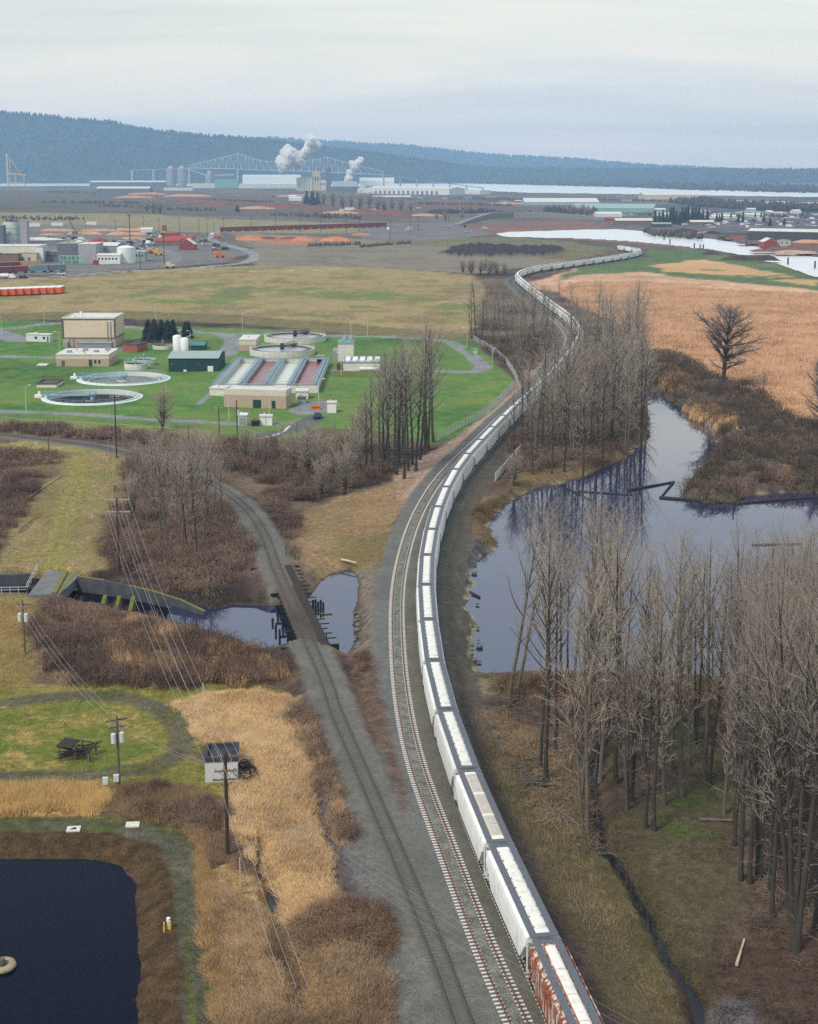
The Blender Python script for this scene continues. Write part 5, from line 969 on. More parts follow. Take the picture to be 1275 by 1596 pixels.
# chain-link fences: posts and woven wire
M_wire = paint('galvanised_wire', 168, 176, 176)
def chain_fence(label, pts, H_=2.3, pitch=0.34, r=0.016):
    l = resample(spline(W2(pts), 0.5) if len(pts) > 2 else np.array(W2(pts)), 3.0); t = thing('chain_link_fence', label, 'fence', (l[0][0], l[0][1], 0)); o = l[0]; m = MB()
    zs = [gz(*q) for q in l]
    for q, z in zip(l, zs): m.tube([(q[0] - o[0], q[1] - o[1], z - 0.3), (q[0] - o[0], q[1] - o[1], z + H_)], 0.05, 5)
    m.build('post', M_pole, t); m = MB(); m.tube([(q[0] - o[0], q[1] - o[1], z + H_) for q, z in zip(l, zs)], 0.035, 4); m.build('rail', M_pole, t)
    T = TB(); d = resample(l, pitch); zz_ = np.interp(np.arange(len(d)) * pitch, np.arange(len(l)) * 3.0, zs); k = int(H_ / pitch)
    for i in range(len(d) - k):
        for a, b in ((i, i + k), (i + k, i)):
            T.tube([(d[a][0] - o[0], d[a][1] - o[1], zz_[a]), (d[b][0] - o[0], d[b][1] - o[1], zz_[b] + H_)], [r, r], 3)
    link('wire_mesh', T.mesh('wire_mesh'), M_wire, t)
chain_fence('chain link fence between the treatment lawn and the train', [(683, 686), (720, 667), (750, 651), (780, 626), (807, 598)])
chain_fence('chain link fence along the far right corner of the lawn', [(807, 597), (796, 577), (784, 562), (762, 546), (737, 530)], pitch=0.45)
chain_fence('long chain link fence along the near edge of the lawn', [(-20, 665), (80, 668), (200, 676), (330, 684)], pitch=0.5, r=0.014)
t = thing('panel_fence', 'pale panel fence on the bank right of the train', 'fence', tuple(P(772, 751))); a, b2 = P(772, 751), P(812, 705); n = 14
for k in range(n + 1):
    q = a.lerp(b2, k / n) - a; m = MB(); m.rbox(q.x, q.y, -0.3, 0.15, 0.15, 2.5, 0.7); m.build('post', M_conc, t)
for k in range(n):
    p0, p1 = a.lerp(b2, (k + 0.03) / n) - a, a.lerp(b2, (k + 0.97) / n) - a; c = (p0 + p1) / 2; m = MB(); m.rbox(c.x, c.y, 0.1, (p1 - p0).length, 0.06, 1.9, math.atan2((p1 - p0).y, (p1 - p0).x)); m.build('panel', M_conc, t)
# conifers
def conifer_meshes(seed, h, r0, fat=1.0):
    r = np.random.default_rng(seed); T = TB(); T.tube([(0, 0, -0.4), (0, 0, h * 0.5), (0, 0, h)], [0.25, 0.15, 0.02], 6); V = []; F = []; n = 0
    for k in range(int(900 * fat)):
        z = h * (0.06 + 0.94 * r.random() ** 1.25); rad = r0 * (1 - z / h) ** 0.85 * r.uniform(0.45, 1.1) + 0.1; a = r.uniform(0, 6.28); p = np.array([math.cos(a) * rad, math.sin(a) * rad, z - rad * 0.25]); s = r.uniform(0.35, 0.8)
        d = np.array([math.cos(a), math.sin(a), -0.35 + r.normal(0, 0.2)]); q = np.cross(d, [0, 0, 1]); q /= np.linalg.norm(q); u = np.array([0, 0, 0.25])
        V += [p - d * s, p + q * s * 0.6, p + d * s, p - q * s * 0.6, p + u * s * 1.4]; F += [(n, n + 1, n + 4), (n + 1, n + 2, n + 4), (n + 2, n + 3, n + 4), (n + 3, n, n + 4)]; n += 5
    return T.mesh('trunk'), npmesh('crown', np.array(V), [np.array(F)])
M_con = mat('conifer_needles', S(36, 50, 44), 0.9, 0.35, 0.8)
CON = [conifer_meshes(s, 9, 2.3) for s in (1, 2)]
for a, b in CON: a.materials.append(M_bark); b.materials.append(M_con)
def conifer(px, py, hp, label, group, k=0, wide=1.0, nm='conifer'):
    q = P(px, py); s = hpx(py, hp) / 9; t = thing(nm, label, 'conifer', (q.x, q.y, 0), random.uniform(0, 6), group); t.scale = (s * wide, s * wide, s)
    for nme, me in (('trunk', CON[k][0]), ('crown', CON[k][1])): o = bpy.data.objects.new(nme, me); C.objects.link(o); o.parent = t
for i, (x, y, h_) in enumerate([(231, 531, 33), (241, 533, 36), (252, 531, 33), (262, 533, 34), (270, 531, 33), (289, 528, 27), (294, 527, 26)]): conifer(x, y, h_, 'dark green conifer in the clump between process building and teal building' if i < 5 else 'dark green conifer behind the white upright tanks', 'conifers of the treatment works', i % 2, 1.25)
# ------------------------------------------------------------------ timber trestle over the creek
M_wood = paint('dark_creosote_timber', 56, 48, 46, 0.95, 0.3, 1.2); M_woodg = paint('grey_timber', 104, 98, 94, 0.95, 0.25, 1.0); M_woodb = paint('black_wet_timber', 34, 30, 30, 0.9, 0.3, 1.0); M_moss = paint('mossy_concrete', 112, 112, 52, 0.95, 0.25, 1.0)
d_ = (tb - ta); LT = d_.length; t = thing('timber_trestle', 'dark timber trestle bridge carrying the branch track over the creek', 'bridge', (ta.x, ta.y, 0), math.atan2(d_.y, d_.x))
m = MB(); m.box(-1, LT + 1, -0.9, 2.9, 0.42, ZB - 0.06); m.build('deck', M_woodb, t)          # left of travel is +y: the walkway lies away from the camera's left
m = MB(); m.box(-1, LT + 1, 1.62, 2.95, ZB - 0.055, ZB + 0.03); m.build('walkway', M_wood, t)
m = MB()
for k in range(int(LT / 0.55)): x = k * 0.55; m.box(x, x + 0.24, -1.55 - 0.15 * (k % 4 == 0), 1.6, ZB - 0.055, ZB + 0.012)
m.build('tie', paint('worn_tie', 96, 84, 78, 0.95, 0.3, 1.2), t)
for k in range(int(LT / 2.4) + 1):
    x = k * 2.4; m = MB(); m.box(x, x + 0.22, 1.6, 3.9 + 0.3 * (k % 3), ZB - 0.2, ZB - 0.06); m.build('outrigger', M_woodb, t)
for k in range(7):
    x = 1.0 + k * (LT - 2) / 6; m = MB(); m.box(x - 0.2, x + 0.2, -2.8, 3.2, 0.05, 0.41); bc = m.build('cap_beam', M_woodb, t)
    for j in range(6): m = MB(); y = -2.3 + j * 0.95; m.tube([(x, y * 1.15, -3.2), (x, y, 0.05)], 0.2, 7); m.build('pile', M_woodb, bc)
    m = MB(); m.tube([(x - 0.22, -2.5, -1.0), (x - 0.22, 2.5, 0.0)], 0.1, 4); m.build('brace', M_woodb, bc)
for x in (-0.8, LT + 0.6): m = MB(); m.box(x, x + 0.4, -4.6, 4.4, -1.5, 0.75); m.build('abutment', M_woodb, t)
m = MB()
for y in (-1.3, 1.3): m.box(-0.4, LT + 0.4, y - 0.2, y + 0.2, -0.1, 0.418)
m.build('stringer', M_woodb, t)
for i, (px, py) in enumerate([(488, 947), (492, 948), (496, 948), (500, 949), (504, 950), (430, 985), (436, 995), (425, 972)]):
    q = P(px, py, ZW); m = MB(); m.tube([(0, 0, -1), (0, 0, random.uniform(0.9, 1.6))], 0.19, 7); o = m.build('pile_stub', M_woodb); o.location = q; tag(o, 'old cut pile standing in the creek right of the trestle' if i < 5 else 'old cut pile standing in the creek left of the trestle', 'pile', 'old piles in the creek')
def log(px, py, px2, py2, r, label, m_=None, z=None, nm='log'):
    z0 = ZW if z is None else z; a, b = P(px, py, z0), P(px2, py2, z0); c = b - a; n = 6; mb = MB(); mb.tube([(c.x * k / n + random.uniform(-.1, .1) * r, c.y * k / n, r * 0.5 + random.uniform(-.1, .1) * r) for k in range(n + 1)], [r * (1 - 0.4 * k / n) for k in range(n + 1)], 7); o = mb.build(nm, m_ or M_wood); o.location = a; return tag(o, label, 'log')
M_pale = paint('bleached_wood', 186, 170, 144, 0.95, 0.2, 1.0)
log(460, 1012, 452, 1002, 0.3, 'short pale timber lying at the near end of the trestle', M_pale, 0.3); log(532, 873, 556, 878, 0.25, 'pale log stranded on the bank above the creek', M_pale, 0.0); log(500, 958, 518, 957, 0.2, 'low log floating beside the old piles', M_moss)
# log boom in the lagoon
log(978, 765, 1050, 752, 0.35, 'dark boom log crossing the narrow channel'); log(1050, 752, 1030, 776, 0.32, 'short dark boom log at the corner of the boom'); log(1028, 776, 1140, 785, 0.35, 'long dark boom log below the thicket point'); log(1140, 786, 1290, 774, 0.35, 'boom log reaching to the right edge'); log(1172, 850, 1250, 848, 0.22, 'thin log floating in the open lagoon'); log(900, 766, 985, 772, 0.25, 'half sunk log near the grove'); log(880, 760, 925, 782, 0.22, 'slanting log in the dark reflections'); log(733, 925, 748, 932, 0.3, 'short log on the stony shore beside the train')
for px, py, h_ in ((1143, 796, 2.0), (1116, 776, 1.6), (1110, 795, 0.9)):
    q = P(px, py, ZW); m = MB(); m.tube([(0, 0, -1), (0, 0, h_)], 0.14, 6); o = m.build('mooring_pile', M_wood); o.location = q; tag(o, 'thin post standing in the lagoon by the boom logs', 'post', 'posts of the log boom')
log(870, 1262, 905, 1290, 0.22, 'fallen grey log in the brush pile near the brook', M_woodg, 0.2); log(1090, 1278, 1145, 1280, 0.2, 'fallen log lying in the mossy clearing', M_woodg, 0.1); log(1148, 1505, 1160, 1465, 0.16, 'bleached leaning log in the forest corner', M_pale, 0.3); log(46, 775, 96, 740, 0.16, 'pale fallen pole across the mossy slope', M_pale, 0.3); log(28, 830, 62, 800, 0.14, 'thin fallen branch on the mossy slope', M_woodg, 0.3)
# ------------------------------------------------------------------ spillway: wall, slab and buttressed wing wall
M_cw = paint('dark_stained_concrete', 74, 76, 82, 0.9, 0.35, 0.5); M_cs = paint('worn_concrete_slab', 112, 112, 114, 0.9, 0.25, 0.4)
def wallpts(name, label, pts, z1, z0, th, m_, mtop=None):
    w = [P(x, y, 0) for x, y in pts]; t = thing(name, label, 'wall', tuple(w[0])); o = w[0]; n = len(w)
    zs = z1 if hasattr(z1, '__len__') else [z1] * n; l = np.array([(q.x - o.x, q.y - o.y) for q in w]); bk = offset(l, th)
    V = [(x, y, z0) for x, y in l] + [(x, y, z) for (x, y), z in zip(l, zs)] + [(x, y, z0) for x, y in bk] + [(x, y, z) for (x, y), z in zip(bk, zs)]
    F_ = []
    for i in range(n - 1): F_ += [(i, i + 1, n + i + 1, n + i), (n + i, n + i + 1, 3 * n + i + 1, 3 * n + i), (3 * n + i, 3 * n + i + 1, 2 * n + i + 1, 2 * n + i)]
    F_ += [(0, n, 3 * n, 2 * n), (n - 1, 3 * n - 1, 4 * n - 1, 2 * n - 1)]; m = MB(); m.add(V, F_); m.build('wall', m_, t)
    if mtop:
        m = MB()
        for i in range(n - 1):
            if i % 2 == 0 or i > n - 4: a, b2 = l[i], l[i + 1]; c, e = bk[i], bk[i + 1]; m.add([(*a, zs[i] + 0.004), (*b2, zs[i + 1] + 0.004), (*e, zs[i + 1] + 0.004), (*c, zs[i] + 0.004), (*a, zs[i] + 0.05), (*b2, zs[i + 1] + 0.05), (*e, zs[i + 1] + 0.05), (*c, zs[i] + 0.05)], [(4, 5, 6, 7), (0, 1, 5, 4), (2, 3, 7, 6), (1, 2, 6, 5), (3, 0, 4, 7)])
        m.build('moss', mtop, t)
    return t
wallpts('retaining_wall', 'dark concrete wall with mossy top tapering down to the creek', [(120, 906), (160, 911), (200, 918), (240, 926), (280, 936), (318, 948)], [0.9, 0.8, 0.6, 0.4, 0.1, -0.6], -3.2, 0.5, M_cw, M_moss)
wallpts('retaining_wall', 'dark upright concrete wall left of the spillway slab', [(-40, 906), (0, 904), (48, 902)], 0.9, -3.2, 0.5, M_cw)
t = thing('spillway_slab', 'worn concrete slab with two mossy strips across the spillway', 'slab', tuple(P(85, 912))); q0 = P(85, 912); f = lambda x, y: (P(x, y).x - q0.x, P(x, y).y - q0.y)
m = MB(); m.prism([f(44, 932), f(92, 931), f(126, 900), f(74, 893)], -1.2, 0.55); m.build('slab', M_cs, t); m = MB(); m.prism([f(80, 931), f(88, 931), f(107, 896), f(101, 895)], 0.554, 0.85); m.prism([f(90, 930.5), f(97, 926), f(118, 899), f(110, 897)], 0.554, 0.60); m.build('moss', M_moss, t)
m = MB()
for k in range(6): a = f(42 + k * 3.4, 926 - k * 6.5); m.tube([(*a, 0.5), (*a, 1.8)], 0.05, 4)
for z in (1.2, 1.8): m.tube([(*f(42, 926), z), (*f(59, 893), z)], 0.04, 4)
m.build('railing', M_pole, t)
t = thing('railing', 'thin metal railing along the spillway water at the left edge', 'railing', tuple(P(-10, 926))); q0 = P(-10, 926); m = MB(); m.tube([(*f(-10, 926), 1.2), (*f(44, 925), 1.2)], 0.05, 4); m.tube([(*f(-10, 926), 0.7), (*f(44, 925), 0.7)], 0.04, 4)
for k in range(5): m.tube([(*f(-10 + k * 13, 926), -3), (*f(-10 + k * 13, 926), 1.2)], 0.05, 4)
m.build('rail', M_pole, t)
for i, x in enumerate((164, 186, 208)):
    q = P(x, 945 + i * 1, -1.5); m = MB(); m.extr_x([(-2.6, -1.6), (0.0, 1.9), (0.35, 1.9), (0.35, -1.6)], -0.35, 0.35); o = m.build('buttress', M_moss); o.location = q; o.rotation_euler = (0, 0, -0.25); tag(o, ['mossy sloping concrete buttress, left of three on the wing wall', 'mossy sloping concrete buttress, middle of three on the wing wall', 'mossy sloping concrete buttress, right of three on the wing wall'][i], 'buttress')
# ------------------------------------------------------------------ utility poles and wires
M_polew = paint('dark_wood_pole', 66, 50, 46, 0.95, 0.3, 1.0, stretch=(1, 1, 0.2)); M_poleg = paint('weathered_pole', 100, 94, 86, 0.95, 0.25, 1.0, stretch=(1, 1, 0.2)); M_arm = paint('pale_crossarm', 176, 166, 158, 0.9, 0.15, 1.0); M_armr = paint('red_brown_crossarm', 120, 90, 84, 0.9, 0.2, 1.0); M_ins = paint('insulator', 150, 150, 150, 0.3); M_can = paint('transformer_can', 196, 202, 206, 0.5)
ENDS = {}
def pole(key, px, py, hp, label, arms=(), az=0.0, cans=0, m_=None, ma=None, r=0.19, z=None, guys=0):
    q = P(px, py); z = gz(q.x, q.y); H_ = hpx(py, hp); t = thing('utility_pole', label, 'utility pole', (q.x, q.y, z), az); m = MB(); m.tube([(0, 0, -0.5), (0, 0, H_ * 0.5), (0, 0, H_)], [r, r * 0.85, r * 0.68], 8); m.build('pole', m_ or M_polew, t); ENDS[key] = []
    for (dz, w, dy) in arms:
        m = MB(); m.box(-w / 2, w / 2, r * 0.7 + dy, r * 0.7 + 0.14 + dy, H_ - dz - 0.08, H_ - dz + 0.08); m.tube([(-w * 0.3, r * .7 + .07 + dy, H_ - dz - 0.08), (0, r * .5, H_ - dz - 0.9)], 0.03, 4); m.tube([(w * 0.3, r * .7 + .07 + dy, H_ - dz - 0.08), (0, r * .5, H_ - dz - 0.9)], 0.03, 4); arm = m.build('crossarm', ma or M_arm, t); n = MB()
        for k in range(4):
            x = -w / 2 + 0.12 + k * (w - 0.24) / 3; n.tube([(x, r * .7 + .07 + dy, H_ - dz + 0.08), (x, r * .7 + .07 + dy, H_ - dz + 0.3)], [0.07, 0.05], 6)
            ENDS[key].append(Vector((q.x + math.cos(az) * x, q.y + math.sin(az) * x, z + H_ - dz + 0.3)))
        n.build('insulator', M_ins, arm)
    for k in range(cans):
        a = -0.5 + 1.0 * k if cans > 1 else 0.45; m = MB(); m.lathe([(0.01, H_ * 0.62), (0.3, H_ * 0.62), (0.3, H_ * 0.62 + 1.15), (0.12, H_ * 0.62 + 1.25), (0.01, H_ * 0.62 + 1.25)], 12, a, -0.1); m.build('transformer', M_can, t)
    ENDS[key].append(Vector((q.x, q.y, z + H_))); return t
pole('near', 355, 1336, 182, 'tall dark brown utility pole with three crossarms beside the white shed', [(0.5, 3.0, 0), (2.0, 2.4, -0.3), (3.1, 2.8, 0)], R(8), 0, M_polew, M_armr, 0.23)
pole('oval', 186, 1226, 122, 'weathered utility pole with two transformers beside the oval drive', [(0.6, 2.6, 0), (1.4, 2.0, -0.2)], R(25), 2, M_poleg, M_poleg)
pole('left', 39, 1020, 92, 'weathered utility pole with two transformers left of the thicket', [(0.7, 2.6, 0)], R(-8), 2, M_poleg, M_poleg)
pole('mid', 186, 891, 122, 'dark utility pole with two pale crossarms in the copse edge', [(0.3, 4.6, 0), (2.6, 4.6, 0)], R(2), 0)
pole('far', 182, 716, 100, 'dark utility pole overlapping the nearest sunken clarifier', [(0.4, 2.4, 0)], R(2), 0); pole('bare', 76, 704, 52, 'thin grey pole left of the mossy track', [], 0, 0, M_poleg, r=0.15); pole('work', 342, 690, 60, 'red brown utility pole before the electric cabinets', [(0.4, 2.2, 0)], 0, 0, paint('red_brown_pole', 104, 66, 58, 0.9, 0.2)); pole('work2', 370, 684, 64, 'dark utility pole right beside the grey electric cabinet', [], 0, 1)
M_wirec = paint('weathered_wire', 150, 150, 150, 0.6)
def wire(a, b, label, sag=0.025, r=0.022, group=None):
    d = (b - a); n = 14; m = MB(); m.tube([tuple(d * (k / n) - Vector((0, 0, sag * d.length * 4 * (k / n) * (1 - k / n)))) for k in range(n + 1)], r, 4, False); o = m.build('power_line', M_wirec); o.location = a; tag(o, label, 'wire', group)
for k in range(4): wire(ENDS['near'][k], ENDS['mid'][k], 'grey wire from the tall three armed pole up to the pole in the copse', group='wires between three armed pole and copse pole')
for k in range(2): wire(ENDS['near'][8 + 2 * k], ENDS['mid'][4 + 2 * k], 'grey wire from the tall three armed pole up to the pole in the copse', group='wires between three armed pole and copse pole')
for k in (0, 1, 3): wire(ENDS['mid'][k], ENDS['far'][min(k, 3)], 'grey wire running from the copse pole past the lawn', group='wires beyond the copse pole', r=0.02)
qq = P(500, 1640); off = [Vector((qq.x + k * 1.0, qq.y, 9)) for k in range(4)]
for k in range(3): wire(ENDS['near'][k], off[k] + Vector((-3, 0, -3)), 'grey wire dropping from the tall three armed pole over the reeds', group='wires over the reeds', r=0.02)
q2 = P(990, 1640, 5.0)
for k in range(4): wire(ENDS['near'][4 + k], q2 + Vector((k * 0.9, k * 0.6, 0)), 'thin wire crossing the tracks from the three armed pole', group='wires across the tracks', r=0.009)
for k in range(3): wire(ENDS['left'][k], ENDS['oval'][k], 'thin wire from the left transformer pole down to the oval drive pole', group='wires between the two transformer poles', r=0.016)
for k in range(2): wire(ENDS['oval'][k], ENDS['near'][k + 4], 'thin wire from the oval drive pole to the three armed pole', group='wires from the oval drive pole', r=0.014)
# ------------------------------------------------------------------ shed, frame, posts, boxes
t, w, d, h = bldg('pump_shed', 'small white block shed with dark flat roof beside the tall pole', 'shed', (320, 1219), (371, 1217), 4.3, 36, paint('white_painted_block', 196, 200, 202, 0.8, 0.1, 1.0), paint('dark_tar_roof', 62, 64, 68, 0.9, 0.25, 0.6), 'parapet')
m = MB(); m.box(w * 0.56, w * 0.62, -0.03, -0.005, 0, h * 0.9); m.build('rust_stain', paint('rusty_downpipe', 150, 116, 76)); bpy.data.objects['rust_stain'].parent = t; bpy.data.objects['rust_stain'].name = 'downpipe'
q = P(382, 1215); t = thing('hose_pile', 'pile of coiled black hose against the right wall of the shed', 'hose', (q.x, q.y, gz(q.x, q.y))); m = MB()
for k in range(14): rr = random.uniform(0.7, 1.5); cx, cy, cz = random.uniform(-0.5, 0.6), random.uniform(-1.0, 1.5), 0.15 + k * 0.07; m.tube([(cx + rr * 0.7 * math.cos(a), cy + rr * math.sin(a), cz + 0.3 * math.sin(a * 1.0 + k)) for a in np.linspace(0, 6.28, 15)], 0.06, 5, False)
m.build('hose', M_black, t)
t = thing('cattle_shelter', 'collapsed grey timber shelter frame standing in the grass inside the oval drive', 'shelter', tuple(P(115, 1185)), R(-12)); 
for x in (-1.9, 0.2, 2.0):
    for y in (0, 2.2): m = MB(); m.box(x - 0.09, x + 0.09, y - 0.09, y + 0.09, -0.2, 1.7 - 0.3 * (x > 1) + 0.2 * (y > 1)); m.build('post', M_woodg, t)
m = MB(); m.add([(-2.2, -0.3, 1.75), (-0.1, -0.4, 1.7), (0.2, 1.6, 1.9), (-2.0, 2.0, 1.95), (-2.2, -0.3, 1.85), (-0.1, -0.4, 1.8), (0.2, 1.6, 2.0), (-2.0, 2.0, 2.05)], [(3, 2, 1, 0), (4, 5, 6, 7), (0, 1, 5, 4), (1, 2, 6, 5), (2, 3, 7, 6), (3, 0, 4, 7)]); m.build('board', M_wood, t)
m = MB()
for k in range(5): m.tube([(-2.2 + k * 0.4, -0.6, 0.2 + 0.2 * k), (2.3, -0.2 + 0.6 * k, 1.5)], 0.06, 4)
[m.tube([(random.uniform(-2.6, 0), random.uniform(-0.6, 2.6), random.uniform(0.0, 1.5)), (random.uniform(0, 2.8), random.uniform(-0.6, 2.6), random.uniform(0.0, 1.9))], 0.07, 4) for _ in range(12)]; m.tube([(-2.2, 2.2, 1.9), (2.3, 2.2, 1.5)], 0.08, 4); m.tube([(-2.2, 0, 1.6), (2.3, 0, 1.3)], 0.08, 4); m.build('beam', M_wood, t)
for x, y, hp, mm, lab in ((165, 1236, 12, M_can, 'grey meter box on a post at the edge of the oval drive'), (182, 1230, 9, M_can, 'small pale green box beside the oval drive pole')):
    q = P(x, y); t = thing('meter_box', lab, 'meter box', (q.x, q.y, gz(q.x, q.y))); m = MB(); m.box(-0.06, 0.06, -0.06, 0.06, -0.2, 1.0); m.build('post', M_woodg, t); m = MB(); m.box(-0.3, 0.3, -0.2, 0.15, 0.7, 1.5); m.box(-0.33, 0.33, -0.23, 0.18, 1.503, 1.55); m.build('box', mm, t)
for x, y, h_, mm, lab in ((317, 1084, 1.6, M_pole, 'short white marker post in the dry grass above the reed field'), (388, 1194, 1.3, M_pole, 'thin white stake in the reeds right of the shed'), (375, 1388, 3.2, M_pale, 'tall tan stake in the grass below the tall pole'), (144, 806, 1.3, M_pole, 'white stake on the mossy slope'), (446, 873, 2.0, M_woodb, 'dark post at the far end of the trestle'), (509, 1008, 2.2, M_woodb, 'dark post at the near end of the trestle')):
    q = P(x, y); m = MB(); m.tube([(0, 0, -0.3), (0, 0, h_), (0, 0, h_ + 0.05)], [0.08, 0.075, 0.03], 6); o = m.build('marker_post', mm); o.location = (q.x, q.y, gz(q.x, q.y)); tag(o, lab, 'post')
for x, y, lab in ((115, 1297, 'white concrete lid with a dark hole on the pond drive'), (207, 1290, 'blank white concrete lid on the grass edge of the pond drive')):
    q = P(x, y); t = thing('concrete_lid', lab, 'lid', (q.x, q.y, gz(q.x, q.y)), 0.1); m = MB(); m.box(-0.75, 0.75, -0.6, 0.6, -0.1, 0.16); m.build('lid', M_conc, t)
    if x < 200: m = MB(); m.prism([(-0.4, -0.3), (0.35, -0.25), (0.2, 0.3), (-0.1, 0.1)], 0.163, 0.18); m.build('hole', M_black, t)
q = P(263, 1452); t = thing('valve_post', 'white topped valve with yellow bollards on the pond dike', 'valve', (q.x, q.y, gz(q.x, q.y))); m = MB(); m.tube([(0, 0, -0.2), (0, 0, 0.8)], 0.12, 8); m.tube([(0, 0, 0.8), (0, 0, 1.15)], 0.2, 8); m.build('valve', M_whitep, t)
for x, y in ((-0.35, -0.4), (0.2, -0.2)): m = MB(); m.tube([(x, y, -0.2), (x, y, 0.9)], 0.09, 8); m.build('bollard', paint('yellow_bollard', 208, 176, 40), t)
q = P(4, 1508, -0.9); t = thing('floating_aerator', 'round floating aerator at the left edge of the dark pond', 'aerator', (q.x, q.y, -0.9)); m = MB(); m.lathe([(0.5, 0.0), (1.05, -0.1), (1.3, 0.15), (1.2, 0.42), (0.85, 0.5), (0.5, 0.4), (0.5, 0.0)], 28); m.build('float', paint('stained_float', 150, 140, 110, 0.8, 0.25, 1.5), t, True); m = MB(); m.lathe([(0.01, 0.9), (0.28, 0.9), (0.34, 0.2), (0.34, 0.0)], 16); m.tube([(-0.5, 0, 0.5), (0.5, 0, 0.5)], 0.06, 5); m.tube([(0, -0.5, 0.5), (0, 0.5, 0.5)], 0.06, 5); m.build('motor', M_trim, t)
# stones of the stony shore and beside the creek
def rock_mesh(seed):
    r = np.random.default_rng(seed); bm = bmesh.new(); bmesh.ops.create_icosphere(bm, subdivisions=2, radius=1)
    for v in bm.verts: v.co *= 1 + r.normal(0, 0.09); v.co.z *= 0.6
    me = bpy.data.meshes.new('boulder'); bm.to_mesh(me); bm.free(); me.materials.append(paint('boulder_stone', 104, 100, 94, 0.95, 0.3, 1.5)); return me
RK = [rock_mesh(s) for s in range(3)]
for i in range(26):
    px, py, z = [(random.uniform(553, 560), random.uniform(950, 1010), -0.9), (random.uniform(731, 748), random.uniform(890, 1040), -1.0)][i % 2]; q = P(px, py, z); o = bpy.data.objects.new('boulder', RK[i % 3]); C.objects.link(o); o.location = q; s = random.uniform(0.25, 0.6); o.scale = (s, s, s); o.rotation_euler = (0, 0, random.uniform(0, 6)); tag(o, 'grey boulder at the water edge on the right bank of the creek' if i % 2 == 0 else 'grey boulder at the water edge on the stony lagoon shore', 'boulder', 'boulders along the creek' if i % 2 == 0 else 'boulders along the lagoon shore')

def brush_pile(px, py, label, n=46, rad=2.6, seed=0):
    q = P(px, py); t = thing('brush_pile', label, 'brush pile', (q.x, q.y, gz(q.x, q.y))); r = np.random.default_rng(seed); T = TB()
    for k in range(n):
        a, e, l = r.uniform(0, 6.28), r.normal(0, 0.16), r.uniform(1.2, 3.4); c = r.normal(0, rad * 0.4, 3) * [1, 1, 0] + [0, 0, abs(r.normal(0.3, 0.3))]; d = np.array([math.cos(a) * math.cos(e), math.sin(a) * math.cos(e), math.sin(e)]) * l / 2; T.tube([c - d, c + r.normal(0, 0.1, 3), c + d], [0.06, 0.05, 0.02], 4)
    link('branches', T.mesh('branches'), M_barkp, t)
for i, (x, y) in enumerate([(835, 1225), (872, 1250), (880, 1272), (815, 1195), (790, 1098), (920, 1330)]): brush_pile(x, y, ['grey brush pile under the trees by the train', 'largest tangle of dead branches at the foot of the tall trees', 'low heap of bleached branches beside the fallen log', 'scattered dead branches on the leafy verge', 'pile of twigs at the lagoon corner under the leaning trees', 'small heap of sticks beside the brook bend'][i], 60 if i < 3 else 34, 3.2, 200 + i)
brush_pile(425, 1030, 'dark heap of old timbers by the near end of the trestle', 20, 1.6, 300)
# ------------------------------------------------------------------ hills beyond the river
M_hill = mat('hill_forest_floor', S(44, 54, 50), 1.0, 0.25, 0.004); M_for = vcmat('forest_trees', amp=0.25, scale=0.01, fine=0.05, bump=0)
def ridge(name, crest, Yc, Yf, zfoot, seed, ntree, th, cols, pw=0.8):
    xs = np.linspace(-900, 2200, 260); cy = np.interp(xs, [c[0] for c in crest], [c[1] for c in crest]); nrw = 40; V = np.zeros((nrw, 260, 3))
    topz = np.array([Q(x, y, Yc).z for x, y in zip(xs, cy)]); X0 = np.array([Q(x, 262, Yc).x for x in xs])
    for j in range(nrw):
        f = j / (nrw - 1) * 1.25; Y = Yf + (Yc - Yf) * f; s = np.clip(f, 0, 1) ** pw if f <= 1 else 1 - (f - 1) * 1.6
        x = X0; gul = (fbm(x / 700 + 9, np.full_like(x, Y / 1600), seed, 4) - 0.5); z = zfoot + (topz - zfoot) * s * (1 + 0.5 * gul * (1 - abs(2 * min(f, 1) - 1) * 0) * (0 if f >= 1 else (1 - f) * 1.2)); V[j] = np.c_[x, np.full(260, Y), z]
    idx = np.arange(nrw * 260).reshape(nrw, 260); F_ = np.stack([idx[:-1, :-1], idx[:-1, 1:], idx[1:, 1:], idx[1:, :-1]], -1).reshape(-1, 4)
    tag(link(name, npmesh(name, V.reshape(-1, 3), [F_], smooth=True), M_hill), kind='structure')
    r = np.random.default_rng(seed); fj = np.where(r.random(ntree) < 0.22, r.uniform(0.94, 1.02, ntree), r.random(ntree)); fj = fj * (nrw - 1) / 1.25; fi = r.uniform(40, 230, ntree); j = np.minimum(fj.astype(int), nrw - 2); i = fi.astype(int); a, b = (fj - j)[:, None], (fi - i)[:, None]
    p = (V[j, i] * (1 - b) + V[j, i + 1] * b) * (1 - a) + (V[j + 1, i] * (1 - b) + V[j + 1, i + 1] * b) * a
    hh = th * r.uniform(0.45, 1.15, ntree) * (0.55 + 0.9 * fbm(p[:, 0] / 500, p[:, 1] / 500, seed + 5, 3)); w = hh * r.uniform(0.22, 0.42, ntree); cone_cover('forest', p, hh, w, cols, r)
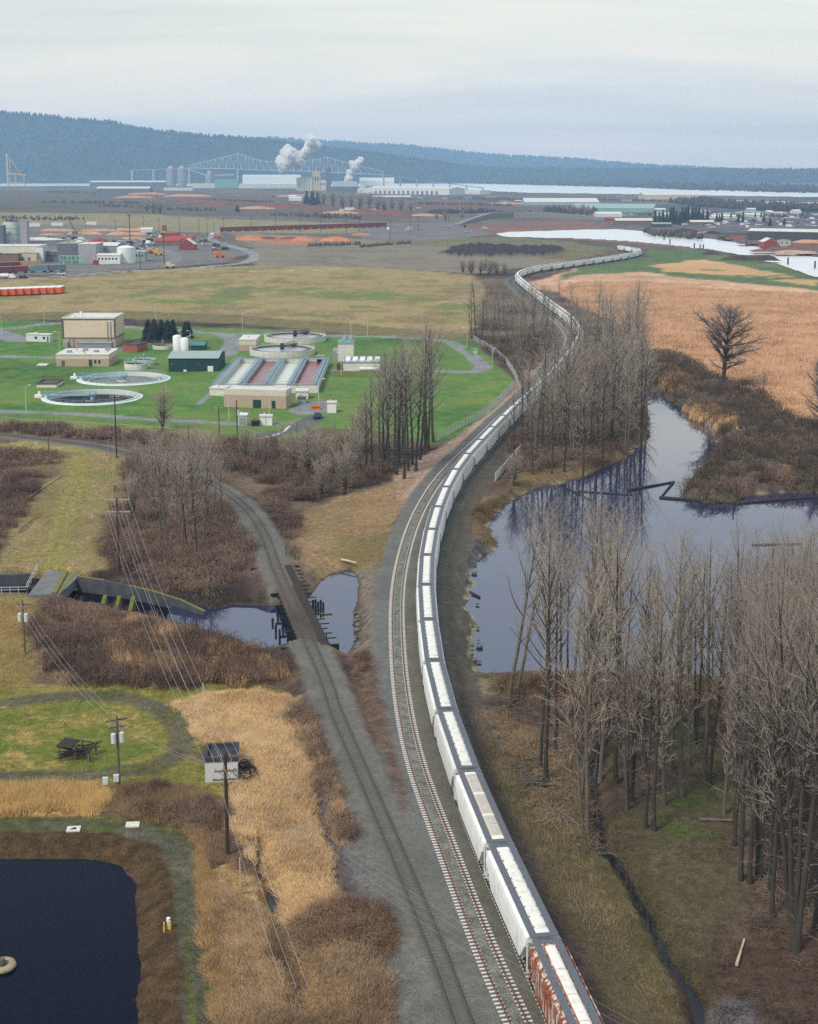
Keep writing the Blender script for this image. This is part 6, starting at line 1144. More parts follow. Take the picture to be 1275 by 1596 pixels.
def cone_cover(name, p, hh, w, cols, r):
    n = len(p); a0 = r.uniform(0, 6.28, n); V = []
    for k in range(5): a = a0 + k * 1.2566; V.append(np.c_[p[:, 0] + np.cos(a) * w, p[:, 1] + np.sin(a) * w, p[:, 2] + hh * 0.12])
    for k in range(5): a = a0 + k * 1.2566 + .5; q = w * 0.6; V.append(np.c_[p[:, 0] + np.cos(a) * q, p[:, 1] + np.sin(a) * q, p[:, 2] + hh * 0.6])
    V.append(p + np.c_[np.zeros(n), np.zeros(n), hh]); V.append(p - np.c_[np.zeros(n), np.zeros(n), hh * .2])
    V = np.stack(V, 1).reshape(-1, 3); i = np.arange(n)[:, None] * 12; F_ = np.concatenate([i + t for k in range(5) for t in ([k, (k + 1) % 5, 5 + k], [(k + 1) % 5, 5 + (k + 1) % 5, 5 + k], [5 + k, 5 + (k + 1) % 5, 10], [(k + 1) % 5, k, 11])])
    o = link(name, npmesh(name, V, [F_], np.repeat(mixc(cols, r.random(n)), 12, 0)), M_for); return tag(o, kind='stuff')
FC = [(40, 46, 46), (48, 54, 52), (56, 60, 56)]
ridge('hills', [(-900, 150), (0, 174), (60, 180), (120, 186), (180, 191), (215, 200), (260, 206), (330, 213), (400, 218), (470, 224), (560, 236), (700, 256), (800, 266), (2200, 268)], 8200, 7300, -4, 3, 15000, 19, FC)
ridge('hills', [(-900, 225), (300, 222), (400, 217), (430, 214), (480, 219), (560, 223), (640, 226), (700, 235), (740, 240), (800, 244), (900, 249), (1000, 257), (1100, 263), (1200, 268), (1500, 276), (2200, 280)], 12500, 10500, -4, 8, 13000, 22, FC)
ridge('hills', [(-900, 262), (0, 260), (200, 256), (300, 246), (380, 232), (430, 226), (520, 236), (640, 254), (760, 262), (2200, 270)], 7700, 7100, -4, 21, 5000, 16, [(60, 66, 58), (76, 78, 68), (92, 90, 78)], 1.0)
r = np.random.default_rng(5)                               # wooded far shore of the river
def belt(name, pts, width, n, h, cols, seed):
    r = np.random.default_rng(seed); w = np.array([tuple(P(x, y)[:2]) for x, y in pts]); s = np.r_[0, np.cumsum(np.hypot(*np.diff(w, axis=0).T))]; k = r.uniform(0, s[-1], n)
    p = np.c_[np.interp(k, s, w[:, 0]), np.interp(k, s, w[:, 1]) + r.uniform(0, width, n), np.full(n, -0.5)]; hh = h * r.uniform(0.4, 1.1, n) * (0.5 + fbm(p[:, 0] / 120, p[:, 1] / 120, seed, 3)); cone_cover(name, p, hh, hh * r.uniform(0.3, 0.55, n), cols, r)
BC = [(62, 56, 56), (78, 70, 66), (56, 60, 56)]
belt('treeline', [(-200, 276), (200, 277), (480, 279)], 600, 1500, 22, BC, 3); belt('treeline', [(480, 280), (700, 284.5), (1000, 292), (1100, 296), (1400, 303)], 900, 2600, 22, BC, 4)
belt('treeline', [(1090, 322), (1180, 328), (1400, 334)], 350, 900, 14, BC, 6); belt('treeline', [(850, 330), (930, 334)], 40, 60, 10, BC, 7); belt('treeline', [(660, 334), (760, 332)], 50, 90, 8, BC, 8)
for i, pt in enumerate([[(60, 300), (240, 304)], [(300, 312), (420, 316)], [(150, 322), (330, 330)], [(420, 336), (560, 342)], [(640, 318), (800, 322)], [(760, 332), (900, 336)], [(930, 312), (1090, 316)], [(1000, 336), (1290, 340)], [(1020, 366), (1100, 372)], [(-30, 342), (120, 344)], [(60, 316), (220, 318)], [(560, 386), (640, 380)], [(480, 384), (560, 382)], [(1120, 372), (1290, 372)], [(700, 310), (900, 313)]]): belt('scrub', pt, 90 if i < 11 else 20, 110, 6 if i < 11 else 4, [(72, 58, 54), (92, 76, 68), (66, 62, 58)], 40 + i)
# ------------------------------------------------------------------ the cantilever bridge
M_steelg = paint('pale_grey_green_steel', 160, 172, 176); t = thing('truss_bridge', 'long pale green cantilever truss bridge before the hills', 'bridge'); 
pts = [(294, 257.5, 262), (371, 239, 263.5), (426, 252.5, 265.5), (510, 245, 268), (598, 267.5, 273)]
n = 52; top, bot = [], []
for k in range(n + 1):
    px = 294 + (598 - 294) * k / n; Y = 6300 - 500 * k / n; seg = [p[0] for p in pts]; ty = np.interp(px, seg, [p[1] for p in pts]); by = np.interp(px, seg, [p[2] for p in pts]); j = min(np.searchsorted(seg, px, 'right') - 1, 3)
    ff_ = (px - seg[j]) / (seg[j + 1] - seg[j]); ty += 2.6 * math.sin(math.pi * ff_) * (1 if j in (1, 2) else 0.2); top.append(Q(px, ty, Y)); bot.append(Q(px, by, Y))
o = bot[0].copy(); t.location = (o.x, o.y, o.z); rel = lambda v, d=0: (v.x - o.x, v.y - o.y + d, v.z - o.z)
for d in (0, 17):
    m = MB(); m.tube([rel(v, d) for v in top], 1.3, 4); m.tube([rel(v, d) for v in bot], 1.4, 4); m.build('chord', M_steelg, t); m = MB()
    for k in range(n + 1): m.tube([rel(top[k], d), rel(bot[k], d)], 0.6, 4, False)
    for k in range(n): a, b2 = (top[k], bot[k + 1]) if (k // 1) % 2 else (bot[k], top[k + 1]); m.tube([rel(a, d), rel(b2, d)], 0.65, 4, False)
    m.build('truss_web', M_steelg, t)
lft = [Q(205 + 89 * k / 8, 265.5 - 3.2 * k / 8, 6700 - 400 * k / 8) for k in range(9)]; rgt = [Q(598 + 155 * k / 12, 273.5 + 20 * k / 12, 5800 - 1500 * k / 12) for k in range(13)]
for pl in (lft + bot + rgt,):
    m = MB()
    for a, b2 in zip(pl[:-1], pl[1:]): m.add([rel(a), rel(b2), rel(b2, 17), rel(a, 17)] + [tuple(Vector(rel(v, d)) + Vector((0, 0, 2.2))) for v, d in ((a, 0), (b2, 0), (b2, 17), (a, 17))], [(3, 2, 1, 0), (4, 5, 6, 7), (0, 1, 5, 4), (2, 3, 7, 6)])
    m.build('deck', M_grat, t)
for v in [lft[0], lft[3], lft[6], bot[0], bot[13], bot[37], bot[-1]] + rgt[2::2]:
    m = MB()
    for d in (0, 17): m.tube([rel(v, d), (v.x - o.x, v.y - o.y + d, -o.z)], [2.2, 3.4], 6)
    m.tube([(v.x - o.x, v.y - o.y, -o.z * 0.5), (v.x - o.x, v.y - o.y + 17, -o.z * 0.5)], 1.5, 4); m.build('pier', M_steelg, t)
# ------------------------------------------------------------------ steam
def steam_mat():
    m = bpy.data.materials.new('steam'); m.use_nodes = True; t = m.node_tree; t.nodes.clear(); v = N(t, 'ShaderNodeVolumePrincipled'); v.inputs['Color'].default_value = (1, 1, 1, 1); g = N(t, 'ShaderNodeNewGeometry')
    n = N(t, 'ShaderNodeTexNoise'); n.inputs['Scale'].default_value = 0.045; n.inputs['Detail'].default_value = 4; t.links.new(g.outputs['Position'], n.inputs['Vector']); r = N(t, 'ShaderNodeMapRange', i1=0.33, i2=0.55, i3=0.0, i4=0.5); t.links.new(n.outputs['Fac'], r.inputs[0]); t.links.new(r.outputs[0], v.inputs['Density'])
    o = N(t, 'ShaderNodeOutputMaterial'); t.links.new(v.outputs[0], o.inputs['Volume']); return m
def plume(pts, label, seed):
    r = np.random.default_rng(seed); o = Q(*pts[0][:3]); bm = bmesh.new()
    for px, py, Y, rp, k in pts:
        c = Q(px, py, Y) - o; s = rp * 1.4 * Y / FPX
        for j in range(k):
            d = Vector(r.normal(0, 0.5, 3)) * s; rr = s * r.uniform(0.45, 0.9); v0 = len(bm.verts); g = bmesh.ops.create_icosphere(bm, subdivisions=3, radius=rr, matrix=Matrix.Translation(c + d))
            for v in g['verts']:
                q = v.co - c - d; nn = q.normalized(); f = float(fbm(np.array([nn.x * 2.2 + j * 3.1]), np.array([nn.y * 2.2 + nn.z * 3.3 + seed]), seed + j, 4)[0]); v.co = c + d + q * (0.62 + 0.85 * f)
    me = bpy.data.meshes.new('steam_plume'); bm.to_mesh(me); bm.free(); me.polygons.foreach_set('use_smooth', np.ones(len(me.polygons), bool))
    m_ = bpy.data.materials.get('steam') or steam_mat(); ob = link('steam_plume', me, m_); ob.location = o; tag(ob, label, 'steam')
plume([(437.5, 271, 4700, 1.6, 2), (438, 266, 4700, 2.2, 2), (440, 260, 4700, 3.6, 3), (445, 252, 4700, 7, 5), (450, 244, 4700, 9, 7), (460, 238, 4700, 8, 5), (472, 236, 4700, 6, 4), (484, 231, 4700, 8, 5), (493, 225, 4700, 5, 4)], 'large white steam plume leaning right before the truss bridge', 4)
plume([(541, 280, 4600, 4, 4), (546, 272, 4600, 4.5, 3), (550, 262, 4600, 5, 4), (553, 253, 4600, 6, 5), (562, 249, 4600, 4, 3)], 'smaller white steam plume right of the large one', 9)
# ------------------------------------------------------------------ industry
WL = {k: paint(k + '_wall', *c, var=0.1, scale=0.08) for k, c in dict(white=(214, 216, 214), grey=(150, 152, 158), dgrey=(104, 106, 114), tan=(196, 182, 158), brown=(122, 96, 82), green=(120, 170, 156), red=(140, 58, 50), blue=(150, 176, 190), cream=(210, 206, 190), dark=(66, 64, 66), lilac=(160, 156, 164)).items()}
def ib(label, x0, x1, py, hp, depth, wall='grey', roof='white', style='flat', cat='building', name='industrial_building', rise=None, py2=None, group=None, win=0, doors=0):
    op = [('f', 0.06 + 0.9 * k / win, 0.06 + 0.9 * k / win + 0.45 / win, 0.5, 0.72, M_glass, 'window') for k in range(win)] + [('f', 0.1 + 0.8 * k / doors, 0.1 + 0.8 * k / doors + 0.35 / doors, 0.0, 0.6, WL['dgrey'], 'door') for k in range(doors)]
    return bldg(name, label, cat, (x0, py), (x1, py2 or py), depth, hp, WL[wall], {'white': M_roofw, 'grey': M_roofg, 'red': M_redr, 'dark': M_trim, 'green': M_tealr}.get(roof), style, group, op, rise=rise or 2.0)
def cyl(label, px, py, rp, hp, m_, cat='tank', name='storage_tank', cap=True, bands=0, group=None):
    q = P(px, py); r_ = rp * q.y / FPX; h = hpx(py, hp); t = thing(name, label, cat, (q.x, q.y, 0), 0, group); m = MB(); m.lathe([(r_, -1), (r_, h), (r_ * 0.98, h + 0.02)] + ([(r_ * 0.5, h + r_ * 0.18), (0.01, h + r_ * 0.22)] if cap else [(0.01, h)]), 28); m.build('shell', m_, t, False)
    if bands:
        m = MB()
        for k in range(bands): z = h * (k + 1) / (bands + 1); m.lathe([(r_ + 0.02, z - 0.1), (r_ + 0.25, z - 0.1), (r_ + 0.25, z + 0.1), (r_ + 0.02, z + 0.1)], 28)
        m.build('band', M_grat, t)
    return t, r_, h
# --- plant at the left edge
t, r_, h = cyl('big pale green cylindrical tower with platforms at the left edge', 20, 384, 13, 38, paint('pale_green_shell', 196, 210, 198), bands=3); m = MB()
for k in range(10): a = k * 0.628; m.tube([(r_ * math.cos(a), r_ * math.sin(a), h), (r_ * math.cos(a), r_ * math.sin(a), h + 3)], 0.2, 4)
m.lathe([(r_ * 0.3, h + 2.4), (r_ * 1.1, h + 2.4), (r_ * 1.1, h + 2.9), (r_ * 0.3, h + 2.9), (r_ * 0.3, h + 2.4)], 24); m.tube([(0, 0, h), (0, 0, h + 6)], 1.6, 8); m.tube([(-r_ * 0.6, 0, h), (-r_ * 0.6, 0, h + 5)], 0.8, 8); m.build('platform', WL['dgrey'], t)
ib('grey lift block joined to the big pale green tower', 33, 43, 385, 40, 9, 'lilac', 'grey'); ib('dark steel framework block at the left edge behind the tower', -14, 6, 386, 34, 10, 'dgrey', 'grey'); ib('long low hall with pale flat roof right of the green tower', 42, 104, 384, 8, 60, 'grey', 'white', py2=382)
ib('cream hall with pale roof below the green tower', -20, 60, 408, 24, 30, 'cream', 'white', win=0); ib('dark brown lean shed at the left edge below the cream hall', -20, 29, 411, 15, 8, 'brown', 'dark'); ib('tan clad block beside the dark brown shed', 29.5, 57, 410, 15, 7, 'tan', 'grey', doors=2); ib('pale grey end block of the cream hall', 57.5, 68, 409, 24, 16, 'white', 'grey')
ib('recessed dark process bay between cream hall and grey mill', 68.5, 90, 408, 16, 12, 'dgrey', 'grey', win=5)
ib('tall blank grey mill block with greenish pipe rack', 90, 122, 410, 30, 25, 'dgrey', 'grey'); ib('lighter grey mill block right of the darker one', 122.5, 150, 411, 30, 28, 'lilac', 'white'); ib('grey gable hall behind the white roofed office', 150.5, 183, 407, 24, 30, 'grey', 'white', 'gablex', rise=2); ib('white roofed office with a row of windows', 151, 187, 411.5, 14, 12, 'white', 'white', 'gablex', rise=1.2, win=6)
cyl('pale mint cylindrical tank beside the white roofed office', 197, 409.5, 14, 24, paint('mint_tank', 214, 226, 216)); ib('small grey and white shop right of the mint tank', 211, 226, 407, 15, 12, 'grey', 'white', win=3); ib('small red shed before the white roofed office', 145, 152, 413, 6, 5, 'red', 'red')
t = thing('pipe_rack', 'pale green steel pipe rack before the tall grey mill', 'pipe rack', tuple(P(93, 412))); w_ = P(131, 412).x - P(93, 412).x; m = MB()
for k in range(7): m.tube([(k * w_ / 6, 0, 0), (k * w_ / 6, 0, 6.5)], 0.3, 4); m.tube([(k * w_ / 6, 0, 0 if k % 2 else 6.5), (min(k + 1, 6) * w_ / 6, 0, 6.5 if k % 2 else 0)], 0.2, 4)
m.tube([(0, 0, 6.5), (w_, 0, 6.5)], 0.4, 4); m.tube([(0, 0, 3.2), (w_, 0, 3.2)], 0.3, 4); m.build('frame', paint('mint_steel', 130, 196, 160), t)
def railcars(lab, pts, n, hp, cols, name='boxcar', grp=None, gap=0.05, wd=3.0):
    w = [P(x, y) for x, y in pts]; d = (w[1] - w[0]) / n; a = math.atan2(d.y, d.x); L_ = d.length
    for k in range(n):
        c = w[0] + d * (k + 0.5); m = MB(); h = hpx(pts[0][1], hp); l2 = L_ * (1 - gap) / 2; t = thing(name, lab[k] if isinstance(lab, list) else lab, 'railcar', (c.x, c.y, 0.0), a, grp)
        m.box(-l2, l2, -wd / 2, wd / 2, 0.9, h); 
        for j in range(7): x = -l2 + 0.2 + j * (2 * l2 - 0.4) / 6; m.box(x - 0.08, x + 0.08, -wd / 2 - 0.08, -wd / 2 - 0.002, 1.0, h - 0.1)
        m.build('body', cols[k % len(cols)], t); m = MB(); m.box(-l2 * 0.85, -l2 * 0.5, -wd * .4, wd * .4, -0.2, 0.88); m.box(l2 * 0.5, l2 * 0.85, -wd * .4, wd * .4, -0.2, 0.88); m.build('bogie', M_dark, t); m = MB(); m.box(-l2, l2, -wd / 2 + 0.05, wd / 2 - 0.05, h + 0.003, h + 0.12); m.build('roof', M_roofg if name == 'boxcar' else M_dark, t)
bx_r, bx_t, bx_g = paint('oxide_red_boxcar', 120, 56, 56), paint('grey_teal_boxcar', 116, 150, 160), paint('slate_boxcar', 106, 128, 136)
railcars(['dark red boxcar, left of two by the road at the left edge', 'dark red boxcar next to the grey teal boxcars'], [(-4, 427), (44, 425)], 2, 11, [bx_r]); railcars(['grey teal boxcar coupled to the dark red ones', 'slate boxcar at the right end of the row'], [(46, 425), (103, 422.5)], 2, 11, [bx_t, bx_g]); railcars(['tan boxcar on the siding behind the dark red ones', 'red brown boxcar on the siding at the left edge'][::-1], [(-2, 417), (63, 414)], 2, 8, [bx_r, paint('tan_boxcar', 206, 160, 100)])
t = thing('tank_truck', 'long white tank truck on the road at the left edge', 'truck', tuple(P(2, 434.5)), 0.06); m = MB(); m.tube([(-7, 0, 2.2), (5, 0, 2.2)], 1.3, 14); m.build('tank', M_whitep, t); m = MB(); m.extr_y([(5.4, 0.6), (9.5, 0.6), (9.5, 1.8), (8.6, 2.0), (8.0, 3.2), (5.4, 3.2)], -1.2, 1.2); m.build('cab', M_whitep, t); m = MB()
for x in (-5.5, -4.3, 3.0, 6.2, 8.6): m.tube([(x, -1.2, 0.5), (x, 1.2, 0.5)], 0.5, 10)
m.build('wheel', M_black, t)
for i, (x, y, c, k) in enumerate([(37, 434, 2, 'van'), (43, 428.5, 1, 'car'), (76, 428, 1, 'car'), (96, 428.5, 0, 'pickup')]): vehicle(k, c, x, y, 0.1, ['dark blue van driving on the road at the left edge', 'silver car behind the dark blue van', 'silver car driving between van and white pickup', 'white pickup truck driving on the road below the mill'][i])
q0, q1 = P(-8, 461), P(99, 457)
for k in range(9):
    c = q0.lerp(q1, (k + 0.5) / 9); w_ = (q1 - q0).length / 9 * 0.9; h = hpx(459, 11); t = thing('orange_container', 'bright orange trailer box with white top in the row on the meadow', 'container', (c.x, c.y, 0), 0.06, 'orange trailer boxes on the meadow'); m = MB(); m.box(-w_ / 2, w_ / 2, -6.5, 6.5, 0.7, h)
    for j in range(5): x = -w_ / 2 + 0.15 + j * (w_ - 0.3) / 4; m.box(x - 0.07, x + 0.07, -6.58, -6.502, 0.8, h - 0.2)
    m.build('body', M_orange, t); m = MB(); m.box(-w_ / 2 + 0.05, w_ / 2 - 0.05, -6.45, 6.45, h + 0.003, h + 0.15); m.build('top', M_whitep, t); m = MB(); m.box(-w_ * .4, w_ * .4, -6, -3, -0.1, 0.69); m.box(-w_ * .4, w_ * .4, 3, 6, -0.1, 0.69); m.build('undercarriage', M_dark, t)
# --- yard: red roofed houses, machines, log decks, parked cars
ib('red gabled office with pale roof in the yard', 279, 303, 390, 9, 16, 'red', 'white', 'gabley', rise=5); ib('long brown red roofed shed left of the red office', 242, 280, 383, 7, 14, 'brown', 'red', 'gablex', rise=2.5); ib('low red roofed workshop behind the red office', 262, 300, 377, 5, 14, 'brown', 'red', 'gablex', rise=2.5); ib('small blue grey kiosk left of the red office', 228, 240, 384, 5, 6, 'dgrey', 'white'); ib('tiny red tower box among the yard poles', 253, 258.5, 360, 8, 5, 'red', 'red'); ib('red brick store behind the car lot', 257, 276, 369, 5, 10, 'red', 'red', 'gablex', rise=1); ib('pale canvas shed beside the log decks', 219, 237, 363, 5, 14, 'cream', 'white', 'gablex', rise=2)
ib('white trailer van parked beyond the log decks', 80, 98, 352, 5, 5, 'white', 'white'); ib('second white trailer shed left of the white trailer van', 46, 62, 353, 5, 8, 'white', 'white'); ib('white site hut far behind the log decks', 134, 150, 350, 4, 8, 'white', 'white')
t, r_, h = cyl('squat silver tank in the yard', 231, 383.5, 4, 8, M_whitep); cyl('small silver tank lying beside the red conveyor', 124, 381, 6, 5, M_whitep)
M_log = vcmat('stacked_logs', amp=0.3, scale=0.3, fine=1.5, bump=0.3)
def mound(name, label, cat, x0, x1, py, hp, dep, cols, seed, group=None, rough=0.35, kind=None):
    a, b2 = P(x0, py), P(x1, py); L_ = (b2 - a).length; h = hpx(py, hp); nx, ny = max(12, int(L_ / 4)), 9; u, v = np.meshgrid(np.linspace(0, 1, nx), np.linspace(-1, 1, ny)); x, y = u * L_, v * dep / 2
    e = np.clip(np.minimum(u, 1 - u) * L_ / max(dep * 0.6, 1), 0, 1); z = h * np.sqrt(np.clip(1 - v * v, 0, 1)) * np.sqrt(e) * (1 - rough + 2 * rough * fbm(x / (dep * 0.6) + seed, y / (dep * 0.4), seed, 3)) - 0.3
    idx = np.arange(nx * ny).reshape(ny, nx); F_ = np.stack([idx[:-1, :-1], idx[:-1, 1:], idx[1:, 1:], idx[1:, :-1]], -1).reshape(-1, 4); o = link(name, npmesh(name, np.stack([x, y, z], -1).reshape(-1, 3), [F_], mixc(cols, fbm(x / 6, y / 3, seed + 2, 4)).reshape(-1, 3)), M_log); o.location = (a.x, a.y, 0); tag(o, label, cat, group, kind)
LOGC = [(150, 110, 84), (188, 148, 116), (120, 86, 70)]; CHIP = [(168, 106, 70), (196, 132, 92)]; BARK = [(92, 58, 50), (124, 80, 64), (74, 52, 48)]
for i, (x0, x1, y, h) in enumerate([(62, 120, 360, 3.5), (104, 160, 365, 4.5), (125, 190, 360, 4), (165, 230, 366, 4.5), (178, 236, 359, 4), (60, 100, 366, 3), (188, 226, 372, 3.5)]): mound('log_pile', 'long tan deck of stacked logs in the left yard', 'log pile', x0, x1, y, h, 14, LOGC, 30 + i, 'log decks in the left yard')
mound('scrap_pile', 'dark red heap of scrap below the log decks', 'scrap heap', 142, 168, 377, 8, 14, [(126, 50, 44), (150, 64, 52)], 41); mound('scrap_pile', 'yellow and grey scrap heap beside the dark red heap', 'scrap heap', 108, 142, 377, 5, 12, [(176, 150, 96), (110, 110, 116)], 42)
k_ = 0
for (x0, x1, y0, y1, n) in [(165, 235, 374, 390, 34), (228, 300, 364, 374, 26), (200, 250, 388, 398, 10), (300, 345, 366, 384, 16), (330, 352, 380, 396, 12), (70, 130, 368, 380, 14)]:
    for j in range(n):
        x, y = random.uniform(x0, x1), random.uniform(y0, y1); k_ += 1; vehicle(['car', 'car', 'pickup', 'van'][k_ % 4], [0, 1, 2, 3, 4, 0, 5, 1][random.randrange(8)], x, y, random.choice([0, R(90), R(20)]) + random.uniform(-.1, .1), 'small vehicle parked in the crowded left yard', 'vehicles in the left yard', 1.25)
for (x0, x1, y0, y1, n) in [(1040, 1275, 336, 346, 40), (1060, 1275, 346, 356, 30), (960, 1060, 336, 344, 14), (600, 760, 352, 362, 10), (420, 640, 300, 310, 10)]:
    for j in range(n): k_ += 1; vehicle(['car', 'van', 'pickup', 'van'][k_ % 4], [0, 1, 0, 0, 4, 1, 0][random.randrange(7)], random.uniform(x0, x1), random.uniform(y0, y1), random.choice([0, R(90)]), 'small pale vehicle parked among the far warehouses', 'vehicles among the far warehouses', 1.5)
for i, (x, y, c, h) in enumerate([(247, 398, 'yellow', 9), (237, 395, 'yellow', 8), (266, 418, 'tan', 8), (338, 371, 'orange', 5), (343, 402, 'orange', 5)]):
    q = P(x, y); mm = {'yellow': paint('machine_yellow', 206, 164, 74), 'tan': WL['tan'], 'orange': M_orange}[c]; t = thing('loader', ['yellow loader nearest the mint tank', 'second yellow loader left of the nearest one', 'tan motorhome by the curve of the yard road', 'orange loader by the road junction', 'orange machine in the car lot'][i], 'machine', (q.x, q.y, 0), random.uniform(-.4, .4)); m = MB(); m.box(-3.5, 3.5, -1.4, 1.4, 1.2, 3.0); m.extr_y([(-3.2, 3.0), (0.5, 3.0), (0.2, 4.6), (-2.8, 4.6)], -1.2, 1.2); m.build('body', mm, t)
    for xx in (-2.3, 2.3): m = MB(); m.tube([(xx, -1.5, 0.9), (xx, 1.5, 0.9)], 0.9, 10); m.build('wheel', M_black, t)
    if i != 2: m = MB(); m.tube([(2, 0, 2.4), (4.5, 0, 3.2), (5.6, 0, 1.0)], 0.35, 5); m.box(5.2, 6.6, -1.5, 1.5, 0.2, 1.3); m.build('bucket', mm, t)
t = thing('crane', 'dark lattice crane with raised boom beyond the log decks', 'crane', tuple(P(117, 366))); m = MB(); m.box(-3, 3, -2, 2, 0.8, 4); m.build('cab', WL['dgrey'], t); m = MB(); m.tube([(1, 0, 3), (-6, 0, 17)], 0.45, 5); m.tube([(-2, 0, 4), (-6, 0, 17)], 0.12, 4); m.build('boom', WL['dark'], t)
# --- poles on the flats
pm = None
for i, (x, y, h) in enumerate([(203, 384, 50), (219, 420, 30), (256, 412, 48), (134, 366, 22), (180, 366, 24), (224, 358, 22), (248, 362, 22), (280, 362, 24), (310, 366, 24), (323, 372, 24), (334, 370, 24), (349, 364, 24), (392, 362, 22), (430, 364, 24), (468, 366, 24), (500, 362, 22), (540, 366, 24), (560, 362, 22), (608, 374, 30), (640, 366, 26), (652, 362, 24), (120, 348, 16), (95, 350, 16), (700, 358, 22), (60, 352, 18), (20, 340, 16)]):
    q = P(x, y); hh = hpx(y, h)
    if pm is None: m = MB(); m.tube([(0, 0, -0.02), (0, 0, 1)], [0.016, 0.010], 6); m.box(-0.07, 0.07, -0.008, 0.008, 0.95, 0.965); m.box(-0.06, 0.06, -0.008, 0.008, 0.88, 0.895); pm = m.build('utility_pole', M_polew); ob = pm
    else: ob = pm.copy(); C.objects.link(ob)
    ob.location = (q.x, q.y, 0); ob.scale = (hh,) * 3; tag(ob, 'tallest dark pole of the flats, rising behind the yard' if i == 0 else 'thin dark pole standing on the flats beyond the meadow', 'utility pole', 'thin poles on the flats' if i else None)
# --- red train, chip heaps, reddish log decks
rc = paint('oxide_red_gondola', 128, 44, 46); railcars('red gondola in the long red train beyond the chip heaps', [(343, 361.5), (602, 353.5)], 20, 7, [rc, paint('oxide_red_gondola', 138, 50, 48), rc], 'gondola_car', 'cars of the long red train', 0.06)
for i, (x0, x1, y, h) in enumerate([(366, 412, 373.5, 7), (400, 432, 372, 5), (452, 492, 375, 8), (498, 548, 375, 7), (435, 470, 372, 4), (548, 580, 366, 4)]): mound('chip_heap', ['largest orange heap of wood chips, leftmost', 'low brown heap right of the leftmost chip heap', 'pointed orange heap of chips in the middle', 'broad orange heap of chips right of the pointed one', 'low dark heap between the chip heaps', 'small reddish heap near the red train'][i], 'chip heap', x0, x1, y, h, 26, [CHIP, BARK, CHIP, CHIP, BARK, CHIP][i], 60 + i)
for i, (x0, x1, y, h) in enumerate([(200, 260, 303, 3), (255, 330, 306, 3.5), (280, 345, 316, 6), (330, 400, 318, 5), (370, 430, 325, 4), (392, 480, 324, 7), (470, 520, 326, 5), (500, 560, 332, 4), (540, 600, 330, 6), (590, 650, 333, 6), (640, 690, 336, 5), (660, 720, 330, 4), (180, 240, 308, 3), (430, 500, 306, 3), (300, 360, 322, 3), (690, 760, 322, 3), (760, 850, 318, 3), (610, 700, 322, 3)]): mound('log_pile', 'red brown deck of logs or bark on the far flats', 'log pile', x0, x1, y, h, 60, [BARK, LOGC, BARK][i % 3] if i not in (0, 1, 12) else [(176, 120, 88), (206, 150, 112)], 80 + i, 'log decks on the far flats')
# --- port: silos, elevator, sheds
for i, (x, y, rp, h) in enumerate([(267, 290, 7.2, 27), (284, 290, 7.2, 27), (327, 291, 6.4, 20)]):
    t, r_, h_ = cyl(['tall grey silo, left of the pair', 'tall grey silo, right of the pair', 'shorter grey silo beside the green hall'][i], x, y, rp, h, WL['lilac'], 'silo', 'silo', False, 4); m = MB(); m.lathe([(r_ * 0.5, h_), (r_ * 0.5, h_ + 9), (0.01, h_ + 11)], 12); m.build('head_house', WL['tan'], t)
t = thing('conveyor', 'long slanting yellow conveyor from the silos to the shorter silo', 'conveyor', tuple(P(290, 291))); a, b2 = Q(290, 262, P(290, 291).y), Q(323, 274, P(290, 291).y); o_ = P(290, 291); m = MB(); m.tube([a - o_, b2 - o_], 2.2, 4); m.tube([b2 - o_, Q(365, 272, o_.y) - o_], 3.5, 4); m.build('gallery', WL['tan'], t); m = MB()
for k in (0.25, 0.6, 1.0): q = a.lerp(b2, k) - o_; m.tube([(q.x, 0, 0), q], 0.7, 4)
q = Q(360, 272, o_.y) - o_; m.tube([(q.x, 0, 0), q], 0.7, 4); m.build('trestle', WL['dgrey'], t)
ib('green clad hall beside the shorter silo', 335, 371, 293, 13, 60, 'green', 'green', rise=3); ib('low white shed before the twin silos', 255, 300, 297, 4, 40, 'white', 'white'); ib('white shed left of the twin silos', 140, 258, 290, 6, 60, 'dgrey', 'white', 'gablex', rise=6); ib('long grey hall with pale roof on the far flats', 150, 233, 303, 9, 60, 'dgrey', 'white', 'gablex', rise=5, doors=8); ib('small white shed among the far log decks', 450, 470, 313, 4, 20, 'white', 'white', 'gablex', rise=3)
ib('long white warehouse, upper roof, below the plume', 378, 468, 288, 12, 60, 'white', 'white', 'gablex', rise=10); ib('long pale warehouse before the plume', 372, 463, 293.5, 6, 40, 'cream', 'white'); ib('low white warehouse at the foot of the green hall', 300, 335, 293, 7, 40, 'cream', 'white')
for k in range(6): cyl('pale concrete grain silo in the row of the elevator', 464.5 + k * 4.2, 297, 2.3, 20, WL['cream'], 'silo', 'grain_silo', False, 0, 'grain silos of the elevator')
ib('tan grain elevator tower above the pale silos', 486, 499, 297, 30, 30, 'tan', 'white', win=3); ib('tall dark slab tower right of the grain elevator', 508, 515.5, 296, 34, 20, 'dgrey', 'grey'); ib('cream annex between the elevator and the dark tower', 499.5, 508, 297, 16, 30, 'cream', 'white', win=2)
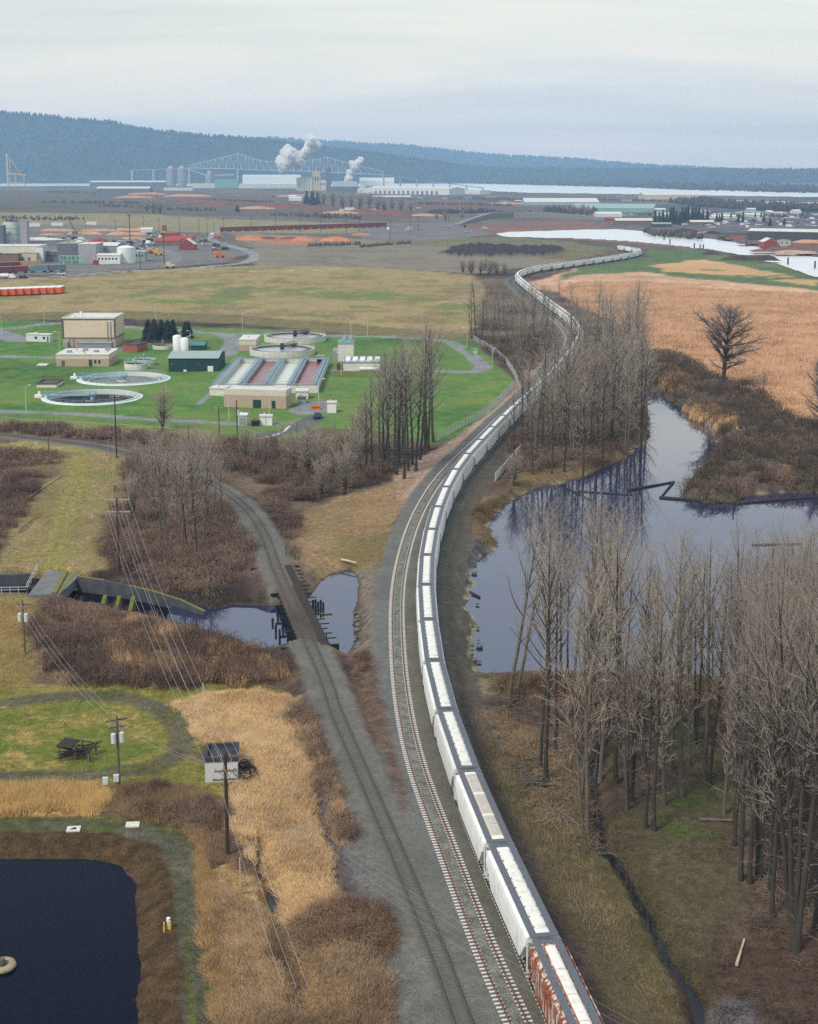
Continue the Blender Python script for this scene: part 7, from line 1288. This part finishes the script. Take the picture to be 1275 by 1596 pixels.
ib('dark grey hipped storage hall right of the tower', 517, 556, 299, 8, 80, 'dgrey', 'grey', 'gablex', rise=16); ib('white gabled end shed pointing forward', 557, 572, 301, 6, 60, 'white', 'white', 'gabley', rise=12); ib('broad white storage hall behind the long white shed', 560, 614, 290, 7, 90, 'white', 'white', 'gablex', rise=16); ib('very long white shed along the river', 572, 700, 302, 9, 70, 'white', 'white', 'gablex', rise=5, doors=14, py2=304); ib('low white shed continuing the long one', 702, 748, 302, 6, 40, 'white', 'white', py2=303); ib('small white hut left of the bare trees', 450, 462, 311, 5, 14, 'white', 'white', 'gablex', rise=3); ib('grey sheds under the bare trees', 580, 640, 312, 5, 30, 'dgrey', 'white', 'gablex', rise=3); ib('long pale roofed hall with wide open front on the right', 1004, 1092, 311, 7, 90, 'tan', 'white', 'gablex', rise=5)
ib('long pale green roofed warehouse in the middle distance', 818, 934, 320, 5, 90, 'blue', 'white', 'gablex', rise=7); ib('second pale green roofed warehouse, nearer and longer', 890, 1018, 330, 6, 80, 'green', 'green', 'gablex', rise=7, py2=331); ib('low dark warehouse left of the pale green ones', 804, 820, 318, 5, 60, 'dgrey', 'white'); ib('white hall before the second pale green warehouse', 930, 970, 338, 4, 40, 'white', 'white', 'gablex', rise=3)
t = thing('port_crane', 'yellow gantry crane at the river on the left', 'crane', tuple(P(25, 291))); q = P(25, 291); k = q.y / FPX; m = MB(); m.tube([(-12 * k, 0, 0), (-12 * k, 0, 50 * k)], 4.2, 4); m.tube([(-8 * k, 0, 0), (-8 * k, 0, 44 * k)], 1.5, 4); m.tube([(-12 * k, 0, 49 * k), (8 * k, 0, 20 * k)], 1.6, 4); m.build('mast', WL['tan'], t); m = MB(); m.tube([(-14 * k, 0, 20 * k), (16 * k, 0, 18 * k)], 3.8, 4)
for x in (-12, 0, 13): m.tube([(x * k, 0, 0), (x * k, 0, 19 * k)], 2.4, 4)
m.tube([(-12 * k, 0, 6 * k), (13 * k, 0, 6 * k)], 1.8, 4); m.build('gantry', paint('crane_yellow', 206, 170, 96), t)
t = wallpts('overpass', 'pale concrete overpass curving across the flats', [(716, 352), (740, 346), (765, 341), (800, 339.5), (850, 340), (900, 342), (945, 344)], [2, 5, 8, 9, 8, 6, 3], -1, 9, M_concd)
# --- right side: poplars, sheds, sawmill
for i, x in enumerate([1021, 1027, 1033, 1039, 1045, 1049, 1054, 1059, 1063, 1068, 1072, 1079, 1084, 1089, 1095, 1102, 1117, 1121, 1125, 1139, 1151, 1158, 1177, 1186]):
    y = 351 - (x - 1020) * 0.05 + random.uniform(-1.5, 1.5); conifer(x, y, random.uniform(20, 27) if x < 1110 else random.uniform(11, 16), 'dark columnar evergreen in the tall row by the slough' if x < 1110 else 'dark columnar evergreen standing apart right of the row', 'dark evergreens by the slough', i % 2, 0.72, 'columnar_evergreen')
ib('long white roofed sawmill shed at the right edge', 1165, 1300, 374, 14, 30, 'dark', 'white', 'shed', rise=2.5, py2=377); ib('white gabled hut with red wall below the sawmill', 1190, 1212, 384, 7, 18, 'red', 'white', 'gabley', rise=3.5); ib('tan open fronted shed right of the white gabled hut', 1216, 1232, 384, 9, 12, 'tan', 'grey', win=2)
ib('pale roofed shed left of the evergreens', 960, 1018, 350, 6, 30, 'brown', 'white', 'gablex', rise=2.5); ib('dark open shed at the foot of the evergreens', 1017, 1047, 354, 5, 20, 'dark', 'grey', 'gablex', rise=1.5); ib('pale roofed long shed right of the evergreen foot', 1077, 1113, 351, 5, 25, 'brown', 'white', 'gablex', rise=2); ib('long white roofed shed behind the evergreen row', 1104, 1150, 344, 4, 25, 'grey', 'white'); ib('red roofed shop left of the pale shed', 945, 968, 345, 4, 20, 'red', 'red', 'gablex', rise=2)
for j in range(34): x = random.uniform(1010, 1290); y = random.uniform(330, 343); w_ = random.uniform(8, 26); ib('pale roofed low building among the far warehouses on the right', x, x + w_, y, random.uniform(2.5, 4.5), random.uniform(15, 40), random.choice(['white', 'grey', 'dgrey', 'tan', 'blue']), random.choice(['white', 'white', 'grey']), random.choice(['flat', 'gablex']), group='far warehouses on the right')
for j in range(20): x = random.uniform(480, 1000); y = random.uniform(306, 332); w_ = random.uniform(5, 18); ib('small low shed scattered on the far central flats', x, x + w_, y, random.uniform(2, 3.5), random.uniform(12, 30), random.choice(['white', 'grey', 'dgrey', 'brown']), random.choice(['white', 'grey', 'dark']), group='sheds on the far central flats')
for j in range(10): x = random.uniform(1095, 1290); y = random.uniform(316, 322); w_ = random.uniform(15, 40); ib('long white building beyond the far trees on the right', x, x + w_, y, 3, 40, 'white', 'white', group='long white buildings beyond the far trees')
for i, (x0, x1, y, h) in enumerate([(1046, 1090, 362, 6), (1098, 1125, 364, 5), (1085, 1112, 363, 3), (1130, 1170, 372, 6), (1120, 1200, 366, 4), (1205, 1275, 394, 5), (1225, 1290, 385, 6), (1235, 1300, 378, 5), (1150, 1190, 379, 3), (1170, 1230, 391, 4)]): mound('log_pile', ['dark bark heap by the slough', 'small dark bark heap right of the first', 'pale orange chip heap between the bark heaps', 'red brown heap by the sawmill shore', 'long dark heap before the sawmill', 'brown log stack nearest the slough at the right edge', 'brown log stack behind the nearest one at the right edge', 'brown log stack under the sawmill at the right edge', 'low dark heap left of the white gabled hut', 'low brown stack below the white gabled hut'][i], 'log pile', x0, x1, y, h, 22, [[(46, 42, 44), (58, 52, 52)], [(46, 42, 44), (58, 52, 52)], CHIP, BARK, [(60, 54, 54), (84, 72, 66)], LOGC, BARK, LOGC, BARK, BARK][i], 120 + i)
for i, (x0, x1, y, h) in enumerate([(1094, 1122, 396, 6), (1122, 1215, 401, 7)]): mound('bramble_mound', ['rounded dark bramble mound on the slough bank', 'long dark bramble mound on the slough bank'][i], 'bush', x0, x1, y + i * 4, h, 14, BRUSH, 140 + i)
for i, (x, y) in enumerate([(1035, 374), (1044, 381), (1082, 388), (1091, 390), (1096, 390), (1163, 384), (1228, 412), (1270, 418)]): q = P(x, y, ZW - 1); m = MB(); m.tube([(0, 0, -1), (0, 0, 5.5)], [0.7, 0.6], 7); o = m.build('mooring_pile', M_wood); o.location = q; tag(o, 'dark mooring pile standing in the bright slough', 'pile', 'mooring piles in the slough')
# --- trees on the flats
for x, y, h in [(228, 330, 22), (240, 333, 26), (249, 333, 22), (503, 320, 22), (520, 322, 26), (535, 324, 24), (548, 322, 22), (560, 326, 28), (575, 324, 26), (588, 326, 24), (600, 328, 22), (612, 326, 20), (625, 328, 22), (640, 330, 18), (895, 336, 18), (905, 337, 20), (915, 338, 16), (680, 342, 12), (695, 343, 14), (720, 341, 12)]: tree('multi%d' % (x % 2), x, y, h, 'bare tree on the far flats' if x < 300 or x > 660 else 'bare tree in the clump before the long white shed', 'bare trees on the far flats' if x < 300 or x > 660 else 'clump before the long white shed', wide=2.0)
conifer(370, 330, 10, 'lone dark conifer on the brown flats', None, 0, 1.6)
for i, (x, y, h) in enumerate([(478, 318, 20), (487, 320, 22), (495, 318, 18), (1200, 352, 12), (1222, 350, 10), (1190, 346, 10)]): conifer(x, y, h, 'dark conifer below the grain elevator' if i < 3 else 'dark conifer among the far warehouses', 'conifers below the elevator' if i < 3 else 'conifers among the warehouses', i % 2, 1.1)
# ------------------------------------------------------------------ ground cover nobody could count: dry reeds, brambles, grass
M_veg = vcmat('dry_stems', amp=0.2, scale=0.7, fine=3.0, bump=0)
def scatter(poly, n, px=True):
    w = np.array(W2(poly)); lo, hi = w.min(0), w.max(0); out = np.zeros((0, 2))
    while len(out) < n:
        c = rng.uniform(lo, hi, (n * 3, 2)); fw = c[:, 1] * ct + CAMH * st; x = 637.5 + FPX * c[:, 0] / fw; y = CYP + FPX * (-c[:, 1] * st + CAMH * ct) / fw
        k = (sdf(c[:, 0] + (fbm(c[:, 0] / 4, c[:, 1] / 4, 5) - 0.5) * 4, c[:, 1] + (fbm(c[:, 0] / 4, c[:, 1] / 4, 6) - 0.5) * 4, [tuple(q) for q in w]) < 0) & (x > -40) & (x < 1315) & (y < 1640); out = np.r_[out, c[k]]
        if not k.any(): break
    return out[:n]
def open_ground(c, bed=True):
    z = gzn(c[:, 0], c[:, 1]); k = z > ZW + 0.25
    if bed:
        for l, dd in ((TRAIN, 4.2), (MAIN, 4.8), (BRANCH, 3.6)):
            p = resample(l, 3.0); p = p[p[:, 1] < 900]
            d = np.full(len(c), 1e9)
            for a in p: d = np.minimum(d, (c[:, 0] - a[0]) ** 2 + (c[:, 1] - a[1]) ** 2)
            k &= d > dd * dd
    return c[k]
def blades(c, h, w, cols, lean=0.5, per=1, spread=0.25):
    """three-sided leaning stems, one tapered needle each"""
    c = np.repeat(c, per, 0) + rng.normal(0, spread, (len(c) * per, 2)); n = len(c); z = gzn(c[:, 0], c[:, 1])
    az0 = fbm(c[:, 0] / 6, c[:, 1] / 6, 31) * 9; az = az0 + rng.normal(0, 0.9, n); hh = h * rng.uniform(0.5, 1.25, n); ln = np.abs(rng.normal(lean, 0.3, n)); tip = np.c_[c[:, 0] + np.cos(az) * ln * hh, c[:, 1] + np.sin(az) * ln * hh, z + hh * np.sqrt(np.clip(1 - ln * ln * 0.5, 0.15, 1))]
    ww = w * rng.uniform(0.6, 1.4, n); V = []
    for k in range(3): a = k * 2.094 + az; V.append(np.c_[c[:, 0] + np.cos(a) * ww, c[:, 1] + np.sin(a) * ww, z - 0.1])
    V = np.stack(V + [tip], 1).reshape(-1, 3); i = np.arange(n)[:, None] * 4; F_ = np.concatenate([i + [0, 1, 3], i + [1, 2, 3], i + [2, 0, 3]])
    f = np.clip(0.3 * stretchf(fbm(c[:, 0] / 5, c[:, 1] / 5, 41)) + 0.3 * stretchf(fbm(c[:, 0] / 19, c[:, 1] / 12, 43, 5)) + 0.4 * rng.random(n), 0, 1); col = np.repeat(mixc(cols, f), 4, 0); return V, F_, col
def arcs(c, size, h, cols, per=14, r=0.02):
    """bramble canes: thin arching stems from each root"""
    c = c[fbm(c[:, 0] / 5, c[:, 1] / 5, 71, 3) > 0.40]; n = len(c) * per; b = np.repeat(c, per, 0) + rng.normal(0, size * 0.35, (n, 2)); z = gzn(b[:, 0], b[:, 1]); az = rng.uniform(0, 6.283, n); ln = size * rng.uniform(0.5, 1.3, n); hh = h * rng.uniform(0.4, 1.2, n) * np.repeat(rng.uniform(0.6, 1.3, len(c)), per)
    V = []; ts = (0, 0.35, 0.7, 1.0); prof = (0, 0.85, 1.0, 0.7)
    for t_, p_ in zip(ts, prof):
        x = b[:, 0] + np.cos(az) * ln * t_; y = b[:, 1] + np.sin(az) * ln * t_; zz_ = z + hh * p_ - 0.05; rr = r * (1.15 - 0.8 * t_)
        for k in range(3): a = k * 2.094; V.append(np.c_[x - np.sin(az) * np.cos(a) * rr, y + np.cos(az) * np.cos(a) * rr, zz_ + np.sin(a) * rr])
    V = np.stack(V, 1).reshape(-1, 3); i = np.arange(n)[:, None] * 12; F_ = np.concatenate([i + [s * 3 + k, s * 3 + (k + 1) % 3, (s + 1) * 3 + (k + 1) % 3, (s + 1) * 3 + k] for s in range(3) for k in range(3)])
    f = np.clip(0.4 * stretchf(fbm(b[:, 0] / 4, b[:, 1] / 4, 51)) + 0.35 * stretchf(fbm(b[:, 0] / 17, b[:, 1] / 17, 57)) + 0.3 * rng.random(n), 0, 1); return V, F_, np.repeat(mixc(cols + [(156, 132, 110)], f), 12, 0)
def cover(name, sets):
    V, F_, Cc, n = [], [], [], 0
    for v, f, c in sets:
        if len(v): V.append(v); F_.append(f + n); Cc.append(c); n += len(v)
    tri = [f for f in F_ if f.shape[1] == 3]; quad = [f for f in F_ if f.shape[1] == 4]
    o = link(name, npmesh(name, np.concatenate(V), ([np.concatenate(tri)] if tri else []) + ([np.concatenate(quad)] if quad else []), np.concatenate(Cc)), M_veg); return tag(o, kind='stuff')
G = lambda poly, n: open_ground(scatter(poly, n))
REEDP = [(266, 1100), (330, 1084), (400, 1080), (450, 1088), (466, 1112), (480, 1160), (484, 1200), (478, 1250), (496, 1290), (518, 1330), (520, 1380), (545, 1430), (490, 1440), (440, 1420), (405, 1340), (375, 1300), (368, 1232), (394, 1190), (374, 1160), (312, 1156), (300, 1130)]
cover('reed_grass', [blades(G(REEDP, 17000), 0.85, 0.035, [(146, 120, 90), (184, 152, 112), (212, 182, 140), (160, 132, 100)], 0.75, 3),
    blades(G([(320, 1380), (400, 1420), (545, 1430), (600, 1445), (612, 1600), (612, 1640), (325, 1640)], 11000), 0.9, 0.03, [(104, 84, 68), (140, 116, 92), (178, 152, 120), (120, 98, 78)], 0.8, 3),
    blades(G([(-20, 1234), (150, 1230), (180, 1242), (150, 1270), (-20, 1276)], 4500), 1.3, 0.035, [(140, 110, 70), (184, 150, 98), (206, 176, 122)], 0.4, 3),
    blades(G([(150, 1232), (250, 1224), (330, 1242), (350, 1300), (368, 1350), (330, 1340), (280, 1292), (200, 1274)], 4500), 0.9, 0.03, [(90, 74, 60), (126, 104, 82), (164, 138, 106)], 0.7, 3),
    blades(G([(300, 1290), (330, 1340), (345, 1400), (350, 1600), (322, 1600), (322, 1420)], 3000), 0.8, 0.03, [(120, 96, 70), (160, 130, 92), (104, 96, 52)], 0.7, 3),
    blades(G([(150, 985), (230, 975), (300, 1010), (420, 1030), (455, 1062), (380, 1078), (260, 1062), (180, 1040)], 5000), 1.9, 0.045, [(150, 120, 86), (186, 152, 112), (204, 176, 138)], 0.5, 3),
    blades(G([(-20, 935), (50, 945), (45, 1050), (20, 1085), (-20, 1085)], 2500), 0.8, 0.035, [(136, 114, 74), (164, 138, 92), (104, 104, 58)], 0.6, 2),
    blades(G([(440, 1085), (500, 1150), (545, 1260), (540, 1330), (500, 1250), (470, 1160)], 2600), 1.0, 0.03, [(150, 124, 96), (180, 150, 118), (112, 88, 74)], 0.6, 3)])
RF = [(870, 452), (905, 440), (1010, 440), (1080, 450), (1275, 458), (1310, 470), (1310, 670), (1228, 648), (1152, 602), (1092, 577), (1020, 543), (985, 508), (905, 478)]
cover('reed_flat', [blades(G(RF, 26000), 1.7, 0.16, [(138, 102, 78), (176, 134, 102), (206, 166, 130), (190, 146, 110)], 0.35, 3, 0.7), blades(G([(1060, 632), (1110, 640), (1150, 650), (1150, 672), (1110, 668), (1080, 655)], 1200), 1.6, 0.1, [(176, 138, 96), (206, 170, 120)], 0.3, 2), blades(G([(1020, 560), (1060, 580), (1090, 610), (1060, 620), (1020, 600)], 800), 1.6, 0.1, [(150, 120, 86), (186, 146, 100)], 0.3, 2)])
BR = [(58, 48, 46), (90, 74, 67), (126, 105, 92)]
cover('bramble_thicket', [arcs(G([(60, 950), (150, 968), (310, 1004), (420, 1022), (442, 1060), (400, 1078), (250, 1078), (120, 1075), (70, 1060), (45, 1000)], 900), 1.9, 2.1, BR, 26, 0.03),
    arcs(G([(-20, 668), (60, 668), (190, 678), (330, 690), (330, 715), (200, 690), (60, 682), (-20, 680)], 420), 2.0, 1.8, BR, 22, 0.05),
    arcs(G([(330, 692), (440, 696), (560, 692), (640, 722), (600, 745), (500, 775), (460, 790), (400, 740), (350, 735)], 700), 2.2, 2.3, BR + [(112, 100, 84)], 22, 0.045),
    arcs(G([(190, 720), (260, 722), (345, 760), (385, 810), (400, 880), (330, 940), (250, 915), (190, 895), (160, 860), (180, 790)], 900), 2.0, 1.8, BR + [(126, 104, 90)], 22, 0.04),
    arcs(G([(-20, 700), (60, 705), (100, 715), (60, 760), (0, 860), (-20, 880)], 450), 2.0, 1.6, BR, 20, 0.04),
    arcs(G([(400, 740), (460, 780), (470, 830), (455, 890), (440, 860), (420, 790)], 200), 1.6, 1.3, BR, 18, 0.035),
    arcs(G([(1010, 548), (1060, 556), (1120, 590), (1180, 605), (1225, 650), (1300, 668), (1310, 768), (1180, 772), (1100, 784), (1066, 772), (1070, 750), (1112, 715), (1124, 684), (1060, 636), (1010, 600)], 1500), 2.2, 2.0, [(70, 57, 55), (96, 78, 72), (82, 76, 56), (120, 98, 88)], 20, 0.055),
    arcs(G([(795, 760), (830, 742), (880, 730), (940, 722), (990, 690), (1010, 655), (1004, 615), (960, 560), (920, 540), (910, 580), (880, 600), (830, 650), (800, 700)], 1500), 2.2, 2.0, [(80, 66, 58), (104, 86, 74), (134, 112, 96)], 18, 0.055),
    arcs(G([(735, 525), (790, 535), (850, 520), (868, 500), (880, 530), (850, 560), (815, 590), (800, 575)], 500), 2.4, 2.2, BR, 16, 0.07),
    arcs(G([(552, 1025), (570, 1018), (590, 1050), (602, 1120), (620, 1190), (634, 1262), (612, 1240), (590, 1170), (572, 1110)], 330), 1.0, 0.7, [(84, 66, 58), (112, 90, 78), (140, 116, 98)], 20, 0.02),
    arcs(G([(440, 1090), (470, 1085), (500, 1150), (540, 1250), (560, 1320), (530, 1300), (500, 1240), (490, 1180)], 300), 1.2, 1.0, BR, 20, 0.025),
    arcs(G([(540, 1410), (600, 1430), (612, 1500), (560, 1470), (430, 1500), (420, 1440)], 260), 1.3, 1.0, [(80, 64, 58), (108, 86, 74), (142, 116, 94)], 20, 0.022),
    arcs(G([(200, 1240), (260, 1232), (330, 1260), (350, 1330), (300, 1300), (240, 1270)], 260), 1.3, 1.1, BR, 20, 0.022),
    arcs(G([(760, 1060), (1000, 1060), (1300, 1070), (1310, 1130), (1000, 1120), (800, 1100)], 700), 1.6, 1.3, [(84, 68, 58), (112, 92, 76), (142, 120, 98)], 18, 0.03),
    arcs(G([(760, 1100), (900, 1180), (930, 1330), (850, 1270), (800, 1180)], 420), 1.4, 0.8, [(90, 74, 62), (124, 104, 84), (156, 136, 110)], 18, 0.025),
    arcs(G([(1120, 1100), (1310, 1100), (1310, 1640), (1100, 1640), (1180, 1450)], 420), 1.5, 0.9, [(66, 56, 52), (90, 78, 70), (122, 106, 92)], 16, 0.025),
    arcs(G([(735, 800), (790, 772), (820, 745), (790, 800), (775, 840), (748, 862)], 160), 1.4, 0.9, [(92, 80, 54), (124, 104, 78)], 18, 0.03)])
BK = np.array([tuple(P(x, y)[:2]) for x, y in BROOK]); bl = resample(BK, 0.25); bl = np.r_[offset(bl, 1.5), offset(bl, -1.5), offset(bl, 2.0), offset(bl, -2.0)] + rng.normal(0, 0.35, (len(bl) * 4, 2))
cover('dead_grass', [blades(G(q_, n_), 1.1, w_, [(126, 106, 80), (160, 136, 104), (184, 160, 126)], 0.6, 3, 0.5) for q_, n_, w_ in (([(60, 950), (330, 1000), (440, 1060), (250, 1078), (70, 1060)], 900, 0.04), ([(330, 692), (560, 692), (640, 722), (500, 775), (400, 740)], 900, 0.05), ([(190, 720), (345, 760), (400, 880), (330, 940), (190, 895)], 900, 0.05), ([(1020, 560), (1180, 605), (1300, 668), (1310, 768), (1080, 775), (1110, 700)], 1100, 0.07), ([(-20, 668), (190, 678), (330, 690), (200, 690), (-20, 680)], 300, 0.06), ([(760, 1060), (1300, 1070), (1310, 1130), (800, 1100)], 900, 0.035), ([(720, 1100), (860, 1180), (1000, 1500), (1090, 1600), (1030, 1600), (820, 1310)], 450, 0.025))])
cover('grass', [blades(bl, 0.75, 0.03, [(74, 70, 48), (104, 94, 68), (84, 90, 48), (134, 116, 88)], 0.9, 3),
    blades(G([(745, 1135), (800, 1180), (850, 1280), (930, 1305), (985, 1395), (1030, 1485), (1090, 1620), (1040, 1640), (960, 1595), (880, 1445), (810, 1315)], 12000), 0.5, 0.025, [(88, 78, 60), (112, 98, 76), (86, 88, 54), (146, 126, 98), (102, 86, 74)], 0.8, 3),
    blades(G([(960, 1290), (1150, 1150), (1190, 1260), (1130, 1330), (1160, 1420), (1080, 1540), (1020, 1450)], 9000), 0.4, 0.022, [(82, 72, 56), (102, 90, 70), (78, 84, 46), (132, 114, 90)], 0.8, 2),
    blades(G([(-20, 1072), (300, 1072), (440, 1078), (300, 1180), (368, 1230), (330, 1258), (150, 1225), (-20, 1232)], 10000), 0.35, 0.022, [(84, 96, 42), (120, 114, 58), (160, 136, 88)], 0.6, 2),
    blades(G([(-20, 1278), (220, 1280), (290, 1300), (322, 1360), (332, 1600), (215, 1600), (225, 1500), (220, 1380), (190, 1345), (-20, 1336)], 6000), 0.25, 0.02, [(66, 74, 34), (92, 94, 46), (110, 100, 60)], 0.6, 2),
    blades(G([(60, 702), (190, 708), (200, 760), (155, 850), (175, 885), (0, 890), (40, 790)], 9000), 0.45, 0.04, [(104, 98, 58), (136, 122, 80), (158, 138, 100), (112, 118, 52)], 0.6, 2),
    blades(G([(470, 800), (600, 755), (650, 745), (605, 820), (598, 880), (500, 895), (455, 830)], 6000), 0.45, 0.035, [(116, 98, 72), (142, 120, 90), (164, 140, 108)], 0.6, 2)])
# ------------------------------------------------------------------ the air
hz = bpy.data.materials.new('haze'); hz.use_nodes = True; t_ = hz.node_tree; t_.nodes.clear(); pv = N(t_, 'ShaderNodeVolumePrincipled'); pv.inputs['Color'].default_value = (0.43, 0.70, 1.0, 1); pv.inputs['Density'].default_value = HAZE; pv.inputs['Anisotropy'].default_value = 0.0
ho = N(t_, 'ShaderNodeOutputMaterial'); t_.links.new(pv.outputs[0], ho.inputs['Volume'])
b = MB(); b.box(-14000, 14000, -400, 14500, -12, 470); tag(b.build('haze', hz), kind='stuff')
